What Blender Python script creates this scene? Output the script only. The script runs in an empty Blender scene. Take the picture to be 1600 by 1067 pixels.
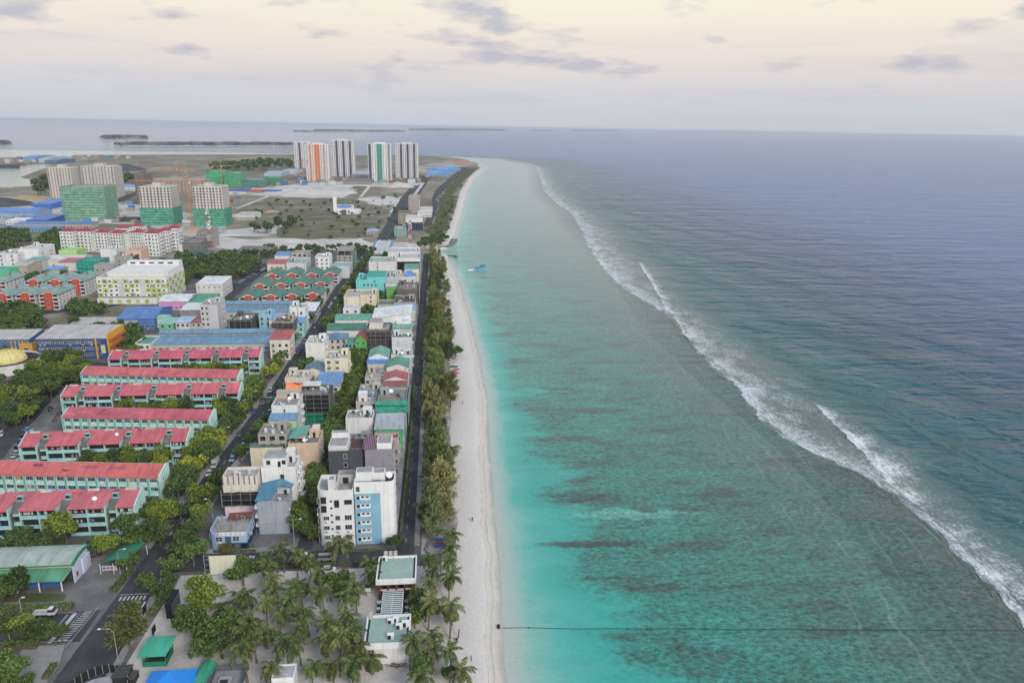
import bpy, math, random
from mathutils import Vector, Matrix, noise
random.seed(11)
scene = bpy.context.scene
R = math.radians
# ------------------------------------------------------------------ camera
CAM_H, FOC, PITCH, YAW, ROLL = 120.0, 1150.0, math.atan((533.5 - 199.0) / 1150.0), R(6.0), R(1.04)
cam_d = bpy.data.cameras.new('camera'); cam = bpy.data.objects.new('camera', cam_d)
scene.collection.objects.link(cam)
cam_d.sensor_width = 36.0; cam_d.lens = FOC / 1600.0 * 36.0
cam_d.clip_start = 1.0; cam_d.clip_end = 200000.0
cam.matrix_world = (Matrix.Translation((0, 0, CAM_H)) @ Matrix.Rotation(-YAW, 4, 'Z')
                    @ Matrix.Rotation(math.pi / 2 - PITCH, 4, 'X') @ Matrix.Rotation(ROLL, 4, 'Z'))
scene.camera = cam
# ------------------------------------------------------------------ sky and sun
SUN_EL, SUN_AZ = R(34.0), R(152.0)           # azimuth clockwise from +Y: behind the camera
world = bpy.data.worlds.new('World'); scene.world = world; world.use_nodes = True
wn = world.node_tree; wn.nodes.clear()
def wnode(t, **k):
    n = wn.nodes.new(t)
    for a, b in k.items(): setattr(n, a, b)
    return n
def wl(a, b): wn.links.new(a, b)
def srgb(c, a=1.0):
    if isinstance(c, str):
        c = c.lstrip('#'); c = [int(c[i:i + 2], 16) for i in (0, 2, 4)]
    return tuple([((v / 255.0) / 12.92 if v / 255.0 < 0.04045 else ((v / 255.0 + 0.055) / 1.055) ** 2.4) for v in c[:3]] + [a])
w_tc = wnode('ShaderNodeTexCoord'); w_sep = wnode('ShaderNodeSeparateXYZ'); wl(w_tc.outputs['Generated'], w_sep.inputs[0])
w_ramp = wnode('ShaderNodeValToRGB'); wl(w_sep.outputs['Z'], w_ramp.inputs[0])
cr = w_ramp.color_ramp
stops = [(0.0, (183, 189, 199)), (0.03, (189, 192, 200)), (0.06, (204, 198, 199)), (0.085, (218, 205, 198)), (0.115, (228, 215, 201)),
         (0.16, (236, 227, 208)), (0.30, (228, 226, 220)), (0.55, (186, 203, 226)), (1.0, (148, 178, 218))]
cr.elements[0].position = 0.0; cr.elements[0].color = srgb(stops[0][1])
cr.elements[1].position = 1.0; cr.elements[1].color = srgb(stops[-1][1])
for p_, c_ in stops[1:-1]:
    e_ = cr.elements.new(p_); e_.color = srgb(c_)
w_sky = wnode('ShaderNodeTexSky', sky_type='NISHITA', sun_disc=False, sun_elevation=SUN_EL, sun_rotation=SUN_AZ, altitude=120.0)
w_sk2 = wnode('ShaderNodeMixRGB', blend_type='MULTIPLY'); w_sk2.inputs[0].default_value = 1.0
wl(w_sky.outputs[0], w_sk2.inputs[1]); w_sk2.inputs[2].default_value = (0.1, 0.1, 0.1, 1)
w_mix0 = wnode('ShaderNodeMixRGB'); w_mix0.inputs[0].default_value = 0.05
wl(w_ramp.outputs[0], w_mix0.inputs[1]); wl(w_sk2.outputs[0], w_mix0.inputs[2])
# thin evening cumulus: fractal noise on a cloud plane
w_add = wnode('ShaderNodeMath', operation='ADD'); wl(w_sep.outputs['Z'], w_add.inputs[0]); w_add.inputs[1].default_value = 0.19
w_max = wnode('ShaderNodeMath', operation='MAXIMUM'); wl(w_add.outputs[0], w_max.inputs[0]); w_max.inputs[1].default_value = 0.03
w_dx = wnode('ShaderNodeMath', operation='DIVIDE'); wl(w_sep.outputs['X'], w_dx.inputs[0]); wl(w_max.outputs[0], w_dx.inputs[1])
w_dy = wnode('ShaderNodeMath', operation='DIVIDE'); wl(w_sep.outputs['Y'], w_dy.inputs[0]); wl(w_max.outputs[0], w_dy.inputs[1])
w_cmb = wnode('ShaderNodeCombineXYZ'); wl(w_dx.outputs[0], w_cmb.inputs[0]); wl(w_dy.outputs[0], w_cmb.inputs[1]); w_cmb.inputs[2].default_value = 5.1
w_n1 = wnode('ShaderNodeTexNoise'); wl(w_cmb.outputs[0], w_n1.inputs['Vector'])
w_n1.inputs['Scale'].default_value = 2.3; w_n1.inputs['Detail'].default_value = 7.0; w_n1.inputs['Roughness'].default_value = 0.5
w_cr = wnode('ShaderNodeValToRGB'); wl(w_n1.outputs['Fac'], w_cr.inputs[0])
w_cr.color_ramp.elements[0].position = 0.545; w_cr.color_ramp.elements[0].color = (0, 0, 0, 1)
w_cr.color_ramp.elements[1].position = 0.66; w_cr.color_ramp.elements[1].color = (0.8, 0.8, 0.8, 1)
w_fd = wnode('ShaderNodeMapRange'); wl(w_sep.outputs['Z'], w_fd.inputs[0]); w_fd.inputs[1].default_value = 0.02; w_fd.inputs[2].default_value = 0.08
w_fm = wnode('ShaderNodeMath', operation='MULTIPLY'); wl(w_cr.outputs[0], w_fm.inputs[0]); wl(w_fd.outputs[0], w_fm.inputs[1])
w_map = wnode('ShaderNodeMapping'); w_map.inputs['Scale'].default_value = (2.6, 2.6, 34.0); wl(w_tc.outputs['Generated'], w_map.inputs[0])      # low flat banks far off
w_n2 = wnode('ShaderNodeTexNoise'); wl(w_map.outputs[0], w_n2.inputs['Vector']); w_n2.inputs['Scale'].default_value = 1.3; w_n2.inputs['Detail'].default_value = 7.0; w_n2.inputs['Roughness'].default_value = 0.55
w_r2 = wnode('ShaderNodeMapRange'); wl(w_n2.outputs['Fac'], w_r2.inputs[0]); w_r2.inputs[1].default_value = 0.5; w_r2.inputs[2].default_value = 0.68; w_r2.inputs[4].default_value = 0.34
w_f2 = wnode('ShaderNodeMapRange'); wl(w_sep.outputs['Z'], w_f2.inputs[0]); w_f2.inputs[1].default_value = 0.14; w_f2.inputs[2].default_value = 0.07
w_m2 = wnode('ShaderNodeMath', operation='MULTIPLY'); wl(w_r2.outputs[0], w_m2.inputs[0]); wl(w_f2.outputs[0], w_m2.inputs[1])
w_mixb = wnode('ShaderNodeMixRGB'); wl(w_m2.outputs[0], w_mixb.inputs[0]); wl(w_mix0.outputs[0], w_mixb.inputs[1]); w_mixb.inputs[2].default_value = srgb((176, 178, 190))
w_mix = wnode('ShaderNodeMixRGB'); wl(w_fm.outputs[0], w_mix.inputs[0]); wl(w_mixb.outputs[0], w_mix.inputs[1]); w_mix.inputs[2].default_value = srgb((168, 171, 186))
w_bg = wnode('ShaderNodeBackground'); wl(w_mix.outputs[0], w_bg.inputs[0]); w_bg.inputs[1].default_value = 1.0
w_out = wnode('ShaderNodeOutputWorld'); wl(w_bg.outputs[0], w_out.inputs[0])
sun_d = bpy.data.lights.new('sun', 'SUN'); sun_d.energy = 2.1; sun_d.angle = R(18.0); sun_d.color = (1.0, 0.95, 0.88)
sun = bpy.data.objects.new('sun', sun_d); scene.collection.objects.link(sun)
sdir = Vector((math.sin(SUN_AZ) * math.cos(SUN_EL), math.cos(SUN_AZ) * math.cos(SUN_EL), math.sin(SUN_EL)))
sun.rotation_euler = (-sdir).to_track_quat('-Z', 'Y').to_euler(); sun.location = (0, -50, 300)
scene.view_settings.view_transform = 'Standard'; scene.view_settings.look = 'None'
scene.view_settings.exposure = 0.27; scene.view_settings.gamma = 1.0
scene.render.engine = 'CYCLES'
scene.cycles.max_bounces = 5; scene.cycles.diffuse_bounces = 2; scene.cycles.glossy_bounces = 2
scene.cycles.transparent_max_bounces = 6; scene.cycles.volume_bounces = 0; scene.cycles.use_denoising = True
# ------------------------------------------------------------------ survey: a sighting from the drone to a point at height z
_cr, _sr, _cp, _sp, _cy, _sy = math.cos(ROLL), math.sin(ROLL), math.cos(PITCH), math.sin(PITCH), math.cos(YAW), math.sin(YAW)
def G(px, py, z=0.0):
    dx, dy = px - 800.0, py - 533.5
    x = dx * _cr + dy * _sr; y = -dx * _sr + dy * _cr
    f = FOC * _cp - y * _sp; d = FOC * _sp + y * _cp
    t = (CAM_H - z) / max(d, 1e-3)
    X, Y = x * t, f * t
    return (X * _cy + Y * _sy, -X * _sy + Y * _cy)
def rect(xl, xr, yf, yb, h):
    a, b, m, k = G(xl, yf, h), G(xr, yf, h), G((xl + xr) / 2, yf, h), G((xl + xr) / 2, yb, h)
    return (a[0], b[0], m[1], max(k[1], m[1] + 3.0))
# ------------------------------------------------------------------ mesh helpers
COL = scene.collection
class MB:
    def __init__(s): s.v = []; s.f = []; s.m = []
    def quad(s, a, b, c, d, m=0):
        i = len(s.v); s.v += [a, b, c, d]; s.f.append((i, i + 1, i + 2, i + 3)); s.m.append(m)
    def poly(s, pts, m=0):
        i = len(s.v); s.v += list(pts); s.f.append(tuple(range(i, i + len(pts)))); s.m.append(m)
    def box(s, x0, y0, z0, x1, y1, z1, m=0, mt=None, bottom=True):
        i = len(s.v)
        s.v += [(x0, y0, z0), (x1, y0, z0), (x1, y1, z0), (x0, y1, z0), (x0, y0, z1), (x1, y0, z1), (x1, y1, z1), (x0, y1, z1)]
        s.f += [(i, i + 1, i + 5, i + 4), (i + 1, i + 2, i + 6, i + 5), (i + 2, i + 3, i + 7, i + 6), (i + 3, i, i + 4, i + 7), (i + 4, i + 5, i + 6, i + 7)]
        s.m += [m] * 4 + [m if mt is None else mt]
        if bottom: s.f.append((i + 3, i + 2, i + 1, i)); s.m.append(m)
    def prism(s, pts, z0, z1, m=0, mt=None):            # pts ccw from above
        n = len(pts); i = len(s.v)
        s.v += [(p[0], p[1], z0) for p in pts] + [(p[0], p[1], z1) for p in pts]
        for k in range(n): s.f.append((i + k, i + (k + 1) % n, i + n + (k + 1) % n, i + n + k)); s.m.append(m)
        s.f.append(tuple(range(i + n, i + 2 * n))); s.m.append(m if mt is None else mt)
    def cyl(s, x, y, z0, z1, r0, r1=None, n=10, m=0, cap=True):
        if r1 is None: r1 = r0
        i = len(s.v)
        for z, r in ((z0, r0), (z1, r1)):
            s.v += [(x + r * math.cos(2 * math.pi * k / n), y + r * math.sin(2 * math.pi * k / n), z) for k in range(n)]
        for k in range(n): s.f.append((i + k, i + (k + 1) % n, i + n + (k + 1) % n, i + n + k)); s.m.append(m)
        if cap: s.f.append(tuple(range(i + n, i + 2 * n))); s.m.append(m)
    def tube(s, pts, rad, n=6, m=0):
        i0 = len(s.v); L = len(pts)
        for j, p in enumerate(pts):
            p = Vector(p); a = Vector(pts[max(j - 1, 0)]); b = Vector(pts[min(j + 1, L - 1)])
            d = (b - a).normalized(); u = d.orthogonal().normalized() if abs(d.z) < 0.9 else Vector((1, 0, 0)); w = d.cross(u).normalized(); u = w.cross(d)
            r = rad[j] if isinstance(rad, (list, tuple)) else rad
            s.v += [tuple(p + (u * math.cos(2 * math.pi * k / n) + w * math.sin(2 * math.pi * k / n)) * r) for k in range(n)]
        for j in range(L - 1):
            for k in range(n):
                a = i0 + j * n + k; b = i0 + j * n + (k + 1) % n
                s.f.append((a, b, b + n, a + n)); s.m.append(m)
        s.f.append(tuple(i0 + (L - 1) * n + k for k in range(n))); s.m.append(m)
    def bar(s, a, b, t, m=0): s.tube([a, b], t, 4, m)
    def mesh(s, name, mats, smooth=False):
        me = bpy.data.meshes.new(name); me.from_pydata(s.v, [], s.f)
        for mt in mats: me.materials.append(mt)
        if len(mats) > 1: me.polygons.foreach_set('material_index', s.m)
        if smooth: me.polygons.foreach_set('use_smooth', [True] * len(me.polygons))
        me.update(); return me
    def obj(s, name, mats, parent=None, loc=(0, 0, 0), rz=0.0, color=None, smooth=False):
        if not isinstance(mats, (list, tuple)): mats = [mats]
        return link(name, s.mesh(name, mats, smooth), parent, loc, rz, color)
def link(name, me, parent=None, loc=(0, 0, 0), rz=0.0, color=None):
    o = bpy.data.objects.new(name, me); COL.objects.link(o)
    o.parent = parent; o.location = loc
    if rz: o.rotation_euler = (0, 0, rz)
    if color is not None: o.color = color if len(color) == 4 else (*color, 1)
    return o
def tag(o, label=None, cat=None, group=None, kind=None):
    if label: o['label'] = label
    if cat: o['category'] = cat
    if group: o['group'] = group
    if kind: o['kind'] = kind
    return o
def thing(name, label, cat, loc=(0, 0, 0), rz=0.0, group=None):
    return tag(link(name, None, None, loc, rz), label, cat, group)
def copy_tree(o, parent=None):
    c = o.copy(); COL.objects.link(c); c.parent = parent
    for ch in o.children: copy_tree(ch, c)
    return c
_ow = ['zeroth', 'first', 'second', 'third', 'fourth', 'fifth', 'sixth', 'seventh', 'eighth', 'ninth', 'tenth', 'eleventh', 'twelfth']
def ordw(n):
    if n < len(_ow): return _ow[n]
    s = 'th' if 10 <= n % 100 <= 20 else {1: 'st', 2: 'nd', 3: 'rd'}.get(n % 10, 'th')
    return '%d%s' % (n, s)
# ------------------------------------------------------------------ materials
def nmat(name, rough=0.8, spec=0.3):
    m = bpy.data.materials.new(name); m.use_nodes = True
    nt = m.node_tree; b = nt.nodes['Principled BSDF']
    b.inputs['Roughness'].default_value = rough; b.inputs['Specular IOR Level'].default_value = spec
    return m, nt, b
def nd(nt, t, **k):
    n = nt.nodes.new(t)
    for a, v in k.items(): setattr(n, a, v)
    return n
def noisen(nt, vec, scale, detail=3.0, rough=0.55, dims=None):
    n = nd(nt, 'ShaderNodeTexNoise'); n.inputs['Scale'].default_value = scale; n.inputs['Detail'].default_value = detail; n.inputs['Roughness'].default_value = rough
    if vec is not None: nt.links.new(vec, n.inputs['Vector'])
    return n.outputs['Fac']
def mapped(nt, vec, sc, loc=(0, 0, 0), rot=(0, 0, 0)):
    n = nd(nt, 'ShaderNodeMapping'); n.inputs['Scale'].default_value = sc; n.inputs['Location'].default_value = loc; n.inputs['Rotation'].default_value = rot
    nt.links.new(vec, n.inputs['Vector']); return n.outputs[0]
def rng(nt, v, a, b, c, d):
    n = nd(nt, 'ShaderNodeMapRange'); nt.links.new(v, n.inputs[0])
    for i, x in zip((1, 2, 3, 4), (a, b, c, d)): n.inputs[i].default_value = x
    return n.outputs[0]
def mathn(nt, op, a, b=None, c=None):
    n = nd(nt, 'ShaderNodeMath', operation=op)
    for i, x in enumerate((a, b, c)):
        if x is None: continue
        if isinstance(x, (int, float)): n.inputs[i].default_value = x
        else: nt.links.new(x, n.inputs[i])
    return n.outputs[0]
def mixc(nt, f, a, b, mode='MIX'):
    n = nd(nt, 'ShaderNodeMixRGB', blend_type=mode)
    for i, x in enumerate((f, a, b)):
        if isinstance(x, (int, float)): n.inputs[i].default_value = x
        elif isinstance(x, tuple): n.inputs[i].default_value = x if len(x) == 4 else (*x, 1)
        else: nt.links.new(x, n.inputs[i])
    return n.outputs[0]
def ramp(nt, v, stops, interp='LINEAR'):
    n = nd(nt, 'ShaderNodeValToRGB'); nt.links.new(v, n.inputs[0]); r = n.color_ramp; r.interpolation = interp
    r.elements[0].position = stops[0][0]; r.elements[0].color = stops[0][1] if len(stops[0][1]) == 4 else (*stops[0][1], 1)
    r.elements[1].position = stops[-1][0]; r.elements[1].color = stops[-1][1] if len(stops[-1][1]) == 4 else (*stops[-1][1], 1)
    for p, c in stops[1:-1]:
        e = r.elements.new(p); e.color = c if len(c) == 4 else (*c, 1)
    return n.outputs[0]
def bump(nt, b, h, strength, dist):
    n = nd(nt, 'ShaderNodeBump'); n.inputs['Strength'].default_value = strength; n.inputs['Distance'].default_value = dist
    nt.links.new(h, n.inputs['Height']); nt.links.new(n.outputs[0], b.inputs['Normal'])
def pos(nt): return nd(nt, 'ShaderNodeNewGeometry').outputs['Position']
def setc(nt, b, c): nt.links.new(c, b.inputs['Base Color'])
def mul_grey(nt, c, v):
    cc = nd(nt, 'ShaderNodeCombineColor')
    for i in range(3): nt.links.new(v, cc.inputs[i])
    return mixc(nt, 1.0, c, cc.outputs[0], 'MULTIPLY')
def oic(nt): return nd(nt, 'ShaderNodeObjectInfo').outputs['Color']

def make_paint():
    m, nt, b = nmat('painted_wall', 0.8, 0.25); P = pos(nt)
    a = rng(nt, noisen(nt, P, 0.22, 4), 0.3, 0.75, 0.86, 1.04)
    s = rng(nt, noisen(nt, mapped(nt, P, (1.3, 1.3, 0.09)), 1.0, 5, 0.6), 0.5, 0.78, 1.0, 0.74)
    g = rng(nt, noisen(nt, P, 3.0, 2), 0.3, 0.7, 0.96, 1.03)
    c = mul_grey(nt, oic(nt), mathn(nt, 'MULTIPLY', mathn(nt, 'MULTIPLY', a, s), g))
    setc(nt, b, c); return m
def make_sheet():
    m, nt, b = nmat('sheet_roof', 0.5, 0.35); P = pos(nt); oc = nd(nt, 'ShaderNodeTexCoord').outputs['Object']
    a = rng(nt, noisen(nt, P, 0.16, 6, 0.65), 0.3, 0.7, 0.76, 1.12)
    s = rng(nt, noisen(nt, mapped(nt, P, (0.9, 0.12, 0.12)), 1.0, 5), 0.45, 0.75, 1.0, 0.66)
    fl = nd(nt, 'ShaderNodeVectorMath', operation='FLOOR'); nt.links.new(mapped(nt, oc, (0.8, 0.22, 0.0)), fl.inputs[0]); wn_ = nd(nt, 'ShaderNodeTexWhiteNoise'); nt.links.new(fl.outputs[0], wn_.inputs['Vector']); a = mathn(nt, 'MULTIPLY', a, rng(nt, wn_.outputs['Value'], 0, 1, 0.93, 1.05))
    w = nd(nt, 'ShaderNodeTexWave'); w.inputs['Scale'].default_value = 0.42; w.inputs['Distortion'].default_value = 0.0
    nt.links.new(oc, w.inputs['Vector'])
    l = rng(nt, w.outputs['Fac'], 0.0, 0.35, 0.93, 1.0)
    setc(nt, b, mul_grey(nt, oic(nt), mathn(nt, 'MULTIPLY', mathn(nt, 'MULTIPLY', a, s), l)))
    bump(nt, b, w.outputs['Fac'], 0.15, 0.05); return m
def make_concrete():
    m, nt, b = nmat('roof_concrete', 0.9, 0.15); P = pos(nt)
    a = rng(nt, noisen(nt, P, 0.35, 6, 0.65), 0.3, 0.7, 0.62, 1.15)
    g = rng(nt, noisen(nt, P, 2.2, 3), 0.35, 0.7, 0.88, 1.06)
    setc(nt, b, mul_grey(nt, oic(nt), mathn(nt, 'MULTIPLY', a, g))); return m
def make_glass():
    m, nt, b = nmat('window_glass', 0.12, 0.5)
    r = nd(nt, 'ShaderNodeObjectInfo').outputs['Random']
    setc(nt, b, ramp(nt, r, [(0, (.016, .018, .022)), (.62, (.03, .035, .04)), (.78, (.08, .085, .09)), (.9, (.03, .05, .07)), (1, (.2, .19, .17))])); return m
def make_plain(name, col, rough=0.6, spec=0.3, var=0.12, metal=0.0):
    m, nt, b = nmat(name, rough, spec); P = pos(nt); b.inputs['Metallic'].default_value = metal
    v = rng(nt, noisen(nt, P, 0.9, 4), 0.3, 0.7, 1 - var, 1 + var)
    setc(nt, b, mul_grey(nt, mixc(nt, 1.0, (*col, 1), (1, 1, 1, 1), 'MULTIPLY'), v)); return m
def make_net():
    m, nt, b = nmat('scaffold_net', 0.85, 0.1); P = pos(nt)
    a = rng(nt, noisen(nt, P, 0.25, 5, 0.65), 0.3, 0.7, 0.55, 1.25)
    w = nd(nt, 'ShaderNodeTexWave', bands_direction='Z'); w.inputs['Scale'].default_value = 0.10; w.inputs['Distortion'].default_value = 0.7; w.inputs['Detail'].default_value = 2
    nt.links.new(P, w.inputs['Vector'])
    l = rng(nt, w.outputs['Fac'], 0.0, 0.35, 0.5, 1.05)
    setc(nt, b, mul_grey(nt, oic(nt), mathn(nt, 'MULTIPLY', a, l))); return m
def make_leaf():
    m, nt, b = nmat('foliage', 0.6, 0.2)
    isl = nd(nt, 'ShaderNodeNewGeometry').outputs['Random Per Island']
    r2 = nd(nt, 'ShaderNodeObjectInfo').outputs['Random']
    v = rng(nt, isl, 0, 1, 0.5, 2.9); v2 = rng(nt, r2, 0, 1, 0.8, 1.2)
    c = mul_grey(nt, oic(nt), mathn(nt, 'MULTIPLY', v, v2))
    c = mixc(nt, rng(nt, isl, 0.75, 1.0, 0.0, 0.3), c, (0.22, 0.24, 0.05, 1))
    setc(nt, b, c); return m
def make_asphalt():
    m, nt, b = nmat('asphalt', 0.85, 0.25); P = pos(nt)
    a = rng(nt, noisen(nt, P, 0.12, 5, 0.6), 0.3, 0.7, 0.75, 1.3)
    s = rng(nt, noisen(nt, mapped(nt, P, (0.7, 0.05, 1)), 1.0, 4), 0.4, 0.75, 0.85, 1.2)
    g = rng(nt, noisen(nt, P, 5.0, 2), 0.3, 0.7, 0.85, 1.15)
    setc(nt, b, mul_grey(nt, mixc(nt, 1.0, (.052, .053, .058, 1), (1, 1, 1, 1), 'MULTIPLY'), mathn(nt, 'MULTIPLY', mathn(nt, 'MULTIPLY', a, s), g))); return m
def make_sand(name, c1, c2, c3, sc=0.06):
    m, nt, b = nmat(name, 0.95, 0.1); P = pos(nt)
    n1 = noisen(nt, P, sc, 6, 0.6); n2 = noisen(nt, P, sc * 14, 4, 0.6)
    c = ramp(nt, n1, [(0.3, c1), (0.5, c2), (0.7, c3)])
    setc(nt, b, mul_grey(nt, c, rng(nt, n2, 0.3, 0.7, 0.88, 1.1))); bump(nt, b, n2, 0.3, 0.25); return m
def make_ground():
    m, nt, b = nmat('open_ground', 0.95, 0.1); P = pos(nt)
    n1 = noisen(nt, mapped(nt, P, (1, 0.55, 1)), 0.0085, 8, 0.62); n2 = noisen(nt, mapped(nt, P, (1, 0.6, 1)), 0.05, 6, 0.65); n3 = noisen(nt, P, 0.6, 3)
    c = ramp(nt, mathn(nt, 'ADD', mathn(nt, 'MULTIPLY', n1, 0.6), mathn(nt, 'MULTIPLY', n2, 0.4)),
             [(0.34, (.115, .12, .06)), (0.44, (.17, .155, .10)), (0.52, (.235, .205, .155)), (0.6, (.33, .29, .24)), (0.68, (.5, .46, .41))])
    setc(nt, b, mul_grey(nt, c, rng(nt, n3, 0.3, 0.7, 0.8, 1.15))); return m
def make_beach():
    m, nt, b = nmat('beach_sand', 0.95, 0.1); P = pos(nt)
    at = nd(nt, 'ShaderNodeAttribute', attribute_name='across').outputs['Fac']      # 0 back of beach, 1 waterline
    wv = mathn(nt, 'ADD', at, rng(nt, noisen(nt, mapped(nt, P, (0.3, 0.06, 1)), 1.0, 5, 0.6), 0.3, 0.7, -0.05, 0.05))
    base = ramp(nt, wv, [(0.0, (0.610, 0.580, 0.537)), (0.25, (0.683, 0.653, 0.610)), (0.60, (0.732, 0.701, 0.665)), (0.715, (0.756, 0.732, 0.695)), (0.725, (0.573, 0.525, 0.464)), (0.735, (0.732, 0.695, 0.647)),
                         (0.80, (0.683, 0.634, 0.573)), (0.815, (0.537, 0.488, 0.427)), (0.83, (0.695, 0.659, 0.598)), (0.90, (0.634, 0.610, 0.561)), (0.965, (0.488, 0.488, 0.451)), (1.0, (0.403, 0.476, 0.439))])
    n2 = noisen(nt, P, 0.9, 5, 0.65); n4 = noisen(nt, mapped(nt, P, (1.4, 0.12, 1)), 0.8, 4)
    v = mathn(nt, 'MULTIPLY', rng(nt, n2, 0.3, 0.7, 0.84, 0.98), rng(nt, n4, 0.3, 0.7, 0.96, 1.02))
    setc(nt, b, mixc(nt, 1.0, mul_grey(nt, base, v), (.93, .89, .84, 1), 'MULTIPLY')); bump(nt, b, n2, 0.3, 0.12); return m
PAINT = make_paint(); SHEET = make_sheet(); CONC = make_concrete(); GLASS = make_glass(); NET = make_net(); LEAF = make_leaf(); ASPH = make_asphalt()
FRAME = make_plain('window_frame', (.55, .55, .54)); DARK = make_plain('dark_opening', (.022, .022, .024), 0.7); BARK = make_plain('bark', (.13, .105, .08), 0.9, 0.1, 0.3)
WHITE = make_plain('white_paint', (.72, .72, .71), 0.6, 0.3, 0.06); METAL = make_plain('galvanised_metal', (.42, .43, .44), 0.45, 0.5, 0.1, 0.3)
RUBBER = make_plain('rubber', (.02, .02, .021)); GROUND = make_ground(); BEACH = make_beach()
SANDW = make_sand('white_sand', (.40, .37, .33), (.52, .49, .45), (.60, .57, .53), 0.03)
PLAZA = make_sand('plaza_sand_paving', (.41, .375, .335), (.51, .47, .42), (.59, .545, .49), 0.06)
PAVE = make_sand('pavement_blocks', (.095, .092, .088), (.14, .135, .128), (.22, .21, .20), 0.09)
MARK = make_plain('road_marking', (.42, .42, .41), 0.8, 0.2, 0.3); GRAVEL = make_sand('dark_gravel', (.05, .05, .052), (.075, .075, .078), (.11, .11, .11), 0.04)
GRASSM = make_sand('rough_grass', (.055, .07, .025), (.085, .095, .035), (.13, .12, .06), 0.08); EARTH = make_sand('tan_earth', (.30, .22, .13), (.38, .28, .17), (.42, .33, .22), 0.04)
CARP = make_plain('car_tyre', (.018, .018, .018))
def make_carpaint():
    m, nt, b = nmat('car_paint', 0.28, 0.5); b.inputs['Coat Weight'].default_value = 0.5
    v = rng(nt, noisen(nt, pos(nt), 1.5, 2), 0.3, 0.7, 0.92, 1.05); setc(nt, b, mul_grey(nt, oic(nt), v)); return m
CARPAINT = make_carpaint()
# ================================================================== THE SETTING
def lerp_tab(tab, y):
    if y <= tab[0][0]: return tab[0][1]
    for (a, p), (b, q) in zip(tab, tab[1:]):
        if y <= b: 
            t = (y - a) / (b - a); return p + (q - p) * t
    return tab[-1][1]
SHORE = [(-200, 12), (100, 14), (137, 15), (178, 17), (263, 20), (319, 23), (378, 23), (461, 22), (559, 19), (639, 16), (690, 12), (713, 10), (725, 3), (742, 1), (752, 10), (780, 15), (877, 23), (1025, 34), (1180, 44),
         (1444, 60), (1882, 100), (2272, 148), (2463, 154), (2700, 145), (2943, 122), (3100, 60), (3180, -60), (3230, -700), (3300, -4000), (90000, -60000)]
REEF = [(-200, 145), (147, 151), (170, 156), (210, 161), (260, 164), (330, 160), (440, 160), (522, 168), (671, 186), (955, 190), (1107, 203), (1300, 206), (1446, 215), (1937, 271), (2347, 317), (2600, 320), (3000, 250), (3300, -100), (3500, -4000), (90000, -60000)]
F1 = [[(100, 145, 9), (147, 149, 11), (162, 153, 13), (174, 155, 11), (192, 157, 8), (203, 160, 4), (207, 161, 1)], [(207.5, 162.5, 1), (210, 162, 4), (222, 161, 8), (236, 163, 13), (251, 166, 11), (284, 171, 7), (301, 173, 3), (312, 175, .05)],
      [(350, 146, .05), (395, 148, 2), (440, 154, 5), (500, 162, 6), (560, 172, 5), (640, 185, 4), (671, 190, 3), (690, 193, .05)]]
F2 = [[(100, 147, 8), (150, 151, 12), (190, 156, 14), (215, 158, 15), (235, 154, 15), (250, 147, 16), (270, 140, 19), (289, 141, 23), (331, 147, 23), (373, 146, 24), (440, 154, 22), (480, 156, 19), (520, 150, 22), (582, 146, 27), (640, 150, 30), (706, 155, 32), (800, 166, 33), (955, 186, 33), (1107, 200, 30), (1201, 198, 32), (1446, 211, 35), (1700, 240, 29), (1937, 268, 25), (2347, 314, 22), (2600, 318, 16), (3000, 250, 13), (3200, 60, 7), (3260, -40, .05)]]
BANDW = [(-200, 36), (130, 34), (160, 27), (200, 20), (250, 14), (340, 13), (480, 11), (640, 12), (900, 16), (3000, 20)]
SEA_Z = -0.8
def growing(a, b, s, g):
    out = [a]
    while out[-1] < b: out.append(out[-1] + s); s *= g
    return out
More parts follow.
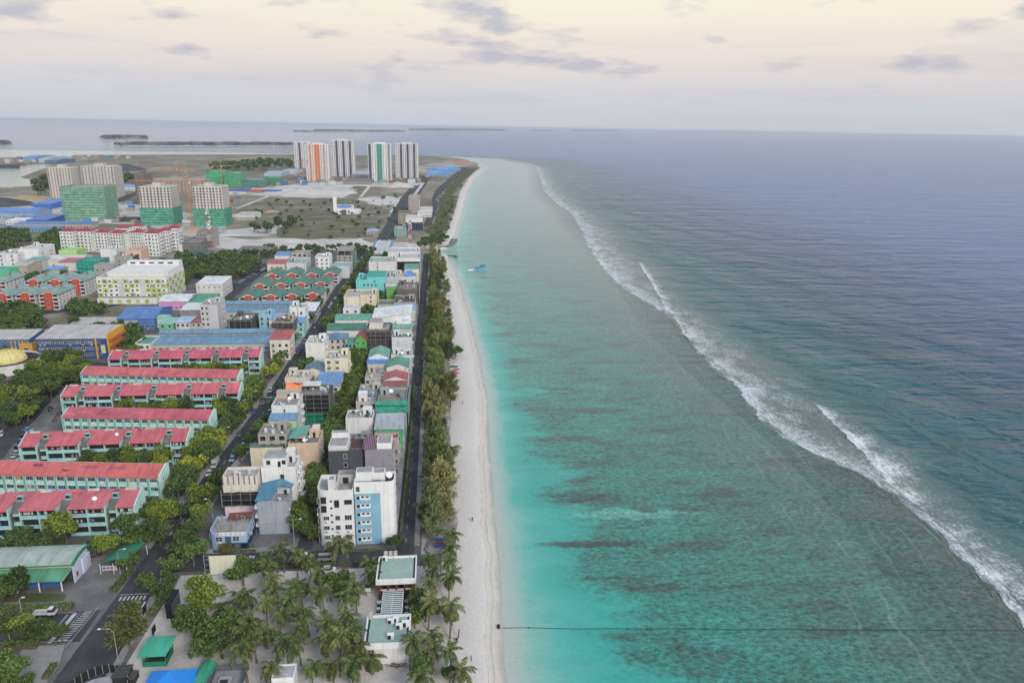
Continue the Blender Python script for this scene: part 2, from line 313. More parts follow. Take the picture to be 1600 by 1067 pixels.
def build_sea():
    xs = sorted(set([-x for x in growing(30, 70000, 60, 1.35)] + [0.0, 5.0] + [5 + 2 * i for i in range(28)] + [61 + 2.5 * i for i in range(64)] + growing(222, 420, 5, 1.0) + growing(425, 80000, 8, 1.16)))
    ys = sorted(set([-3000, -800, -200, 0, 60] + [90 + 2.5 * i for i in range(124)] + growing(400, 900, 5, 1.0) + growing(910, 1700, 14, 1.0) + growing(1720, 3500, 35, 1.0) + growing(3550, 90000, 60, 1.2)))
    nx, ny = len(xs), len(ys); vs = []; at = {'lag': [], 'reef': [], 'shore': [], 'foam1': [], 'foam2': [], 'on1': [], 'on2': []}
    for y in ys:
        sx, rx, bw = lerp_tab(SHORE, y), lerp_tab(REEF, y), lerp_tab(BANDW, y)
        wob = 2.2 * noise.noise((y * 0.05, 3.1, 0)) + 1.2 * noise.noise((y * 0.17, 9.1, 0))
        fr = []
        for segs in (F1, F2):
            sg = min(segs, key=lambda g: max(g[0][0] - y, y - g[-1][0], 0)); yc = max(sg[0][0], min(sg[-1][0], y)); hit = (lerp_tab([(a, b) for a, b, c in sg], yc), 0.02)
            for sg in segs:
                if sg[0][0] <= y <= sg[-1][0]:
                    hit = (lerp_tab([(a, b) for a, b, c in sg], y) + wob * min(1.0, 0.5 + y / 900.0), lerp_tab([(a, c) for a, b, c in sg], y))
            fr.append(hit)
        for x in xs:
            z = SEA_Z; fv = []
            for h in fr:
                if h is None: fv.append(-3.0)
                else:
                    f = (x - h[0]); fv.append(max(-3.0, min(3.0, f / h[1])))
                    z += 0.5 * math.exp(-((f - 1.0) / 2.2) ** 2) * min(1.0, h[1] / 14.0)
            d = x - sx; r = x - rx
            if y > 3215: d, r, fv = 400.0, max(r, 80.0), [-3.0, -3.0]
            if r > 4 and y < 1500: z += 0.35 * math.sin(r * 0.11 + 1.5 * noise.noise((x * .01, y * .012, 0)) + y * 0.018) * min(1, r / 40.0) * math.exp(-r / 260.0)
            vs.append((x, y, z)); at['lag'].append(max(-0.5, min(1.5, (d / bw * .2) if d < bw else .2 + .8 * (d - bw) / max(rx - sx - bw, 5.0)))); at['reef'].append(max(-300, min(1500, r))); at['shore'].append(max(-50, min(1500, d)))
            at['foam1'].append(fv[0]); at['foam2'].append(fv[1]); at['on1'].append(min(1.0, fr[0][1] / 4.0)); at['on2'].append(min(1.0, fr[1][1] / 6.0))
    fs = [(j * nx + i, j * nx + i + 1, (j + 1) * nx + i + 1, (j + 1) * nx + i) for j in range(ny - 1) for i in range(nx - 1)]
    me = bpy.data.meshes.new('sea'); me.from_pydata(vs, [], fs)
    for k, v in at.items():
        a = me.attributes.new(k, 'FLOAT', 'POINT'); a.data.foreach_set('value', v)
    me.polygons.foreach_set('use_smooth', [True] * len(fs)); me.materials.append(make_water()); me.update()
    return tag(link('sea', me), kind='structure')
def make_water():
    m, nt, b = nmat('sea_water', 0.1, 0.5); P = pos(nt); b.inputs['IOR'].default_value = 1.33
    A = lambda n: nd(nt, 'ShaderNodeAttribute', attribute_name=n).outputs['Fac']
    M = lambda *a: mathn(nt, *a)
    lag, reef, shore, f1, f2 = A('lag'), A('reef'), A('shore'), A('foam1'), A('foam2')
    n1 = noisen(nt, mapped(nt, P, (0.03, 0.06, 1)), 1.0, 7, 0.62)
    warp = rng(nt, n1, 0.3, 0.7, -0.10, 0.10)
    q = M('ADD', lag, M('MULTIPLY', warp, rng(nt, lag, 0.03, 0.2, 0.1, 1.0)))
    lagc = ramp(nt, q, [(0.0, (.36, .44, .37)), (0.04, (.22, .44, .365)), (0.09, (.085, .40, .325)), (0.16, (.042, .345, .272)), (0.215, (.042, .30, .24)), (0.26, (.042, .235, .185)), (0.45, (.045, .205, .163)), (0.6, (.055, .19, .153)), (0.76, (.078, .165, .138)), (1.0, (.10, .142, .122))])
    # coral and seagrass: broad patches drawn out across the lagoon, and a speckle of single heads
    p1 = noisen(nt, mapped(nt, P, (0.035, 0.12, 1)), 1.0, 9, 0.72); p2 = noisen(nt, mapped(nt, P, (0.045, 0.045, 1), (7, 3, 0)), 1.0, 8, 0.68)
    pin = M('MULTIPLY', rng(nt, q, 0.19, 0.25, 0.0, 1.0), rng(nt, q, 0.6, 0.95, 1.0, 0.35))
    pm = M('MULTIPLY', M('MAXIMUM', rng(nt, p1, 0.50, 0.62, 0.0, 0.8), rng(nt, p2, 0.54, 0.66, 0.0, 0.7)), pin)
    c = mixc(nt, pm, lagc, (.055, .082, .068, 1))
    bright = M('MULTIPLY', rng(nt, p1, 0.36, 0.44, 0.55, 0.0), M('MULTIPLY', rng(nt, q, 0.2, 0.26, 0.0, 1.0), rng(nt, q, 0.5, 0.8, 1.0, 0.0)))
    c = mixc(nt, bright, c, (.06, .30, .24, 1))
    def oval(cx, cy, rx, ry, soft=.5):
        o = M('ADD', M('POWER', M('DIVIDE', M('SUBTRACT', sx_, cx), rx), 2.0), M('POWER', M('DIVIDE', M('SUBTRACT', M('ADD', sy_, rng(nt, p2, 0.3, 0.7, -3.5, 3.5)), cy), ry), 2.0))
        return rng(nt, M('ADD', o, rng(nt, p1, 0.3, 0.7, -.7, .7)), 1 - soft, 1 + soft, 1.0, 0.0)
    sxy = nd(nt, 'ShaderNodeSeparateXYZ'); nt.links.new(P, sxy.inputs[0]); sx_, sy_ = sxy.outputs[0], sxy.outputs[1]
    c = mixc(nt, M('MULTIPLY', oval(64, 211, 20, 2.6), .75), c, (.13, .40, .33, 1)); c = mixc(nt, M('MULTIPLY', oval(46, 194, 15, 2.2), .85), c, (.045, .06, .05, 1)); c = mixc(nt, M('MULTIPLY', oval(50, 222, 12, 2.0), .7), c, (.05, .07, .058, 1))
    sp = noisen(nt, mapped(nt, P, (0.55, 0.8, 1)), 1.0, 6, 0.72)
    c = mul_grey(nt, c, M('ADD', 1.0, M('MULTIPLY', rng(nt, sp, 0.32, 0.68, 0.5, -0.62), rng(nt, q, 0.15, 0.27, 0.08, 1.0))))
    heads = noisen(nt, mapped(nt, P, (1.0, 1.25, 1), (5, 5, 0)), 1.0, 3, 0.6); c = mixc(nt, M('MULTIPLY', M('MULTIPLY', rng(nt, heads, 0.57, 0.63, 0.0, 0.62), rng(nt, p2, 0.4, 0.52, 0.25, 1.0)), rng(nt, q, 0.18, 0.27, 0.03, 1.0)), c, (.035, .052, .042, 1))
    yy_ = nd(nt, 'ShaderNodeSeparateXYZ'); nt.links.new(P, yy_.inputs[0])
    c = mixc(nt, M('MULTIPLY', rng(nt, yy_.outputs[1], 300, 1300, 0.0, 0.62), rng(nt, q, 0.75, 1.0, 1.0, 0.3)), c, (.20, .34, .30, 1))
    # thin crests running in over the reef flat
    ph = M('ADD', M('MULTIPLY', reef, 0.10), rng(nt, noisen(nt, mapped(nt, P, (0.02, 0.02, 1)), 1.0, 4), 0.3, 0.7, -0.35, 0.35))
    ln = rng(nt, M('ABSOLUTE', M('SUBTRACT', M('FRACT', ph), 0.5)), 0.0, 0.07, 1.0, 0.0)
    ln = M('MULTIPLY', ln, M('MULTIPLY', rng(nt, reef, -62, -40, 0.0, 1.0), rng(nt, noisen(nt, P, 0.03, 3), 0.45, 0.6, 0.0, 0.3)))
    c = mixc(nt, ln, c, (.30, .36, .33, 1))
    # beyond the reef the bottom drops away
    rr = M('ADD', reef, rng(nt, noisen(nt, mapped(nt, P, (0.012, 0.02, 1)), 1.0, 4), 0.3, 0.7, -14, 14))
    outc = ramp(nt, rng(nt, rr, -5, 420, 0, 1), [(0.0, (.11, .145, .135)), (0.05, (.05, .125, .125)), (0.13, (.006, .092, .11)), (0.25, (.004, .062, .095)), (0.5, (.01, .062, .135)), (1.0, (.03, .105, .245))])
    c = mixc(nt, rng(nt, rr, -8, 10, 0.0, 1.0), c, outc)
    # foam: sharp on the landward front, lacy behind it
    st = noisen(nt, mapped(nt, P, (0.9, 0.5, 1), (0, 0, 0), (0, 0, 0.5)), 1.0, 9, 0.75); st2 = noisen(nt, P, 0.12, 5, 0.6); st3 = noisen(nt, mapped(nt, P, (0.10, 0.06, 1), (3, 1, 0), (0, 0, 0.3)), 1.0, 4, 0.6)
    fo = None
    for f, on, k in ((f1, A('on1'), 1.0), (f2, A('on2'), 0.74)):
        g = M('ADD', f, rng(nt, st2, 0.3, 0.7, -0.06, 0.12))
        e = ramp(nt, rng(nt, g, -1, 3, 0, 1), [(0.0, (0, 0, 0)), (0.247, (0, 0, 0)), (0.256, (k, k, k)), (0.31, (k * .93,) * 3), (0.37, (.74 * k,) * 3), (0.46, (.54 * k,) * 3), (0.6, (.34 * k,) * 3), (0.75, (0, 0, 0))]); e = M('MULTIPLY', e, on)
        fo = e if fo is None else M('MAXIMUM', fo, e)
    fo = M('MULTIPLY', fo, rng(nt, st3, 0.36, 0.58, 0.5, 1.1))
    fmk = rng(nt, M('ADD', fo, rng(nt, st, 0.3, 0.7, -0.4, 0.4)), 0.30, 0.92, 0.0, 1.0)
    fmk = M('MULTIPLY', fmk, rng(nt, fo, 0.0, 0.1, 0.0, 0.88))
    fmk = M('MAXIMUM', fmk, M('MULTIPLY', fo, 0.22))
    wc = M('MULTIPLY', rng(nt, noisen(nt, mapped(nt, P, (0.03, 0.06, 1), (11, 4, 0)), 1.0, 8, 0.7), 0.715, 0.745, 0.0, 0.8), rng(nt, reef, 8, 22, 0.0, 1.0))
    fmk = M('MAXIMUM', fmk, wc)
    sw = M('ADD', shore, rng(nt, noisen(nt, mapped(nt, P, (0.4, 0.1, 1)), 1.0, 4), 0.3, 0.7, -1.6, 1.6))
    c = mixc(nt, rng(nt, sw, -1.0, 6.0, 0.7, 0.0), c, (.47, .48, .42, 1))
    c = mixc(nt, fmk, c, (.74, .76, .77, 1)); setc(nt, b, c)
    nt.links.new(rng(nt, fmk, 0, 1, 0.1, 0.8), b.inputs['Roughness'])
    w0 = noisen(nt, mapped(nt, P, (0.012, 0.05, 1), (0, 0, 0), (0, 0, R(-20))), 1.0, 4, 0.6)
    w00 = noisen(nt, mapped(nt, P, (0.005, 0.019, 1), (0, 0, 0), (0, 0, R(-12))), 1.0, 4, 0.6)
    w1 = noisen(nt, mapped(nt, P, (0.045, 0.15, 1), (0, 0, 0), (0, 0, R(-16))), 1.0, 3, 0.5)
    w2 = noisen(nt, mapped(nt, P, (0.16, 0.5, 1), (0, 0, 0), (0, 0, R(6))), 1.0, 4, 0.6)
    w3 = noisen(nt, mapped(nt, P, (0.9, 1.9, 1), (0, 0, 0), (0, 0, R(-4))), 1.0, 3, 0.6)
    amp = M('MULTIPLY', rng(nt, reef, -30, 40, 0.05, 1.0), rng(nt, sx_, -900, -60, 0.12, 1.0))
    h = M('ADD', M('MULTIPLY', M('ADD', M('ADD', M('ADD', M('MULTIPLY', w1, 4.6), M('MULTIPLY', w00, 15.0)), M('MULTIPLY', w0, 11.0)), M('MULTIPLY', w2, 1.7)), amp), M('MULTIPLY', w3, 0.22))
    bump(nt, b, h, 1.0, 1.0); return m
build_sea()
def sheet(name, pts, z, mat, kind='structure'):
    mb = MB(); mb.poly([(x, y, z) for x, y in pts]); return tag(mb.obj(name, mat), kind=kind)
_zk = [0]
def pxsheet(name, pxs, z, mat): 
    _zk[0] += 1; P = [G(*p) for p in pxs][::-1]; out = []
    for a, b in zip(P, P[1:] + P[:1]):                           # natural edges wander
        n = max(1, min(24, int(math.dist(a, b) / 9)))
        for k in range(n):
            x, y = a[0] + (b[0] - a[0]) * k / n, a[1] + (b[1] - a[1]) * k / n; s = (0 if 'track' in name or 'verge' in name else 3 + y * .006)
            out.append((x + s * noise.noise((x * .05, y * .03, _zk[0])), y + 2.2 * s * noise.noise((x * .05, y * .03, _zk[0] + 9))))
    return sheet(name, out, z + 0.03 * _zk[0], mat)
# island ground: one sheet inside the shoreline
yl = [y for y, _ in SHORE if -200 <= y <= 3100]
outline = [(lerp_tab(SHORE, y) - (9 if y < 715 else 7), y) for y in yl] + [(0, 3135), (-75, 3165), (-350, 3140), (-616, 3110), (-1259, 2800), (-1043, 2194), (-880, 1700), (-756, 1562), (-740, 1480), (-780, 1433), (-1500, 1380), (-3200, 1300), (-3200, -200)]
mb = MB(); mb.poly([(x, y, 0.0) for x, y in outline])
n = len(outline)
for k in range(n):
    a, b_ = outline[k], outline[(k + 1) % n]; mb.quad((a[0], a[1], -3), (b_[0], b_[1], -3), (b_[0], b_[1], 0), (a[0], a[1], 0))
tag(mb.obj('ground', GROUND), kind='structure')
# harbour spit on the far left
pts = [G(-120, 262), G(20, 259), G(60, 256), G(92, 254), G(92, 249), G(40, 246), G(-120, 248)]
mb = MB(); mb.prism(pts, -3, 0.6); tag(mb.obj('harbour_ground', GROUND), kind='structure')
# beach
def build_beach():
    ys = [-100, 0, 60] + [90 + 3 * i for i in range(208)] + growing(716, 3100, 6, 1.03)
    prof = [(0.0, 0.05), (0.15, 0.12), (0.35, 0.1), (0.55, 0.02), (0.72, -0.12), (0.82, -0.3), (0.92, -0.62), (1.0, -0.84), (1.3, -1.5), (1.8, -2.6)]
    vs = []; fs = []; ac = []
    for y in ys:
        sx = lerp_tab(SHORE, y) + 0.7 * noise.noise((y * 0.03, 0, 0)) + 0.35 * noise.noise((y * 0.12, 5, 0))
        wd = 17.0 if y < 700 else max(10.0, 10 + (y - 800) * 0.006)
        if 700 < y < 760: wd = 7
        for q, z in prof: vs.append((sx - wd * (1 - q), y, z + 0.05 * noise.noise((sx * q * .3, y * 0.2, 1)))); ac.append(q)
    m = len(prof)
    for j in range(len(ys) - 1):
        for i in range(m - 1): fs.append((j * m + i, j * m + i + 1, (j + 1) * m + i + 1, (j + 1) * m + i))
    me = bpy.data.meshes.new('beach'); me.from_pydata(vs, [], fs); a = me.attributes.new('across', 'FLOAT', 'POINT'); a.data.foreach_set('value', ac)
    me.polygons.foreach_set('use_smooth', [True] * len(fs)); me.materials.append(BEACH); me.update(); tag(link('beach', me), kind='structure')
build_beach()
# ground cover sheets of the town
sheet('town_paving', [(-205, 120), (-4, 120), (-4, 700), (-60, 735), (-205, 735)], 0.03, PAVE)
sheet('park_sand', [(-73.5, 100), (0, 100), (0, 184.5), (-71, 184.5)], 0.07, PLAZA)
_bs = [(-5.5, 190 + 6 * k) for k in range(88)]; sheet('tree_belt_soil', _bs + [(4.6 + 2.2 * noise.noise((y * .06, 2, 0)) - (.004 * (y - 480) if y > 480 else 0), y) for x, y in _bs[::-1]], 0.17, make_sand('belt_soil', (.15, .13, .10), (.27, .245, .21), (.46, .43, .39), 0.15))
RD = 0.06
_gz = 0.035
for nm_, pl_, mt_ in (('garden', [(30, 942), (100, 938), (104, 928), (38, 926)], GRASSM), ('garden', [(0, 940), (26, 940), (40, 928), (0, 926)], GRASSM), ('verge', [(-20, 1062), (40, 1060), (62, 1022), (-20, 1024)], SANDW), ('garden', [(0, 1000), (62, 1001), (96, 985), (60, 966), (0, 970)], ASPH), ('block_garden', [(0, 870), (190, 858), (205, 842), (0, 850)], GRASSM), ('block_garden', [(0, 735), (300, 722), (296, 712), (20, 716)], GRASSM), ('block_garden', [(95, 648), (375, 636), (375, 625), (100, 634)], GRASSM), ('block_garden', [(130, 580), (408, 580), (408, 570), (160, 572)], GRASSM), ('lane_verge', [(478, 840), (486, 840), (520, 690), (512, 690)], GRASSM)):
    _gz += 0.004; sheet(nm_, [G(*p) for p in pl_], _gz, mt_)
MAIN_L = [(100, -88), (140, -86), (156, -85.5), (178, -84.5), (201, -84), (233, -83), (321, -78.5), (407, -77.5), (740, -78)]
MAIN_R = [(100, -75), (157, -75), (191, -76.5), (245, -76), (290, -72), (328, -69), (433, -68), (549, -66.5), (740, -64)]
ym = [100, 140, 156, 178, 201, 245, 290, 328, 433, 549, 640, 738]
mb = MB()
for a, b_ in zip(ym, ym[1:]): mb.quad((lerp_tab(MAIN_L, a), a, RD), (lerp_tab(MAIN_R, a), a, RD), (lerp_tab(MAIN_R, b_), b_, RD), (lerp_tab(MAIN_L, b_), b_, RD))
tag(mb.obj('main_road', ASPH), kind='structure')
def road(name, pts): return sheet(name, pts, RD + 0.005 * random.random() + 0.006, ASPH)
road('side_road', [(-430, 158.5), (-86.2, 158.5), (-86.2, 170.5), (-430, 170.5)])
road('front_street', [(-75.5, 186.2), (-7.5, 185.2), (-7.5, 193.5), (-76.2, 195)])
road('coast_road', [(-13, 185.5), (-7.8, 185.5), (-7.5, 720), (-12.5, 720)])
road('lane', [(-42, 195), (-37.5, 195), (-42, 700), (-46.5, 700)])
pxroad = lambda name, pts: sheet(name, [G(*p) for p in pts], RD + 0.02, ASPH)
pxroad('parking_road', [(-40, 760), (0, 722), (25, 690), (62, 648), (98, 606), (125, 590), (70, 590), (30, 640), (0, 680), (-60, 720)])
pxroad('parking_road', [(322, 478), (350, 478), (398, 438), (428, 414), (414, 411), (380, 430)])
pxroad('school_road', [(125, 603), (220, 588), (330, 572), (150, 566), (95, 576)])
pxroad('cross_street', [(-60, 494), (60, 492), (160, 482), (205, 474), (160, 470), (60, 486), (-60, 486)])
pxroad('north_road', [(588, 375), (618, 375), (634, 338), (652, 310), (669, 283), (676, 270), (664, 270), (650, 283), (626, 310), (609, 340)])
pxroad('shore_road', [(661, 354), (673, 354), (686, 318), (680, 312), (690, 302), (716, 275), (732, 262), (726, 260), (706, 275), (680, 298), (674, 313), (676, 320)])
pxroad('site_road', [(180, 318), (200, 312), (215, 304), (214, 298), (206, 302), (190, 308), (172, 318)])
# raised pavements with kerbs beside the roads
PV = make_sand('pavement_slabs', (.21, .20, .185), (.27, .26, .245), (.33, .32, .30), 0.1)
def strip(name, pts_l, pts_r, z0=0.0, z1=0.16, mat=PV):
    mb = MB()
    for (a, b_), (c, d) in zip(zip(pts_l, pts_l[1:]), zip(pts_r, pts_r[1:])):
        mb.quad((*a, z1), (*c, z1), (*d, z1), (*b_, z1)); mb.quad((*a, z1), (*b_, z1), (*b_, z0), (*a, z0)); mb.quad((*c, z0), (*d, z0), (*d, z1), (*c, z1))
    a, c = pts_l[0], pts_r[0]; mb.quad((*a, z0), (*c, z0), (*c, z1), (*a, z1))
    return tag(mb.obj(name, mat), kind='structure')
yy = [199, 215, 245, 290, 328, 433, 549, 640, 720]
strip('pavement', [(lerp_tab(MAIN_R, y), y) for y in yy], [(lerp_tab(MAIN_R, y) + 2.6, y) for y in yy])
strip('pavement', [(lerp_tab(MAIN_L, y) - 2.6, y) for y in yy[0:]], [(lerp_tab(MAIN_L, y), y) for y in yy[0:]])
yy = [100, 140, 157, 184]
strip('pavement', [(lerp_tab(MAIN_R, y), y) for y in yy], [(lerp_tab(MAIN_R, y) + 1.8, y) for y in yy])
strip('pavement', [(-15.4, y) for y in (195, 400, 715)], [(-13, y) for y in (195, 400, 715)])
strip('pavement', [(-7.6, y) for y in (195, 400, 715)], [(-6, y) for y in (195, 400, 715)])
strip('pavement', [(-68, 195.2), (-44, 195)], [(-68, 197.2), (-44, 197)][::1])
strip('corner_pavement', [(-100, 145), (-98, 150), (-98, 157.6)], [(-87.5, 141), (-87.0, 150), (-89, 157.6)])
# road markings
def marks(name, quads):
    mb = MB()
    for q in quads: mb.poly([(x, y, RD + 0.05) for x, y in q])
    o = mb.obj(name, MARK); tag(o, kind='structure'); return o
def rbar(cx, cy, w, l, ang=0.0):
    c, s = math.cos(ang), math.sin(ang)
    return [(cx + c * a - s * b_, cy + s * a + c * b_) for a, b_ in ((-w / 2, -l / 2), (w / 2, -l / 2), (w / 2, l / 2), (-w / 2, l / 2))]
qs = []
A0, A1 = Vector(G(99, 1000)), Vector(G(138, 956))     # hatched island beside the junction
for k in range(14):
    p = A0.lerp(A1, k / 13.0); qs.append(rbar(p.x, p.y, 2.5 - 0.8 * abs(k / 13 - .5), 0.32))
mq = lambda a, b_, w: [(a.x - w / 2, a.y), (a.x + w / 2, a.y), (b_.x + w / 2, b_.y), (b_.x - w / 2, b_.y)]
qs.append(mq(Vector(G(102, 1012)), Vector(G(155, 947)), 0.14)); qs.append(mq(Vector(G(90, 1002)), Vector(G(126, 957)), 0.12))
qs.append(mq(Vector(G(77, 1005)), Vector(G(118, 958)), 1.05)); qs.append(mq(Vector(G(88, 980)), Vector(G(105, 960)), 0.12)); qs.append(mq(Vector(G(90, 980)), Vector(G(107, 960)), 0.12))
for k in range(7): qs.append(rbar(-83.2 + k * 1.0, 175.0, 0.5, 1.8))
qs.append([(-84, 176.6), (-76.2, 176.6), (-76.2, 176.8), (-84, 176.8)]); qs.append([(-110, 158.9), (-88, 158.9), (-88, 159.1), (-110, 159.1)]); qs.append([(-118, 170.0), (-92, 170.0), (-92, 170.15), (-118, 170.15)])
for y in range(200, 720, 7): 
    xm = (lerp_tab(MAIN_L, y) + lerp_tab(MAIN_R, y)) / 2; qs.append(rbar(xm, y, 0.16, 3.0))
for yz in (207, 318, 324, 412, 419):
    l, r_ = lerp_tab(MAIN_L, yz), lerp_tab(MAIN_R, yz); k = l + 0.6
    while k < r_ - 0.3: qs.append(rbar(k, yz, 0.5, 1.9)); k += 1.05
for a, b_ in (((604, 372), (660, 283)),):
    a, b_ = Vector(G(*a)), Vector(G(*b_))
    for k in range(60):
        p = a.lerp(b_, k / 60.0); qs.append(rbar(p.x, p.y, 0.3, 6.0))
for y in range(198, 700, 8): qs.append(rbar(-10.2, y, 0.12, 2.6))
marks('road_marking', qs)
# northern fill: sand, grass and heaps
Z0 = 0.05
pxsheet('canal_sand', [(325, 372), (400, 373), (560, 374), (600, 380), (625, 379), (690, 383), (690, 387), (620, 391), (560, 392), (440, 391), (325, 388)], Z0, SANDW)
pxsheet('sand_field', [(340, 371), (352, 360), (395, 354), (440, 352), (452, 357), (440, 366), (400, 370)], Z0, SANDW)
pxsheet('sand_field', [(390, 305), (430, 296), (470, 289), (545, 289), (556, 300), (535, 310), (470, 309)], Z0, SANDW)
pxsheet('sand_field', [(540, 318), (570, 309), (600, 307), (628, 310), (612, 320), (590, 323)], Z0 + 0.02, SANDW)
pxsheet('site_sand', [(-40, 352), (-40, 318), (60, 312), (100, 318), (190, 316), (230, 322), (300, 334), (372, 336), (350, 350), (330, 368), (300, 372), (220, 352), (120, 350)], Z0, make_sand('site_sand', (.30, .27, .235), (.42, .39, .35), (.52, .49, .46), 0.02))
pxsheet('site_sand', [(330, 300), (372, 297), (500, 284), (660, 286), (640, 294), (560, 291), (420, 300), (360, 306)], Z0, SANDW)
pxsheet('sand_track', [(368, 326), (372, 327), (430, 304), (424, 304)], Z0 + 0.03, SANDW)
pxsheet('sand_track', [(560, 310), (566, 308), (580, 292), (574, 292)], Z0 + 0.03, SANDW)
pxsheet('sand_verge', [(640, 312), (645, 312), (664, 286), (659, 286)], Z0 + 0.03, SANDW); pxsheet('sand_verge', [(606, 336), (610, 336), (628, 308), (624, 308)], Z0 + 0.03, SANDW)
pxsheet('shore_grass', [(690, 372), (702, 345), (708, 318), (712, 300), (730, 278), (747, 264), (752, 262), (728, 264), (708, 282), (690, 305), (684, 330), (672, 358), (668, 372)], Z0, GRASSM)
pxsheet('grass_field', [(430, 372), (440, 345), (470, 340), (600, 342), (588, 368), (560, 371)], Z0, GRASSM if False else make_sand('dry_grass', (.10, .105, .05), (.15, .14, .085), (.23, .205, .155), 0.03))
pxsheet('grass_field', [(370, 330), (420, 310), (560, 312), (600, 326), (612, 335), (450, 337)], Z0, make_sand('dry_grass_far', (.12, .115, .07), (.17, .155, .105), (.26, .235, .19), 0.02))
pxsheet('shore_sandbank', [(640, 264), (680, 254), (735, 251), (750, 258), (716, 262), (690, 272), (668, 278)], Z0 - 0.02, make_sand('far_sand', (.22, .20, .16), (.33, .30, .25), (.42, .39, .34), 0.01))
def heap(name, label, cx, cy, rx, ry, h, mat, seed=0):
    x, y = G(cx, cy); mb = MB(); n1, n2 = 9, 22; rows = []
    for i in range(n1 + 1):
        t = i / n1; row = []
        for k in range(n2):
            a = 2 * math.pi * k / n2; q = 1 + 0.22 * noise.noise((math.cos(a) * 1.5, math.sin(a) * 1.5, seed))
            r_ = (1 - t) * q; z = h * (1 - (1 - t) ** 1.4) * (1 + 0.2 * noise.noise((math.cos(a) * r_ * 2, math.sin(a) * r_ * 2, seed + 4)))
            row.append((rx * r_ * math.cos(a), ry * r_ * math.sin(a), z))
        rows.append(row)
    for row in rows: mb.v += row
    for i in range(n1):
        for k in range(n2):
            mb.f.append((i * n2 + k, i * n2 + (k + 1) % n2, (i + 1) * n2 + (k + 1) % n2, (i + 1) * n2 + k)); mb.m.append(0)
    return tag(mb.obj(name, mat, None, (x, y, -0.05), 0, None, True), label, 'heap')
heap('sand_heap', 'broad white sand heap in the open field left of the tall towers', 497, 301, 75, 60, 9, SANDW, 1)
heap('sand_heap', 'small steep sand heap in front of the green striped tower', 622, 291, 26, 30, 9, SANDW, 2)
heap('gravel_heap', 'dark gravel heap at the left edge by the blue sheds', 8, 320, 42, 35, 10, GRAVEL, 3)
heap('gravel_heap', 'low dark gravel heap beside the net-wrapped block', 205, 344, 34, 26, 4, GRAVEL, 4)
heap('gravel_heap', 'cone of dark gravel behind the concrete towers', 197, 266, 48, 60, 16, GRAVEL, 5)
heap('earth_heap', 'tan earth heap behind the dark gravel at left', 45, 312, 40, 40, 7, EARTH, 6)
heap('earth_heap', 'orange earth heap below the half-netted concrete towers', 300, 362, 14, 12, 4, EARTH, 7)
heap('earth_heap', 'tan sand heap in the field beside the netted tower', 424, 332, 14, 12, 3.5, EARTH, 8)
# ================================================================== BUILDING KIT
_wm = {}
def ac_mesh():
    if 'ac' not in _wm: m_ = MB(); m_.box(-.42, -.36, -.28, .42, -.02, .28); m_.quad((-.34, -.365, -.2), (.1, -.365, -.2), (.1, -.365, .2), (-.34, -.365, .2), 1); _wm['ac'] = m_.mesh('air_conditioner', [WHITE, DARK])
    return _wm['ac']
def win_mesh(w, h, style='pane'):
    key = (round(w, 1), round(h, 1), style)
    if key in _wm: return _wm[key]
    w, h = key[0], key[1]; mb = MB(); o, i = (w / 2 + .09, h / 2 + .09), (w / 2, h / 2); d0, d1 = -0.10, -0.03
    O = [(-o[0], -o[1]), (o[0], -o[1]), (o[0], o[1]), (-o[0], o[1])]; I = [(-i[0], -i[1]), (i[0], -i[1]), (i[0], i[1]), (-i[0], i[1])]
    for k in range(4):
        a, b, c, d = O[k], O[(k + 1) % 4], I[(k + 1) % 4], I[k]
        mb.quad((a[0], d0, a[1]), (b[0], d0, b[1]), (c[0], d0, c[1]), (d[0], d0, d[1]))
        mb.quad((a[0], 0, a[1]), (b[0], 0, b[1]), (b[0], d0, b[1]), (a[0], d0, a[1])); mb.quad((d[0], d0, d[1]), (c[0], d0, c[1]), (c[0], d1, c[1]), (d[0], d1, d[1]))
    mb.quad((I[0][0], d1, I[0][1]), (I[1][0], d1, I[1][1]), (I[2][0], d1, I[2][1]), (I[3][0], d1, I[3][1]), 1)
    if style == 'pane':
        n = max(1, int(w / 0.7))
        for k in range(1, n + 1 if n > 1 else 1):
            x = -i[0] + w * k / (n + 1) if n > 1 else 0
            mb.quad((x - .04, d1 - .02, -i[1]), (x + .04, d1 - .02, -i[1]), (x + .04, d1 - .02, i[1]), (x - .04, d1 - .02, i[1]))
    if style == 'cross':
        mb.quad((-.05, d1 - .02, -i[1]), (.05, d1 - .02, -i[1]), (.05, d1 - .02, i[1]), (-.05, d1 - .02, i[1])); mb.quad((-i[0], d1 - .025, -.05), (i[0], d1 - .025, -.05), (i[0], d1 - .025, .05), (-i[0], d1 - .025, .05))
    _wm[key] = mb.mesh('window', [FRAME, DARK if style == 'hole' else GLASS]); return _wm[key]
ROTF = {'s': 0.0, 'e': math.pi / 2, 'n': math.pi, 'w': -math.pi / 2}
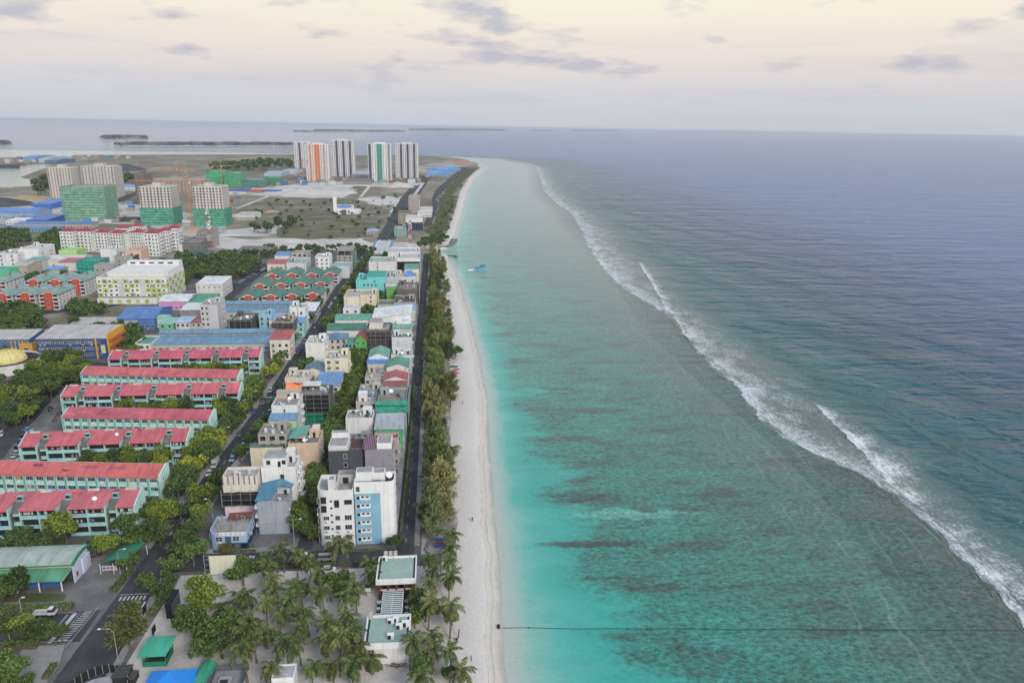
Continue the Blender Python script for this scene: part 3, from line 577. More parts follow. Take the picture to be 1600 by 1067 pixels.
def wins(root, hx, hy, face, cols, rows, w=1.3, h=1.4, z0=1.1, fh=3.1, mg=None, style='pane', skip=0.0, joined=False, span=None, name='window', off=0.0):
    L = 2 * (hx if face in 'sn' else hy)
    a, b = span if span else (0.0, 1.0)
    mg = mg if mg is not None else L * (b - a) / (cols * 2.0)
    pts = []
    for c in range(cols):
        u = -L / 2 + L * a + mg + (L * (b - a) - 2 * mg) * (c / (cols - 1.0) if cols > 1 else 0.5)
        for r_ in range(rows):
            if random.random() < skip: continue
            z = z0 + fh * r_ + h / 2
            d = {'s': (u, -hy - off, z), 'n': (-u, hy + off, z), 'e': (hx + off, u, z), 'w': (-hx - off, -u, z)}[face]
            pts.append(d)
    me = win_mesh(w, h, style)
    if not joined:
        for p in pts:
            link(name, me, root, p, ROTF[face])
            if random.random() < .22 and style != 'hole' and w > .8: o = link('air_conditioner', ac_mesh(), root, (p[0], p[1], p[2] - h / 2 - .6), ROTF[face])
        return None
    mb = MB()
    for p in pts:
        M = Matrix.Translation(p) @ Matrix.Rotation(ROTF[face], 4, 'Z'); i = len(mb.v)
        mb.v += [tuple(M @ v.co) for v in me.vertices]
        for f in me.polygons: mb.f.append(tuple(i + k for k in f.vertices)); mb.m.append(f.material_index)
    o = mb.obj(name + 's', list(me.materials), root); tag(o, kind='stuff'); return o
def walls(root, hx, hy, h, color, parapet=0.8, name='wall', z0=0.0, x=0, y=0, mat=None, roofcol=(.36, .35, .33), roofmat=None, ch=0):
    mb = MB(); zt = h; zi = h - parapet; t = 0.22
    if ch:                                                       # rounded corners (bit 1 = front-left, 2 = front-right)
        P = []
        r_ = min(hx, hy) * 0.55
        for (sx, sy, bit, a0) in ((-1, -1, 1, 180), (1, -1, 2, 270), (1, 1, 4, 0), (-1, 1, 8, 90)):
            if ch & bit:
                for k in range(7):
                    a = R(a0 + 15 * k); P.append((x + sx * (hx - r_) + r_ * math.cos(a), y + sy * (hy - r_) + r_ * math.sin(a)))
            else: P.append((x + sx * hx, y + sy * hy))
    else: P = [(x - hx, y - hy), (x + hx, y - hy), (x + hx, y + hy), (x - hx, y + hy)]
    n = len(P); Q = [(x + (p[0] - x) * (1 - t / hx), y + (p[1] - y) * (1 - t / hy)) for p in P]
    for k in range(n):
        a, b, c, d = P[k], P[(k + 1) % n], Q[(k + 1) % n], Q[k]
        mb.quad((*a, z0), (*b, z0), (*b, zt), (*a, zt)); mb.quad((*a, zt), (*b, zt), (*c, zt), (*d, zt)); mb.quad((*d, zt), (*c, zt), (*c, zi), (*d, zi))
    w = mb.obj(name, mat or PAINT, root, color=color)
    mr = MB(); mr.poly([(*p, zi) for p in Q]); mr.obj('roof', roofmat or CONC, root, color=roofcol)
    return w
def boxpart(root, name, x0, y0, z0, x1, y1, z1, color, mat=None):
    mb = MB(); mb.box(min(x0, x1), min(y0, y1), z0, max(x0, x1), max(y0, y1), z1); o = mb.obj(name, mat or PAINT, root, color=color)
    if 'room' in name or name == 'stair_slab': m2 = MB(); m2.quad((min(x0, x1) + .25, min(y0, y1) + .25, z1 + .03), (max(x0, x1) - .25, min(y0, y1) + .25, z1 + .03), (max(x0, x1) - .25, max(y0, y1) - .25, z1 + .03), (min(x0, x1) + .25, max(y0, y1) - .25, z1 + .03)); m2.obj('roof_deck', CONC, o if o.parent and not o.parent.parent else root, color=(.34, .325, .31))
    return o
def tank(root, x, y, z, col=(.6, .6, .58)):
    mb = MB(); mb.cyl(x, y, z, z + 1.3, .6, .6, 10); mb.cyl(x, y, z + 1.3, z + 1.6, .6, .15, 10); mb.obj('water_tank', PAINT, root, color=col, smooth=False)
def acunit(root, x, y, z, s=1.0):
    mb = MB(); mb.box(x - .5 * s, y - .3 * s, z + .1, x + .5 * s, y + .3 * s, z + .1 + .8 * s); mb.box(x - .45 * s, y - .33 * s, z + .2, x + .05 * s, y - .3 * s, z + .8 * s, 1)
    mb.obj('air_conditioner', [WHITE, DARK], root)
def dish(root, x, y, z, r=0.8):
    mb = MB(); mb.cyl(x, y, z, z + 1.0, .05, .05, 5); rows = []
    c = Vector((x, y, z + 1.2)); d = Vector((0.3, -0.6, 0.74)).normalized(); u = d.orthogonal().normalized(); w = d.cross(u)
    for t in (0.05, 0.6, 1.0):
        rows.append([tuple(c + d * (r * 0.28 * t * t) + (u * math.cos(k * math.pi / 6) + w * math.sin(k * math.pi / 6)) * r * t) for k in range(12)])
    i = len(mb.v)
    for q in rows: mb.v += q
    for j in range(2):
        for k in range(12): mb.f.append((i + j * 12 + k, i + j * 12 + (k + 1) % 12, i + (j + 1) * 12 + (k + 1) % 12, i + (j + 1) * 12 + k)); mb.m.append(0)
    mb.obj('satellite_dish', WHITE, root)
def stairhead(root, x, y, z, w, d, h, col):
    mb = MB(); mb.box(x - w / 2, y - d / 2, z, x + w / 2, y + d / 2, z + h); mb.box(x - w / 2 - .15, y - d / 2 - .15, z + h, x + w / 2 + .15, y + d / 2 + .15, z + h + .18)
    o = mb.obj('stair_head', PAINT, root, color=col)
    m2 = MB(); m2.box(x - .45, y - d / 2 - .05, z + .05, x + .45, y - d / 2 - .005, z + 2.05); m2.obj('door', DARK, o)
def railing(root, hx, hy, z, h=1.0):
    mb = MB()
    for a, b in (((-hx, -hy), (hx, -hy)), ((hx, -hy), (hx, hy)), ((-hx, hy), (hx, hy)), ((-hx, -hy), (-hx, hy))):
        for q in (0.5, 1.0): mb.bar((*a, z + h * q), (*b, z + h * q), .035)
        n = max(2, int(math.dist(a, b) / 1.6))
        for k in range(n + 1):
            t = k / n; p = (a[0] + (b[0] - a[0]) * t, a[1] + (b[1] - a[1]) * t); mb.bar((*p, z), (*p, z + h), .03)
    mb.obj('railing', METAL, root)
def clutter(root, hx, hy, z, k, col, stair=True):
    rr = random.Random(k * 7 + 3)
    if stair and hx > 2.5 and hy > 2.5:
        w, d = min(3.4, hx * .8), min(3.2, hy * .8); sx = rr.choice((-1, 1)); stairhead(root, sx * (hx - w / 2 - .4), hy - d / 2 - .4 - rr.random() * (hy * .5), z, w, d, 2.4, col)
    for q in range(rr.randint(1, 3)): tank(root, rr.uniform(-hx + 1, hx - 1), rr.uniform(-hy + 1, hy - 1), z, rr.choice([(.6, .6, .58), (.08, .08, .09), (.1, .2, .4), (.55, .52, .45)]))
    for q in range(rr.randint(1, 4)): acunit(root, rr.uniform(-hx + .8, hx - .8), rr.uniform(-hy + .6, hy - .6), z)
    if rr.random() < 0.5: dish(root, rr.uniform(-hx + 1, hx - 1), rr.uniform(-hy + 1, hy - 1), z, rr.uniform(.6, 1.0))
    mb = MB()
    for q in range(rr.randint(3, 8)):                            # loose boards, pipes and boxes lying on the roof
        x, y, a = rr.uniform(-hx + .8, hx - .8), rr.uniform(-hy + .8, hy - .8), rr.uniform(.15, .7); mb.box(x - a, y - rr.uniform(.2, .8), z, x + a, y + .2, z + rr.uniform(.1, .6))
    tag(mb.obj('roof_clutter', CONC, root, color=rr.choice([(.3, .28, .25), (.4, .39, .37), (.2, .16, .13), (.25, .3, .33)])), kind='stuff')
def roof(root, kind, hx, hy, z, rh, color, ov=0.4, wall_col=(.6, .6, .6), x=0, y=0, mat=None, name='roof'):
    mb = MB(); mg = MB(); t = 0.12; X0, X1, Y0, Y1 = x - hx - ov, x + hx + ov, y - hy - ov, y + hy + ov
    def slab(a, b, c, d):
        mb.quad(a, b, c, d); lo = [(p[0], p[1], p[2] - t) for p in (a, b, c, d)]; mb.quad(lo[3], lo[2], lo[1], lo[0])
        P = [a, b, c, d]
        for k in range(4): mb.quad(lo[k], lo[(k + 1) % 4], P[(k + 1) % 4], P[k])
    def tri(a, b, c): mg.poly([a, b, c])
    x0, x1, y0, y1 = x - hx, x + hx, y - hy, y + hy
    if kind == 'gx':                                             # ridge along x
        slab((X0, Y0, z), (X1, Y0, z), (X1, y, z + rh), (X0, y, z + rh)); slab((X0, y, z + rh), (X1, y, z + rh), (X1, Y1, z), (X0, Y1, z))
        tri((x1, y0, z), (x1, y1, z), (x1, y, z + rh - .15)); tri((x0, y1, z), (x0, y0, z), (x0, y, z + rh - .15))
    elif kind == 'gy':
        slab((X0, Y0, z), (x, Y0, z + rh), (x, Y1, z + rh), (X0, Y1, z)); slab((x, Y0, z + rh), (X1, Y0, z), (X1, Y1, z), (x, Y1, z + rh))
        tri((x0, y0, z), (x1, y0, z), (x, y0, z + rh - .15)); tri((x1, y1, z), (x0, y1, z), (x, y1, z + rh - .15))
    elif kind in ('ms', 'mn', 'me', 'mw'):                       # one slope, named after its low side
        zz = {'ms': (0, 0, rh, rh), 'mn': (rh, rh, 0, 0), 'me': (rh, 0, 0, rh), 'mw': (0, rh, rh, 0)}[kind]
        C = [(X0, Y0), (X1, Y0), (X1, Y1), (X0, Y1)]; slab(*[(*c, z + q) for c, q in zip(C, zz)])
        W = [(x0, y0), (x1, y0), (x1, y1), (x0, y1)]
        for k in range(4):
            a, b = W[k], W[(k + 1) % 4]; mg.quad((*a, z - .02), (*b, z - .02), (*b, z + max(0, zz[(k + 1) % 4] - .14)), (*a, z + max(0, zz[k] - .14)))
    elif kind == 'hip':
        i = min(hx, hy) * 0.95 + ov
        if hx >= hy: A, B = (X0 + i, y, z + rh), (X1 - i, y, z + rh)
        else: A, B = (x, Y0 + i, z + rh), (x, Y1 - i, z + rh)
        c = [(X0, Y0, z), (X1, Y0, z), (X1, Y1, z), (X0, Y1, z)]
        if hx >= hy: mb.poly([c[0], c[1], B, A]); mb.poly([c[1], c[2], B]); mb.poly([c[2], c[3], A, B]); mb.poly([c[3], c[0], A])
        else: mb.poly([c[0], c[1], A]); mb.poly([c[1], c[2], B, A]); mb.poly([c[2], c[3], B]); mb.poly([c[3], c[0], A, B])
        mb.box(X0, Y0, z - .25, X1, Y1, z - .02)
    elif kind == 'arch':                                         # barrel roof, axis along x
        n = 8; pr = [(Y0 + (Y1 - Y0) * k / n, z + rh * math.sin(math.pi * k / n)) for k in range(n + 1)]
        for (ya, za), (yb, zb) in zip(pr, pr[1:]): mb.quad((X0, ya, za), (X1, ya, za), (X1, yb, zb), (X0, yb, zb))
        mg.poly([(x1, p, q - .05) for p, q in pr]); mg.poly([(x0, p, q - .05) for p, q in pr[::-1]])
    o = mb.obj(name, mat or SHEET, root, color=color)
    if mg.f: mg.obj('gable', PAINT, root, color=wall_col)
    return o
def netting(root, hx, hy, z0, z1, color, faces='sewn', poles=True, top=False):
    o = .45; mb = MB(); q = []
    X, Y = hx + o, hy + o
    seg = {'s': ((-X, -Y), (X, -Y)), 'e': ((X, -Y), (X, Y)), 'n': ((X, Y), (-X, Y)), 'w': ((-X, Y), (-X, -Y))}
    ps = MB()
    for f in faces:
        a, b = Vector(seg[f][0]), Vector(seg[f][1]); n = max(2, int((b - a).length / 1.5)); nz = max(2, int((z1 - z0) / 1.6))
        nrm = Vector((b.y - a.y, a.x - b.x)).normalized(); i0 = len(mb.v)
        for j in range(nz + 1):
            for k in range(n + 1):
                p = a.lerp(b, k / n); z = z0 + (z1 - z0) * j / nz
                s_ = 0.16 * noise.noise((p.x * .7 + root.location.x, p.y * .7 + root.location.y, z * .8)) if 0 < k < n else 0
                zz = z + (0.35 * noise.noise((p.x * .5, p.y * .5 + root.location.x, 3)) if j in (0, nz) else 0)
                mb.v.append((p.x + nrm.x * s_, p.y + nrm.y * s_, zz))
        for j in range(nz):
            for k in range(n): mb.f.append((i0 + j * (n + 1) + k, i0 + j * (n + 1) + k + 1, i0 + (j + 1) * (n + 1) + k + 1, i0 + (j + 1) * (n + 1) + k)); mb.m.append(0)
        m_ = max(2, int((b - a).length / 2.6))
        for k in range(m_ + 1):
            p = a.lerp(b, k / m_) + nrm * .22; ps.bar((p.x, p.y, z0 - .3), (p.x, p.y, z1 + .9), .06)
        z = z0
        while z < z1 + .5: ps.bar((a.x + nrm.x * .22, a.y + nrm.y * .22, z), (b.x + nrm.x * .22, b.y + nrm.y * .22, z), .05); z += 2.0
    mb.obj('netting', NET, root, color=color)
    if poles: ps.obj('scaffold', METAL, root)
BRECTS = []                                                      # footprints, so that trees keep clear of them
LAND = []                                                        # (x, y, short phrase) for telling repeats apart
def reg(x0, x1, y0, y1, short=None):
    BRECTS.append((x0, x1, y0, y1))
    if short: LAND.append(((x0 + x1) / 2, y0, short))
def bld(name, label, short, rc, h, wall, rf='flat', rcol=(.36, .35, .33), rh=2.0, w=(), cl=None, ch=0, floor_band=False, net=None, cat=None, par=0.8, balc=(), rz=0.0, joined=None, wall2=None):
    x0, x1, y0, y1 = rc; hx, hy = (x1 - x0) / 2, (y1 - y0) / 2
    root = thing(name, label, cat or 'building', ((x0 + x1) / 2, (y0 + y1) / 2, 0), rz)
    wl_ = srgb(wall) if isinstance(wall, (str,)) else wall; rc_ = srgb(rcol) if isinstance(rcol, str) else rcol
    if isinstance(rcol, str): g_ = sum(rc_[:3]) / 3; rc_ = tuple(c * .8 + g_ * .2 for c in rc_[:3])
    if isinstance(wall, str): g_ = sum(wl_[:3]) / 3; wl_ = tuple(c * .88 + g_ * .12 for c in wl_[:3])
    jn = joined if joined is not None else (y0 > 640)
    if rf == 'flat': walls(root, hx, hy, h, wl_, par, roofcol=rc_, ch=ch)
    else:
        mb = MB(); mb.box(-hx, -hy, 0, hx, hy, h, bottom=False); mb.obj('wall', PAINT, root, color=wl_)
        roof(root, rf, hx, hy, h + .02, rh, rc_, wall_col=wl_)
    if wall2:                                                    # (z0, z1, colour): a painted band of the front and sides, 4 cm proud
        for z0, z1, c in wall2:
            mb = MB(); e = .04; mb.box(-hx - e, -hy - e, z0, hx + e, hy + e, z1); mb.obj('wall_band', PAINT, root, color=srgb(c) if isinstance(c, str) else c)
    fl = max(1, round(h / 3.15))
    for spec in w:
        face, cols = spec[0], spec[1]; rows = spec[2] if len(spec) > 2 else fl; kw = spec[3] if len(spec) > 3 else {}
        kw = dict(kw); kw.setdefault('fh', (h - (par if rf == 'flat' else 0)) / max(rows, 1) if rows >= fl else 3.15)
        kw.setdefault('joined', jn); wins(root, hx, hy, face, cols, rows, **kw)
    for face, rows, sp in balc:
        L = hx if face in 'sn' else hy
        for r_ in range(1, rows + 1):
            z = r_ * h / (rows + 1.0); a, b = -L + 2 * L * sp[0], -L + 2 * L * sp[1]; mb = MB()
            if face == 'e': mb.box(hx, a, z - .15, hx + 1.2, b, z); mb.box(hx + 1.1, a, z, hx + 1.2, b, z + .95); mb.box(hx, a, z, hx + 1.2, a + .1, z + .95); mb.box(hx, b - .1, z, hx + 1.2, b, z + .95)
            else: mb.box(a, -hy - 1.2, z - .15, b, -hy, z); mb.box(a, -hy - 1.2, z, b, -hy - 1.1, z + .95); mb.box(a, -hy - 1.2, z, a + .1, -hy, z + .95); mb.box(b - .1, -hy - 1.2, z, b, -hy, z + .95)
            mb.obj('balcony', PAINT, root, color=wl_)
    if floor_band:
        for k in range(1, fl):
            mb = MB(); z = k * h / fl; e = .07; mb.box(-hx - e, -hy - e, z - .12, hx + e, hy + e, z + .12); mb.obj('ledge', PAINT, root, color=tuple(c * .92 for c in wl_[:3]))
    if net: netting(root, hx, hy, net[0], net[1], srgb(net[2]) if isinstance(net[2], str) else net[2], *(net[3:]))
    if cl: clutter(root, hx - .3, hy - .3, h - par, cl, wl_)
    reg(x0, x1, y0, y1, short); return root, hx, hy
# ================================================================== THE TOWN
W_, CRM, GRY = '#dcdcda', '#d8cfb4', '#a9a6a3'
HOLE = dict(style='hole')
# ---- the front block facing the park
def front_block():
    # light blue corner cafe
    rc = rect(325, 384, 832, 806, 5.6)
    r_, hx, hy = bld('corner_cafe', 'low light-blue corner cafe with rounded white parapet and unfinished roof', 'light-blue corner cafe', rc, 5.6, '#9db9d2', 'flat', (.33, .32, .30), ch=1,
                     w=(('s', 2, 1, dict(z0=2.9, w=1.7, h=1.4, style='cross', mg=3.0)), ('e', 3, 1, dict(z0=2.9, w=1.2, h=1.3)), ('w', 2, 1, dict(z0=2.9))))
    mb = MB(); mb.box(-hx * .45, -hy - .08, 0.05, hx + .08, hy + .05, 2.2); mb.obj('ground_floor', PAINT, r_, color=srgb('#2c4470'))
    for k in range(5): boxpart(r_, 'shop_window', -hx * .4 + k * 2.0, -hy - .13, .5, -hx * .4 + k * 2.0 + 1.5, -hy - .085, 1.9, (.02, .02, .03), GLASS)
    boxpart(r_, 'front_door', -.7, -hy - .06, 2.75, 1.0, -hy - .005, 4.3, srgb('#3d5c86'))
    mb = MB(); mb.box(-hx * .42, -hy - .05, 4.65, hx + .05, -hy + .1, 5.62); mb.obj('fascia', PAINT, r_, color=srgb('#e2e2df'))
    rr = random.Random(4)
    for k in range(7): boxpart(r_, 'fascia_sign', -hx * .36 + k * 1.35, -hy - .085, 4.95, -hx * .36 + k * 1.35 + rr.uniform(.4, .85), -hy - .055, 5.35, srgb('#8aa0b5'))
    for k in range(12): mb = MB(); x, y = rr.uniform(-hx + 1, hx - .6), rr.uniform(-hy + 1, hy - .6); mb.box(x - .15, y - .15, 4.8, x + .15, y + .15, 4.8 + rr.uniform(.7, 2.0)); mb.obj('column_stub', CONC, r_, color=(.36, .33, .29))
    mb = MB()
    for k in range(40): x, y, a = rr.uniform(-hx + 1, hx - .8), rr.uniform(-hy + 1, hy - .8), rr.uniform(.15, .6); mb.box(x - a, y - a * .6, 4.8, x + a, y + a * .6, 4.8 + rr.uniform(.08, .5))
    tag(mb.obj('rubble', CONC, r_, color=(.38, .35, .32)), kind='stuff')
    mb = MB(); mb.quad((-hx * .3, hy - 2.6, 5.7), (hx, hy - 2.2, 6.1), (hx, hy - .1, 7.0), (-hx * .3, hy - .1, 6.7)); mb.obj('rusty_canopy', SHEET, r_, color=(.16, .06, .045))
    # pink house with black net band and cream crenellated top
    rc = rect(347, 401, 744, 729, 15.0)
    r_, hx, hy = bld('netted_house', 'pink house with black net band and battered cream crenellated top floor', 'pink house with cream crenellated top', rc, 15.0, '#d9d0c2', 'flat', (.4, .39, .37), par=1.0,
                     wall2=((0, 5.0, '#dcc9ca'),), w=(('s', 1, 3, dict(w=.6, h=1.1, span=(.55, .75))), ('e', 2, 4, dict(w=.8, h=1.2)), ('w', 2, 4)))
    netting(r_, hx, hy, 5.2, 9.8, (.028, .028, .03), 'sew')
    for k in range(7): boxpart(r_, 'merlon', -hx + k * 2 * hx / 6.6, -hy - .1, 12.2, -hx + k * 2 * hx / 6.6 + .35, -hy - .003, 15.1, (.2, .18, .16))
    clutter(r_, hx - .6, hy - .6, 14.0, 31, srgb('#d9d0c2'), False)
    # slate house with teal folded roof
    rc = rect(402, 449, 784, 766, 10.8)
    r_, hx, hy = bld('slate_house', 'slate-blue narrow house with folded teal sheet roof and small terrace', 'slate-blue house with teal roof', rc, 10.8, '#9ca5b0', 'flat', (.3, .3, .3), par=.3, floor_band=True,
                     w=(('e', 3, 3, dict(w=1.0)), ('w', 2, 3)))
    mb = MB(); xl, xm, xr = -hx - .6, hx * .12, hx + .5
    mb.quad((xl, -hy - .6, 11.3), (xm - .4, -hy - .6, 12.3), (xm + .8, hy + .5, 14.6), (xl + .5, hy + .5, 13.2)); mb.quad((xm + .8, hy - 2.6, 14.0), (xr, hy - 2.2, 12.6), (xr, hy + .5, 12.6), (xm + .8, hy + .5, 14.6)); mb.obj('roof_sheet', SHEET, r_, color=srgb('#4f8298'))
    boxpart(r_, 'upper_wall', -hx + .1, -hy + .02, 10.75, hx * .1, hy, 11.25, srgb('#9ca5b0')); boxpart(r_, 'upper_wall', hx * .1, hy - 2.4, 10.75, hx - .2, hy - .1, 12.5, srgb('#b9bec5'))
    boxpart(r_, 'terrace_door', hx * .55, hy - 2.46, 10.6, hx * .55 + .9, hy - 2.405, 12.2, None, DARK); railing(r_, hx - .1, hy - .1, 10.8, .9); acunit(r_, hx * .4, -hy + 1.2, 10.5)
    for k in range(3): boxpart(r_, 'balcony', -hx - 1.0, -hy + .3, 3 * k + 2.4, -hx, -hy + 2.6, 3 * k + 3.3, srgb('#c9ccd0'))
    # tall white house
    rc = rect(408, 461, 730, 712, 16.0)
    r_, hx, hy = bld('white_house', 'tall white house with set-back penthouse and stacked balconies on its right side', 'tall white house with penthouse', rc, 16.0, '#e6e6e4', 'flat', (.42, .41, .4), par=.9,
                     w=(('s', 1, 1, dict(z0=11.4, w=1.2, h=2.2, mg=0, span=(.58, .62))), ('e', 3, 5, dict(w=1.1, h=1.3)), ('w', 3, 5)), balc=(('e', 4, (.25, .6)), ('e', 4, (.68, .98))))
    mb = MB(); mb.box(-hx + .3, -hy + 1.6, 15.1, hx * .45, hy - .3, 18.3); p = mb.obj('penthouse', PAINT, r_, color=srgb('#e6e6e4'))
    for x in (-hx * .62, hx * .28): link('window', win_mesh(1.2, 1.4), r_, (x, -hy + 1.6, 17.0))
    boxpart(r_, 'door', -hx * .08, -hy + 1.55, 15.2, -hx * .08 + .9, -hy + 1.595, 17.3, None, DARK)
    boxpart(r_, 'penthouse_roof', -hx + .4, -hy + 1.7, 18.3, hx * .4, hy - .4, 18.36, (.38, .37, .36), CONC); stairhead(r_, hx * .55, hy - 1.8, 15.1, 2.6, 2.6, 3.9, srgb('#dedfdd'))
    # white block with unfinished roof (left of the blue one)
    rc = rect(494, 551, 766, 741, 18.4)
    r_, hx, hy = bld('white_block', 'white six-storey block with scattered square openings and unfinished roof terrace', 'white block with square openings', rc, 18.4, '#e3e3e1', 'flat', (.36, .35, .33), ch=1, par=1.4,
                     w=(('s', 1, 3, dict(span=(.18, .3), w=1.5, h=1.2, z0=2.6, style='pane')), ('s', 1, 3, dict(span=(.48, .62), w=1.3, h=1.4, z0=2.5)), ('s', 1, 3, dict(span=(.78, .9), w=1.9, h=1.5, z0=2.5)),
                        ('s', 1, 7, dict(span=(.36, .42), w=.6, h=.55, z0=1.2, fh=2.25, style='hole')), ('s', 1, 1, dict(span=(.48, .6), w=1.4, h=2.4, z0=12.9, style='hole')), ('s', 1, 1, dict(span=(.78, .93), w=2.2, h=1.5, z0=13.8, style='hole')),
                        ('s', 1, 2, dict(span=(.1, .26), w=1.6, h=2.2, z0=11.4, fh=2.8, style='hole')), ('w', 3, 5)))
    wl = srgb('#dcdcd9'); boxpart(r_, 'roof_room', -hx * .35, -hy + .6, 17.0, hx * .02, -hy + 3.4, 21.4, wl); boxpart(r_, 'roof_room', hx * .02, hy - 3.6, 17.0, hx - .3, hy - .3, 19.9, (.46, .45, .43))
    boxpart(r_, 'roof_opening', hx * .3, hy - 3.66, 17.1, hx * .62, hy - 3.605, 19.1, None, DARK); boxpart(r_, 'terrace_wall', hx * .02, -hy + .4, 17.0, hx * .15, hy - 3.6, 18.9, (.5, .48, .46))
    mb = MB(); rr = random.Random(8)
    for k in range(26): a = rr.uniform(-.5, .8); x, y = rr.uniform(hx * .1, hx - 2), rr.uniform(hy - 3.2, hy - 1.0); mb.bar((x, y, 19.95), (x + 2.2 * math.cos(a), y + 1.6 * math.sin(a), 20.05 + rr.random() * .3), .06)
    tag(mb.obj('timber_pile', CONC, r_, color=(.3, .27, .24)), kind='stuff')
    # blue and white block
    rc = rect(553, 616, 753, 737, 20.2)
    r_, hx, hy = bld('blue_block', 'pale blue and white six-storey block with rounded right corner', 'pale blue and white corner block', rc, 20.2, '#e6e6e5', 'flat', (.40, .38, .37), ch=2, par=.9,
                     w=(('e', 3, 6, dict(w=.8, h=1.5, span=(.25, 1.0))), ('w', 2, 5)))
    mb = MB(); mb.box(-hx + .02, -hy - .12, 0.2, hx * .28, -hy + .3, 16.6); mb.obj('blue_front', PAINT, r_, color=srgb('#86b3cb'))
    for k in range(6):
        z = 1.0 + 2.72 * k; mb = MB(); mb.box(-hx * .92, -hy - .14, z, -hx * .22, -hy - .125, z + 1.35, 0); o = mb.obj('loggia', WHITE, r_)
        for q in range(3): boxpart(o, 'pane', -hx * .9 + q * hx * .23, -hy - .17, z + (.7 if q else .15), -hx * .9 + q * hx * .23 + hx * .15, -hy - .142, z + 1.25, None, GLASS)
    wins(r_, hx, hy, 's', 1, 1, w=1.0, h=1.6, z0=17.3, span=(.04, .14)); boxpart(r_, 'roof_light', -hx * .1, -hy + .4, 19.35, hx * .3, -hy + 2.2, 19.9, (.03, .10, .13), GLASS)
    boxpart(r_, 'roof_room', -hx + .3, hy - 3.8, 19.2, -hx * .1, hy - .3, 22.0, srgb('#dfdfdd')); boxpart(r_, 'roof_room', -hx * .1, hy - 3.4, 19.2, hx * .5, hy - .3, 21.5, srgb('#e4e4e2')); boxpart(r_, 'brown_deck', hx * .52, -hy + 2.0, 19.3, hx - .5, hy - .5, 19.42, (.06, .035, .03)); dish(r_, hx * .7, 0, 19.4, 1.0)
    # dark slate block
    rc = rect(513, 566, 704, 686, 13.5)
    r_, hx, hy = bld('charcoal_block', 'charcoal block with white roof rooms and dark window slot', 'charcoal block', rc, 13.5, '#50555b', 'flat', (.40, .36, .34), par=.8, w=(('s', 1, 4, dict(span=(.46, .52), w=1.0, h=1.6)), ('e', 3, 4), ('w', 2, 4)))
    boxpart(r_, 'roof_room', -hx + .1, -hy + .15, 12.7, hx * .12, hy - .2, 15.2, srgb('#dcdbd8')); boxpart(r_, 'roof_room', -hx + .4, hy - 2.6, 15.1, hx * .1, hy - .4, 17.1, srgb('#e4e3e0')); boxpart(r_, 'roof_garden', hx * .2, -hy + .8, 12.75, hx - .5, hy - .8, 12.95, (.11, .05, .04)); railing(r_, hx - .1, hy - .1, 13.5, .7)
    # grey block with orange awning
    rc = rect(570, 614, 702, 687, 14.5)
    r_, hx, hy = bld('grey_block', 'mauve-grey blank-walled block with orange awning frame and white roof room', 'mauve-grey block with orange awning', rc, 14.5, '#97919a', 'flat', (.42, .41, .4), par=.6, w=(('e', 4, 4, dict(w=.9)), ('w', 2, 4)), balc=(('e', 3, (.3, .7)),))
    boxpart(r_, 'roof_room', -hx * .15, -hy + .6, 13.9, hx - .5, hy - .4, 16.4, srgb('#e8e7e6'))
    mb = MB(); mb.quad((-hx - .3, -hy - .2, 14.6), (-hx * .3, -hy - .2, 14.6), (-hx * .3, hy * .6, 16.6), (-hx - .3, hy * .6, 16.6)); o = mb.obj('awning', SHEET, r_, color=srgb('#46598a'))
    for k in range(7): x = -hx - .3 + k * (hx * .7 + .3) / 6; mb = MB(); mb.bar((x, -hy - .3, 14.68), (x, hy * .6, 16.68), .09); mb.obj('awning_bar', PAINT, o, color=(.6, .2, .05))
front_block()
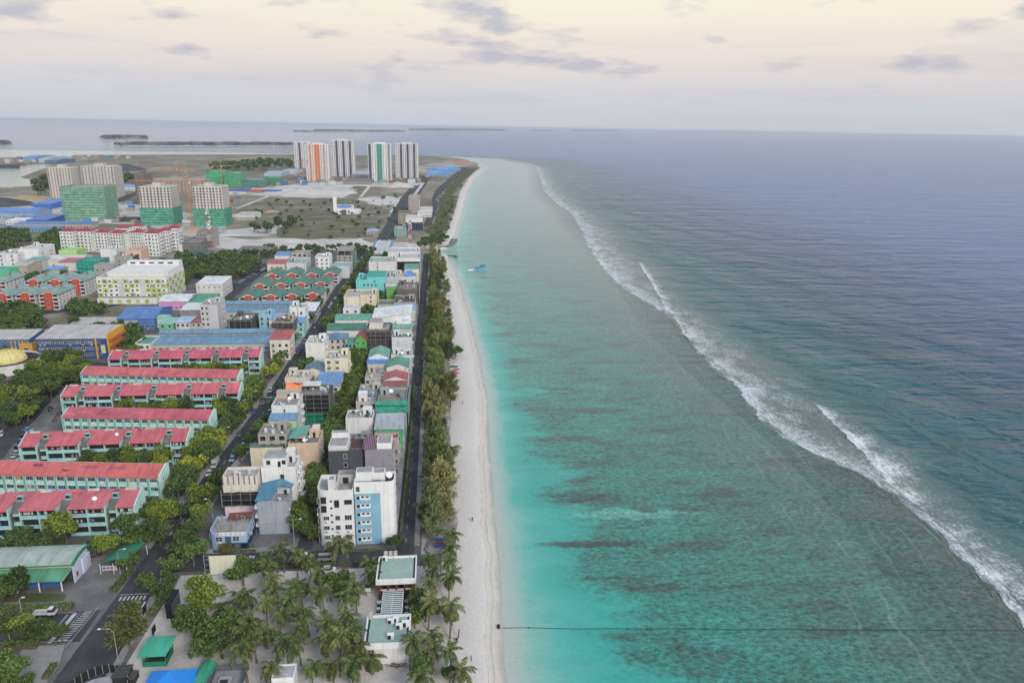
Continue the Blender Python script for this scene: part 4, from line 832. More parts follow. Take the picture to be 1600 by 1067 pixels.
# ---- table of the smaller houses: name, label, short, px rect (left, right, front y, back y), height, wall, roof kind, roof colour, ridge, windows, clutter
T = [
 ('peach_house', 'peach blank-walled house with sea-green sheet roof and roof room', 'peach house', (450, 497, 692, 672, 11.5), '#d9bda0', 'flat', '#8a8580', 0, (('e', 3, 3), ('w', 2, 3)), 5),
 ('concrete_shell', 'unfinished grey concrete shell with open top storey behind the white houses', 'unfinished concrete shell', (403, 447, 678, 661, 14.0), '#a39d93', 'flat', '#9b968d', 0, (('s', 3, 2, dict(z0=8.5, w=1.9, h=1.8, style='hole', fh=3.0)), ('e', 3, 4, HOLE), ('w', 2, 4, HOLE)), 6),
 ('cream_house', 'low cream house with dark green roof edge behind the tall white house', 'cream house with green edge', (391, 440, 701, 692, 9.5), '#ddd3b2', 'mn', '#4e7360', .9, (('s', 1, 1, dict(z0=6.8, w=1.0, h=1.0, span=(.5, .7))), ('w', 3, 3)), None),
 ('green_wall_house', 'pale green house with grey-blue lean-to roof and white upper storey', 'pale green house with blue lean-to', (424, 464, 633, 615, 13.5), '#dddddb', 'flat', '#9c968c', 0, (('s', 1, 1, dict(z0=10.6, w=.6, h=1.2)), ('w', 3, 4), ('e', 2, 4)), 7),
 ('black_net_house', 'house wrapped in black net with green net across its lower floors', 'black-netted house with green lower net', (467, 512, 616, 601, 13.0), '#6e6a66', 'flat', '#8d8880', 0, (), 8),
 ('tarp_house', 'cream house with black netting and bright orange tarpaulin on its front roof', 'house with orange tarpaulin', (445, 482, 590, 578, 11.5), '#cfc8b8', 'flat', '#b3aa9c', 0, (('w', 2, 3), ('e', 2, 3)), 9),
 ('blue_roof_house', 'low white house under a patchy bright blue sheet roof', 'house with patchy blue roof', (494, 530, 602, 585, 7.5), '#c9c6c2', 'ms', '#5f93c4', 1.2, (('s', 3, 2), ('e', 3, 2)), None),
 ('teal_gable_house', 'small cream house with teal-grey gable roof below the blank white wall', 'cream house with teal-grey gable', (474, 506, 581, 570, 7.0), '#dcd3bb', 'gy', '#4f7c8e', 2.4, (('s', 2, 1),), None),
 ('beige_flats', 'pale yellow four-storey flats with paired windows and corner balconies', 'pale yellow flats', (507, 543, 560, 548, 12.5), '#e2d8bb', 'flat', '#b5afa4', 0, (('s', 2, 4, dict(w=1.5, h=1.4, span=(0, .72))), ('e', 3, 4)), 10),
 ('blank_wall_house', 'white house with tall blank wall facing the main road crossing', 'white house with tall blank wall', (477, 507, 536, 524, 13.0), '#e5e3dc', 'flat', '#c8c4ba', 0, (('w', 3, 4), ('e', 2, 4)), 11),
 ('slate_hip_house', 'pinkish house under a slate-blue hip roof', 'pinkish house with slate hip roof', (506, 541, 530, 521, 9.5), '#cfc0b8', 'hip', '#5c7e98', 2.2, (('s', 4, 3), ('e', 3, 3)), None),
 ('green_gable_house', 'wide white house with folded dark-green gables', 'white house with folded green gables', (511, 570, 516, 505, 9.5), '#e2e2df', 'gx', '#468068', 2.2, (('s', 4, 2, dict(span=(0, .5))), ('w', 2, 3)), None),
 ('teal_house', 'teal-fronted house with white balustrade beside the lime gable', 'teal-fronted house', (538, 556, 536, 527, 8.5), '#48a491', 'flat', '#5d9f8e', 0, (('s', 3, 3),), None),
 ('lime_house', 'lime-green house with steep red gable roof', 'lime house with red gable', (555, 572, 532, 523, 9.5), '#58b846', 'gy', '#a8433f', 3.4, (('s', 2, 3, dict(w=1.4)),), None),
 ('charcoal_net_house', 'block wrapped in charcoal net with white rooms on its roof', 'charcoal-netted block', (572, 609, 516, 504, 13.5), '#5f5b58', 'flat', '#a49d92', 0, (), 12),
 ('arched_roof_house', 'white house with long arched green roof', 'white house with arched green roof', (524, 583, 500, 491, 10.0), '#dedfdc', 'arch', '#5aa68a', 1.6, (('s', 4, 2), ('w', 2, 3)), None),
 ('white_slab_house', 'long white house with sloping parapet and narrow slot window', 'long white house with sloping parapet', (582, 642, 496, 481, 12.5), '#e4e4e2', 'mw', '#dedfdc', 2.2, (('s', 1, 1, dict(z0=5.5, w=1.0, h=3.0, span=(.68, .75))), ('e', 3, 3)), None),
 ('mint_house', 'pale mint house with green roof edge in front of the long white house', 'pale mint house', (611, 643, 513, 507, 8.5), '#c3d0bd', 'ms', '#6fae93', .7, (('s', 4, 2), ('e', 2, 2)), None),
 ('white_terrace_house', 'white house with planted roof terrace by the coast road', 'white house with planted terrace', (612, 643, 527, 519, 10.5), '#d5d7da', 'flat', '#7d8a70', 0, (('e', 3, 3),), 13),
 ('mint_gable_house', 'white house with mint-green gable roof', 'white house with mint gable', (576, 607, 558, 546, 9.5), '#e3e3e0', 'gy', '#5fa78b', 2.2, (('s', 2, 2), ('e', 3, 3)), None),
 ('machine_roof_house', 'white flat roof crowded with machines beside the coast road', 'white roof crowded with machines', (611, 643, 556, 545, 9.5), '#d4d3d0', 'flat', '#c4c4c4', 0, (('s', 3, 3), ('e', 3, 3)), 14),
 ('blue_tarp_house', 'low house with bright blue roof strip', 'low house with blue roof strip', (574, 606, 567, 562, 8.0), '#c8c5c0', 'ms', '#3f86cf', .6, (('s', 3, 2),), None),
 ('split_gable_house', 'white house with half white half dark-green gable roof', 'house with half-green gable', (604, 638, 574, 562, 8.5), '#dad8d3', 'gy', '#4c9a80', 2.0, (('s', 3, 2), ('e', 3, 3)), None),
 ('patched_roof_house', 'low house with patched tan terrace below the blue roof strip', 'house with patched tan terrace', (570, 604, 590, 572, 7.0), '#bfb6a9', 'flat', '#ad9f91', 0, (('s', 4, 2), ('e', 2, 2)), 15),
 ('red_white_house', 'white house with a half red sheet roof by the coast road', 'white house with half-red roof', (600, 636, 593, 583, 8.5), '#d8d6d3', 'gy', '#b24a47', 1.8, (('s', 3, 2), ('e', 3, 2)), None),
 ('red_lean_house', 'low house with dull red lean-to roof', 'house with dull red lean-to', (598, 635, 606, 598, 7.5), '#cfcbc6', 'ms', '#a0504b', .9, (('s', 3, 1), ('e', 3, 2)), None),
 ('grey_terrace_house', 'grey flat roofs with a white stair tower and red door', 'grey roofs with red-doored tower', (556, 592, 627, 600, 10.0), '#b8b2aa', 'flat', '#a5a097', 0, (('s', 2, 3), ('w', 3, 3), ('e', 3, 3)), 16),
 ('green_net_house', 'house wrapped in sea-green net with hanging white sheets', 'sea-green netted house', (589, 635, 628, 606, 11.0), '#9fa5a8', 'flat', '#8f877c', 0, (), 17),
 ('white_blank_house', 'white blank-walled house with black plinth', 'white house with black plinth', (540, 582, 653, 640, 10.5), '#e0dfdc', 'flat', '#aba79f', 0, (('w', 2, 3), ('e', 3, 3)), 18),
 ('green_side_house', 'emerald-walled house with folded grey roof and roof laundry', 'emerald house with grey roof', (586, 629, 670, 652, 9.0), '#56ad80', 'ms', '#a7aeb3', 1.6, (('s', 3, 2), ('e', 3, 2)), None),
 ('red_roof_annex', 'narrow annex with bright red roof behind the mauve-grey block', 'red-roofed annex', (584, 622, 684, 676, 11.0), '#bba79d', 'flat', '#a8443f', 0, (('e', 2, 3),), None),
 ('shabby_terrace', 'shabby low terrace of grey rooms between the lane and the charcoal block', 'shabby grey terrace', (540, 580, 690, 677, 7.5), '#8f8a84', 'flat', '#8b867d', 0, (('w', 3, 2),), 19),
 ('turquoise_block', 'bright turquoise block with small square windows', 'bright turquoise block', (556, 601, 437, 428, 13.0), '#6fd3d2', 'flat', '#5fa598', 0, (('s', 4, 1, dict(z0=8.4, w=1.4, h=1.4, span=(.22, .75))), ('s', 1, 1, dict(z0=11.1, w=1.6, h=1.0, span=(.6, .7))), ('w', 3, 4)), 20),
 ('cream_slab_house', 'cream house with tall blank stair slab', 'cream house with tall stair slab', (537, 588, 463, 452, 12.0), '#d5ccb4', 'flat', '#b7aea1', 0, (('s', 1, 4, dict(span=(.68, .74), w=.8, h=1.3)), ('w', 3, 3)), 21),
 ('white_low_house', 'low white house in front of the cream stair slab', 'low white house under cream slab', (536, 562, 482, 474, 7.0), '#dfdedb', 'flat', '#c9c9c8', 0, (('s', 2, 2),), None),
 ('big_white_house', 'big white block with vertical slot of windows near the bridge', 'big white block near bridge', (576, 618, 409, 401, 15.0), '#dad8d4', 'flat', '#9fb5a6', 0, (('s', 1, 5, dict(span=(.28, .36), w=.9, h=1.6)), ('w', 3, 5)), 22),
 ('green_awning_house', 'low white house with green sheet roof against the big white block', 'low house with green sheet roof', (593, 615, 424, 418, 7.5), '#d6d3c8', 'ms', '#5f9e86', 1.0, (('s', 4, 2),), None),
 ('black_panel_house', 'white house with black panelled front under the red-white mast', 'white house with black front', (618, 656, 403, 395, 13.0), '#e0e0de', 'flat', '#c0bdb7', 0, (), 23),
 ('north_white_house', 'white flat-roofed house at the north end of the tree belt', 'white house at belt north end', (606, 656, 394, 387, 13.0), '#dedddb', 'flat', '#bdbab3', 0, (('s', 4, 2, dict(span=(0, .45))),), 24),
 ('cream_arch_house', 'cream house with green arched roof beside the coast road', 'cream house with green arch', (632, 654, 420, 412, 11.0), '#ddd6c2', 'arch', '#4f9c84', 1.5, (('s', 2, 2, dict(w=1.5)), ('e', 3, 3)), None),
 ('white_mid_house', 'white house with bright blue tarpaulin on its roof', 'white house with blue tarpaulin', (617, 650, 432, 423, 8.5), '#d5d3d2', 'flat', '#b8b4ae', 0, (('s', 3, 2), ('e', 2, 2)), 25),
 ('grey_shed_house', 'pale grey house right of the turquoise block', 'pale grey house by turquoise block', (602, 621, 442, 434, 11.0), '#c5c8c5', 'ms', '#b9bdb9', .8, (('s', 1, 2),), None),
 ('lime_block', 'lime-green block with dark slot window', 'lime-green block', (604, 621, 452, 447, 8.0), '#76bf45', 'ms', '#5fae7c', .6, (('s', 1, 2, dict(span=(.6, .8), w=.6, h=2.0)),), None),
 ('dark_shell', 'unfinished dark shell with cluttered roof by the coast road', 'unfinished dark shell', (621, 653, 452, 441, 11.0), '#6f665d', 'flat', '#8f857a', 0, (('s', 3, 2, HOLE), ('e', 4, 3, HOLE)), 26),
 ('brown_flat_house', 'flat brown-grey roof with white edge beside the cream slab', 'flat brown-grey roof', (615, 648, 472, 461, 9.0), '#a8a29b', 'flat', '#5c5751', 0, (('s', 4, 2), ('e', 3, 3)), 27),
 ('hedge_roof_house', 'low house with a planted green roof edge', 'low house with planted roof edge', (590, 615, 476, 468, 8.0), '#b9b2a8', 'flat', '#77806a', 0, (('s', 3, 2),), None),
 ('blue_sheet_house', 'white house with long faded blue sheet roof', 'white house with faded blue sheet', (614, 648, 483, 477, 8.0), '#d3d1cf', 'ms', '#7ba6cf', .8, (('s', 4, 1), ('e', 3, 2)), None),
 ('round_white_flats', 'white five-storey flats with rounded corner near the canal', 'white rounded flats', (491, 514, 402, 396, 16.5), '#e3e3e0', 'flat', '#c2bfb9', 0, (('s', 3, 5, dict(w=1.5, h=1.3)), ('w', 2, 5)), 28),
 ('pale_grey_house', 'pale grey blank-walled house beside the rounded flats', 'pale grey blank-walled house', (518, 546, 416, 409, 10.0), '#c6c9cc', 'flat', '#8fb3b0', 0, (('w', 2, 3), ('s', 1, 2)), None),
 ('frame_shell', 'bare concrete frame with green net on its right side', 'bare concrete frame with green net', (526, 551, 399, 391, 13.0), '#a29a90', 'flat', '#978f86', 0, (('s', 3, 4, HOLE), ('e', 3, 4, HOLE)), 29),
 ('red_eave_house', 'pinkish house with red roof left of the green-roofed villas', 'pinkish house with red roof', (417, 446, 412, 405, 8.5), '#d8c9bb', 'gx', '#b5514f', 1.4, (('s', 2, 2),), None),
 ('blue_eave_house', 'white house with thin blue roof at the canal edge', 'white house with thin blue roof', (429, 454, 399, 394, 9.5), '#dcdcda', 'ms', '#4f86c4', .8, (('s', 3, 2),), None),
 ('grey_pair_house', 'pale grey house with green-edged flat roof among the villas', 'pale grey house among villas', (447, 478, 411, 403, 9.5), '#c9ccd0', 'flat', '#a3b0aa', 0, (('s', 2, 2), ('e', 2, 3)), 30),
 ('frame_tower', 'slim bare concrete frame of four open floors', 'slim bare concrete frame', (456, 480, 396, 391, 13.0), '#b3a999', 'flat', '#a69c8d', 0, (('s', 3, 4, dict(style='hole', w=2.2, h=1.9)), ('e', 2, 4, HOLE)), None),
 ('corner_flats', 'cream curved corner flats with red roof beside the blue-roofed hall', 'cream curved corner flats', (421, 452, 530, 519, 11.5), '#dfd5c3', 'ms', '#b84a4b', 1.2, (('s', 3, 3, dict(w=1.3)), ('e', 3, 3)), None),
 ('dark_roof_house', 'house with dark netted upper floor by the main road', 'house with dark netted top', (426, 457, 503, 494, 12.0), '#b3a596', 'flat', '#6d5f56', 0, (('s', 4, 3), ('e', 3, 3)), 33),
 ('white_tower_house', 'slim white tower house with roof box beside the main road', 'slim white tower house', (452, 476, 480, 473, 15.0), '#e0e0de', 'flat', '#b8b4ad', 0, (('s', 2, 4, dict(w=1.2)), ('e', 2, 4)), 34),
 ('aqua_house', 'aqua house with light blue roof at the road corner', 'aqua house at road corner', (456, 474, 504, 497, 9.0), '#8fcfcb', 'ms', '#58a0dc', .7, (('s', 2, 3), ('e', 2, 3)), None),
 ('white_sheet_shop', 'white sheet-roofed shop with dark glazed side on the main road', 'white-roofed glazed shop', (473, 492, 486, 474, 8.0), '#6d7478', 'ms', '#dcdedf', .8, (('e', 6, 2, dict(w=1.6, h=1.6)),), None),
 ('grey_tower_house', 'slim pale grey tower house with balconies on its left face', 'slim pale grey tower house', (312, 339, 476, 466, 17.0), '#c5c3c4', 'flat', '#aaa6a2', 0, (('s', 2, 5, dict(w=1.0, span=(0, .5))), ('w', 2, 5)), 35),
 ('dark_green_net_house', 'house wrapped in dark green-black net between the blue-roofed halls', 'dark green-netted house', (360, 391, 500, 489, 9.5), '#5c5f5a', 'flat', '#9a958c', 0, (), 36),
 ('sky_blue_house', 'sky-blue house between the blue-roofed halls', 'sky-blue house', (404, 423, 493, 485, 10.0), '#8fc3d8', 'flat', '#a3c4ce', 0, (('s', 2, 3),), 37),
 ('pale_green_house', 'pale green house with mint roof next to the dark netted one', 'pale green mint-roofed house', (390, 406, 494, 487, 7.5), '#c8d3c4', 'ms', '#86b9a4', .8, (('s', 2, 2),), None),
 ('cream_strip_house', 'white house with pale blue roof left of the dark netted top', 'white house with pale blue roof', (420, 434, 499, 491, 8.5), '#d6d2c6', 'ms', '#7fa9c9', .7, (('s', 2, 2),), None),
 ('red_flat_house', 'grey house with red flat roof left of the slim grey tower', 'grey house with red flat roof', (298, 314, 504, 496, 6.5), '#bfb8b0', 'ms', '#b9504f', .6, (('s', 2, 2),), None),
 ('pale_blue_roof_house', 'cream house with pale blue sheet roof', 'cream house with pale blue sheet', (274, 296, 504, 496, 7.0), '#d3cec3', 'ms', '#9fbcd3', .7, (('s', 3, 2),), None),
 ('green_gable_cottage', 'small green-walled cottage with mint sheet roof', 'green-walled cottage', (248, 270, 506, 498, 6.5), '#6fc17f', 'ms', '#7cc3ab', .8, (('s', 2, 2),), None),
 ('mint_cottage', 'small cottage with mint roof beside the big blue roof', 'mint-roofed cottage', (245, 261, 497, 492, 6.0), '#cfd6c8', 'gx', '#7fc7a2', 1.2, (('s', 2, 1),), None),
 ('white_sheet_hall', 'open hall with pale white sheet roof by the slim grey tower', 'open hall with white roof', (281, 312, 484, 475, 7.5), '#8f8e8c', 'ms', '#d5d6d8', .8, (('s', 5, 1, HOLE),), None),
 ('pavilion_house', 'white two-storey hall with pale sheet roof and mint side wall', 'white hall with mint side wall', (306, 347, 444, 433, 10.0), '#d4d2ce', 'ms', '#dcddda', .8, (('s', 5, 1, dict(z0=7.4, w=1.4, h=.7)), ('e', 6, 2)), None),
 ('blue_roof_hall', 'large hall under a bright cobalt-blue sheet roof', 'large cobalt-blue roof hall', (183, 240, 498, 479, 6.5), '#4f78b8', 'gx', '#4a7ac0', 3.0, (('s', 8, 1), ('e', 4, 1)), None),
 ('pink_school', 'pink and purple nursery with white sheet roofs', 'pink nursery', (248, 293, 471, 459, 6.0), '#cf8fc0', 'gx', '#dcdcdb', 2.0, (('s', 6, 1), ('e', 3, 1)), None),
 ('green_wing', 'low hall with emerald roof joined to the pink nursery', 'emerald-roofed low hall', (290, 327, 474, 461, 5.5), '#3fa37f', 'ms', '#2f9a7b', 1.0, (('s', 5, 1),), None),
 ('grey_long_shed', 'long low shed with grey-beige roof behind the school', 'long grey-beige shed', (110, 209, 506, 498, 5.0), '#b7b4ae', 'ms', '#b5ada5', 1.0, (('s', 10, 1),), None),
 # far-left dense quarter
 ('lime_wall_house', 'lime-green blank wall house below the red-roofed flats', 'lime blank-wall house', (91, 119, 391, 386, 10.5), '#a9d479', 'flat', '#a8c890', 0, (('e', 2, 3),), None),
 ('white_cube_house', 'white cube house left of the lime wall', 'white cube house', (28, 59, 389, 381, 13.0), '#e0e0df', 'flat', '#cfcdc9', 0, (('e', 2, 3),), 38),
 ('white_left_house', 'white house with blue side at the left edge', 'white house at left edge', (-8, 26, 396, 389, 11.0), '#d7d8d9', 'flat', '#b9b5b0', 0, (('e', 3, 3), ('s', 2, 3)), 39),
 ('emerald_left_house', 'emerald-green house cut by the left edge', 'emerald house at left edge', (-12, 14, 421, 416, 9.0), '#4fc487', 'flat', '#5f96c9', 0, (('s', 2, 2), ('e', 2, 2)), None),
 ('teal_net_house', 'house wholly wrapped in teal net behind the villas', 'teal-netted house', (120, 154, 408, 402, 9.5), '#3a8f86', 'flat', '#35a597', 0, (), None),
 ('grey_shell_house', 'grey concrete shell with square openings beside the checkered block', 'grey shell by checkered block', (146, 176, 414, 410, 12.0), '#a7a49f', 'flat', '#a19d96', 0, (('s', 3, 3, HOLE), ('e', 2, 3, HOLE)), None),
 ('white_mid_left_house', 'white blank house in front of the red-roofed flats', 'white blank house before flats', (156, 181, 390, 385, 13.0), '#dcdcdd', 'flat', '#c4c3c1', 0, (('e', 2, 3),), 41),
 ('peach_flats', 'peach-pink flats in front of the red-roofed flats', 'peach-pink flats', (192, 220, 391, 386, 12.5), '#dfb79f', 'flat', '#b7a79c', 0, (('e', 3, 4), ('s', 3, 3)), 42),
 ('dark_wall_house', 'house with grey front and black side wall', 'house with black side wall', (178, 207, 400, 396, 9.5), '#a5a19d', 'flat', '#9b9792', 0, (('s', 2, 2),), 43),
 ('white_row_house', 'long low white house with red eave in front of the teal netted one', 'long white house with red eave', (90, 120, 410, 404, 7.5), '#d8d4d0', 'ms', '#b3585a', .7, (('e', 2, 2),), None),
 ('sheet_row_house', 'long low white sheet-roofed house above the villas', 'long white sheet-roofed house', (68, 126, 405, 398, 7.0), '#d3cdc5', 'gx', '#d5d1cb', 1.2, (('s', 6, 1),), None),
 ('tan_roof_house', 'tan-roofed low house at left behind the villas', 'tan-roofed low house', (18, 42, 416, 408, 7.0), '#b7aa9b', 'gx', '#b8afa3', 1.4, (('s', 3, 1),), None),
 ('blue_hip_house', 'small house with sky-blue hip roof behind the villas', 'sky-blue hip-roofed house', (66, 93, 421, 416, 6.5), '#c0b4a6', 'hip', '#5c9fd3', 1.6, (('s', 3, 1),), None),
 ('teal_low_house', 'low house with teal roof near the left edge', 'low teal-roofed house', (38, 66, 408, 403, 7.0), '#c9c4bd', 'ms', '#5fa5a5', .9, (('s', 3, 1),), None),
 # along the northern road
 ('sea_green_house', 'sea-green three-storey house beside the northern road', 'sea-green house on north road', (616, 634, 357, 353, 9.0), '#86ada4', 'flat', '#a9b5ae', 0, (('s', 3, 3, dict(w=1.2)), ('w', 3, 3)), 44),
 ('brick_shell', 'open concrete and brick shell beside the northern road', 'brick shell on north road', (622, 643, 333, 329, 14.0), '#a39686', 'flat', '#6f675f', 0, (('s', 4, 4, HOLE), ('w', 3, 4, HOLE)), None),
 ('white_gate_house', 'white slab-sided house with blue-black net on its front', 'white slab house with blue-black net', (634, 660, 341, 336, 15.0), '#dedddc', 'flat', '#c9c4bc', 0, (('e', 2, 4),), None),
 ('grey_frame_flats', 'grey concrete frame of seven storeys by the northern road', 'grey seven-storey frame', (638, 655, 309, 304, 22.0), '#b3aaa0', 'flat', '#b0a89e', 0, (('s', 5, 7, HOLE), ('w', 4, 7, HOLE), ('e', 4, 7, HOLE)), None),
 ('blue_bungalow', 'low house with pale blue roof beside the northern road', 'pale blue-roofed bungalow', (572, 590, 362, 358, 4.5), '#a89a90', 'hip', '#8fa5c8', 2.0, (('s', 3, 1),), None),
 ('low_white_flats', 'low row of white site rooms by the shore road', 'white site rooms', (652, 675, 334, 329, 5.0), '#d5d3cd', 'flat', '#cfccc6', 0, (('s', 6, 1),), None),
 ('low_white_flats', 'upper row of white site rooms by the shore road', 'upper white site rooms', (656, 676, 327, 323, 4.5), '#d0cec9', 'flat', '#d2cfc9', 0, (('s', 6, 1),), None),
]
NETS = {'black_net_house': [(5.2, 12.6, (.03, .029, .028), 'sewn'), (0.5, 5.0, '#0f7a58', 'sew')], 'tarp_house': [(2.0, 9.0, (.04, .038, .036), 'sew')], 'charcoal_net_house': [(0.5, 12.4, (.07, .062, .056), 'sewn')],
        'green_net_house': [(0.5, 11.4, '#3f9e80', 'enw'), (6.5, 11.6, '#3fae90', 's')], 'dark_green_net_house': [(0.5, 9.0, (.02, .034, .03), 'sewn')], 'teal_net_house': [(.4, 9.4, '#1d9c8a', 'sewn')], 'frame_shell': [(1.0, 13.0, '#2fa870', 'e')],
        'dark_roof_house': [(6.0, 11.5, (.07, .06, .052), 'se')], 'dark_shell': [(.5, 10.0, (.045, .04, .038), 'e')], 'white_gate_house': [(.5, 10, (.04, .05, .09), 's')], 'dark_wall_house': [(.4, 9, (.03, .03, .032), 'e')]}
BT = {}
for (nm, lb, sh, pr, wc, rk, rcl, rh_, ww, clt) in T:
    xl, xr, yf, yb, hh = pr
    r_, hx, hy = bld(nm, lb, sh, rect(xl, xr, yf, yb, hh), hh, wc, rk, rcl, rh_, ww, clt, cat='house' if 'house' in nm or 'cottage' in nm else None, ch=1 if nm == 'round_white_flats' else (2 if nm == 'corner_flats' else 0))
    BT[nm] = (r_, hx, hy, hh)
    if hh > 7 and nm not in NETS and r_.location.y < 520:
        for q in range(random.randint(1, 2)): x = random.uniform(-hx * .9, hx * .9); boxpart(r_, 'drain_pipe', x - .07, -hy - .1, .1, x + .07, -hy - .002, hh - .3, random.choice([(.3, .3, .3), (.5, .48, .45), (.16, .15, .15)]))
        for f in range(1, int(hh / 3.1)): y_ = random.choice((-1, 1)) * hy * .4; boxpart(r_, 'side_balcony', hx, y_ - 1.2, f * 3.1 - .1, hx + .95, y_ + 1.2, f * 3.1 + .85, tuple(c * .95 for c in srgb(wc)[:3])) if random.random() < .6 else None
    for nt_ in NETS.get(nm, ()): netting(r_, hx, hy, nt_[0], nt_[1], srgb(nt_[2]) if isinstance(nt_[2], str) else (*nt_[2], 1), nt_[3])
# individual touches on table houses
r_, hx, hy, h = BT['peach_house']; roof(r_, 'mw', hx * .55, hy * .8, h + 1.2, 1.2, srgb('#62aa98'), .3, srgb('#d9bda0'), -hx * .42, .3, name='upper_roof'); stairhead(r_, hx * .6, hy - 1.6, h - .8, 2.4, 2.4, 3.0, srgb('#d9cfc2'))
r_, hx, hy, h = BT['green_wall_house']; boxpart(r_, 'annex_wall', -hx - .3, -hy - 5.0, 0, hx + .2, -hy - .02, 9.2, srgb('#b3d3a8')); roof(r_, 'ms', hx + .2, 2.6, 9.25, 1.2, srgb('#6f8fae'), .3, srgb('#b3d3a8'), 0, -hy - 2.4, name='lean_to_roof'); stairhead(r_, 0, hy - 2.4, h - .8, hx * 1.9, 3.2, 2.8, srgb('#b5a998'))
r_, hx, hy, h = BT['black_net_house']; roof(r_, 'ms', hx * .6, hy * .35, h + 1.6, .5, srgb('#d5d4d0'), .2, srgb('#a39c92'), -hx * .3, hy * .4, name='upper_roof')
r_, hx, hy, h = BT['tarp_house']
mb = MB(); N_ = 8
for i in range(N_):
    for j in range(5):
        q = []
        for (a, b) in ((i, j), (i + 1, j), (i + 1, j + 1), (i, j + 1)):
            u, v = a / N_, b / 5; q.append((-hx * .9 + u * hx * 1.9, -hy - 3.4 + v * 3.6, 6.2 + v * 3.2 - 1.6 * math.sin(u * math.pi) * (1 - v) + .9 * abs(u - .5) + .3 * noise.noise((u * 5, v * 5, 1))))
        mb.quad(*q)
mb.obj('tarpaulin', make_plain('orange_tarp', (.72, .24, .09), 0.6, 0.3, 0.15), r_)
r_, hx, hy, h = BT['green_net_house']
for k in range(3): mb = MB(); x = -hx * .85 + k * hx * .6; mb.quad((x, -hy - .6, 1.5), (x + hx * .48, -hy - .75, 1.2), (x + hx * .45, -hy - .55, 6.6), (x + .1, -hy - .5, 6.6)); mb.obj('hanging_sheet', PAINT, r_, color=(.62, .64, .7))
r_, hx, hy, h = BT['white_blank_house']; boxpart(r_, 'plinth', -hx - .05, -hy - .05, 0, hx + .05, hy + .05, 2.6, (.03, .03, .03))
r_, hx, hy, h = BT['grey_terrace_house']; stairhead(r_, -hx * .4, -hy + 2.0, h - .8, 3.4, 3.4, 4.0, srgb('#dddcd9')); boxpart(r_, 'red_door', -hx * .4 - .5, -hy + .22, h - .7, -hx * .4 + .5, -hy + .29, h + 1.4, (.35, .07, .05))
r_, hx, hy, h = BT['turquoise_block']; boxpart(r_, 'roof_room', -hx * .25, -hy + .02, h - .8, hx - .1, hy - .2, h + 2.2, srgb('#6fd3d2')); boxpart(r_, 'roof_edge', -hx * .25 - .3, -hy - .2, h + 2.2, hx + .2, hy, h + 2.4, srgb('#4c9c8c'))
r_, hx, hy, h = BT['cream_slab_house']; boxpart(r_, 'stair_slab', hx * .02, -hy - 1.2, 0, hx * .98, -hy + 2.5, h + 1.4, srgb('#d8cdb0')); wins(r_, hx, hy + 1.2, 's', 1, 4, w=.8, h=1.4, z0=2, fh=3.0, span=(.8, .86))
r_, hx, hy, h = BT['black_panel_house']; boxpart(r_, 'black_front', -hx + .2, -hy - .08, 1.0, hx - .1, -hy - .005, h - 3.2, (.014, .014, .018), GLASS)
r_, hx, hy, h = BT['white_slab_house']; boxpart(r_, 'front_block', hx * .25, -hy - 2.0, 0, hx * .98, -hy - .02, h - 1.5, srgb('#e4e4e2')); boxpart(r_, 'blue_pool_roof', hx * .5, -hy - 1.8, h - 1.5, hx * .9, -hy - .2, h - 1.4, srgb('#5fa5cf'))
r_, hx, hy, h = BT['charcoal_net_house']; boxpart(r_, 'roof_room', -hx * .8, -hy * .2, h - .8, hx * .3, hy - .4, h + 2.6, srgb('#d3cdc5'))
r_, hx, hy, h = BT['white_mid_house']
mb = MB(); mb.poly([(-hx * .1, -hy - .3, h + .6), (hx * .7, -hy - .2, h + .2), (hx * .6, hy * .3, h + 1.9), (hx * .1, hy * .4, h + 1.5)]); mb.obj('blue_tarpaulin', make_plain('blue_tarp', (.06, .27, .62), 0.5), r_)
r_, hx, hy, h = BT['dark_shell']
for k in range(14):
    x, y = random.uniform(-hx + .5, hx - .5), random.uniform(-hy + .5, hy - .5); mb = MB(); mb.bar((x, y, h - .8), (x, y, h + random.uniform(.8, 2.6)), .12); mb.obj('column_stub', CONC, r_, color=(.3, .27, .24))
r_, hx, hy, h = BT['frame_shell']
for k in range(9):
    x, y = -hx + .6 + (k % 3) * (hx - .6), -hy + .6 + (k // 3) * (hy - .6); mb = MB(); mb.box(x - .2, y - .2, h - .8, x + .2, y + .2, h + 3.6 + (k == 4) * 3); mb.obj('column', CONC, r_, color=(.36, .33, .3))
mb = MB(); mb.box(-hx, -hy, h + 3.6, hx, hy, h + 3.9); mb.obj('upper_slab', CONC, r_, color=(.36, .33, .3))
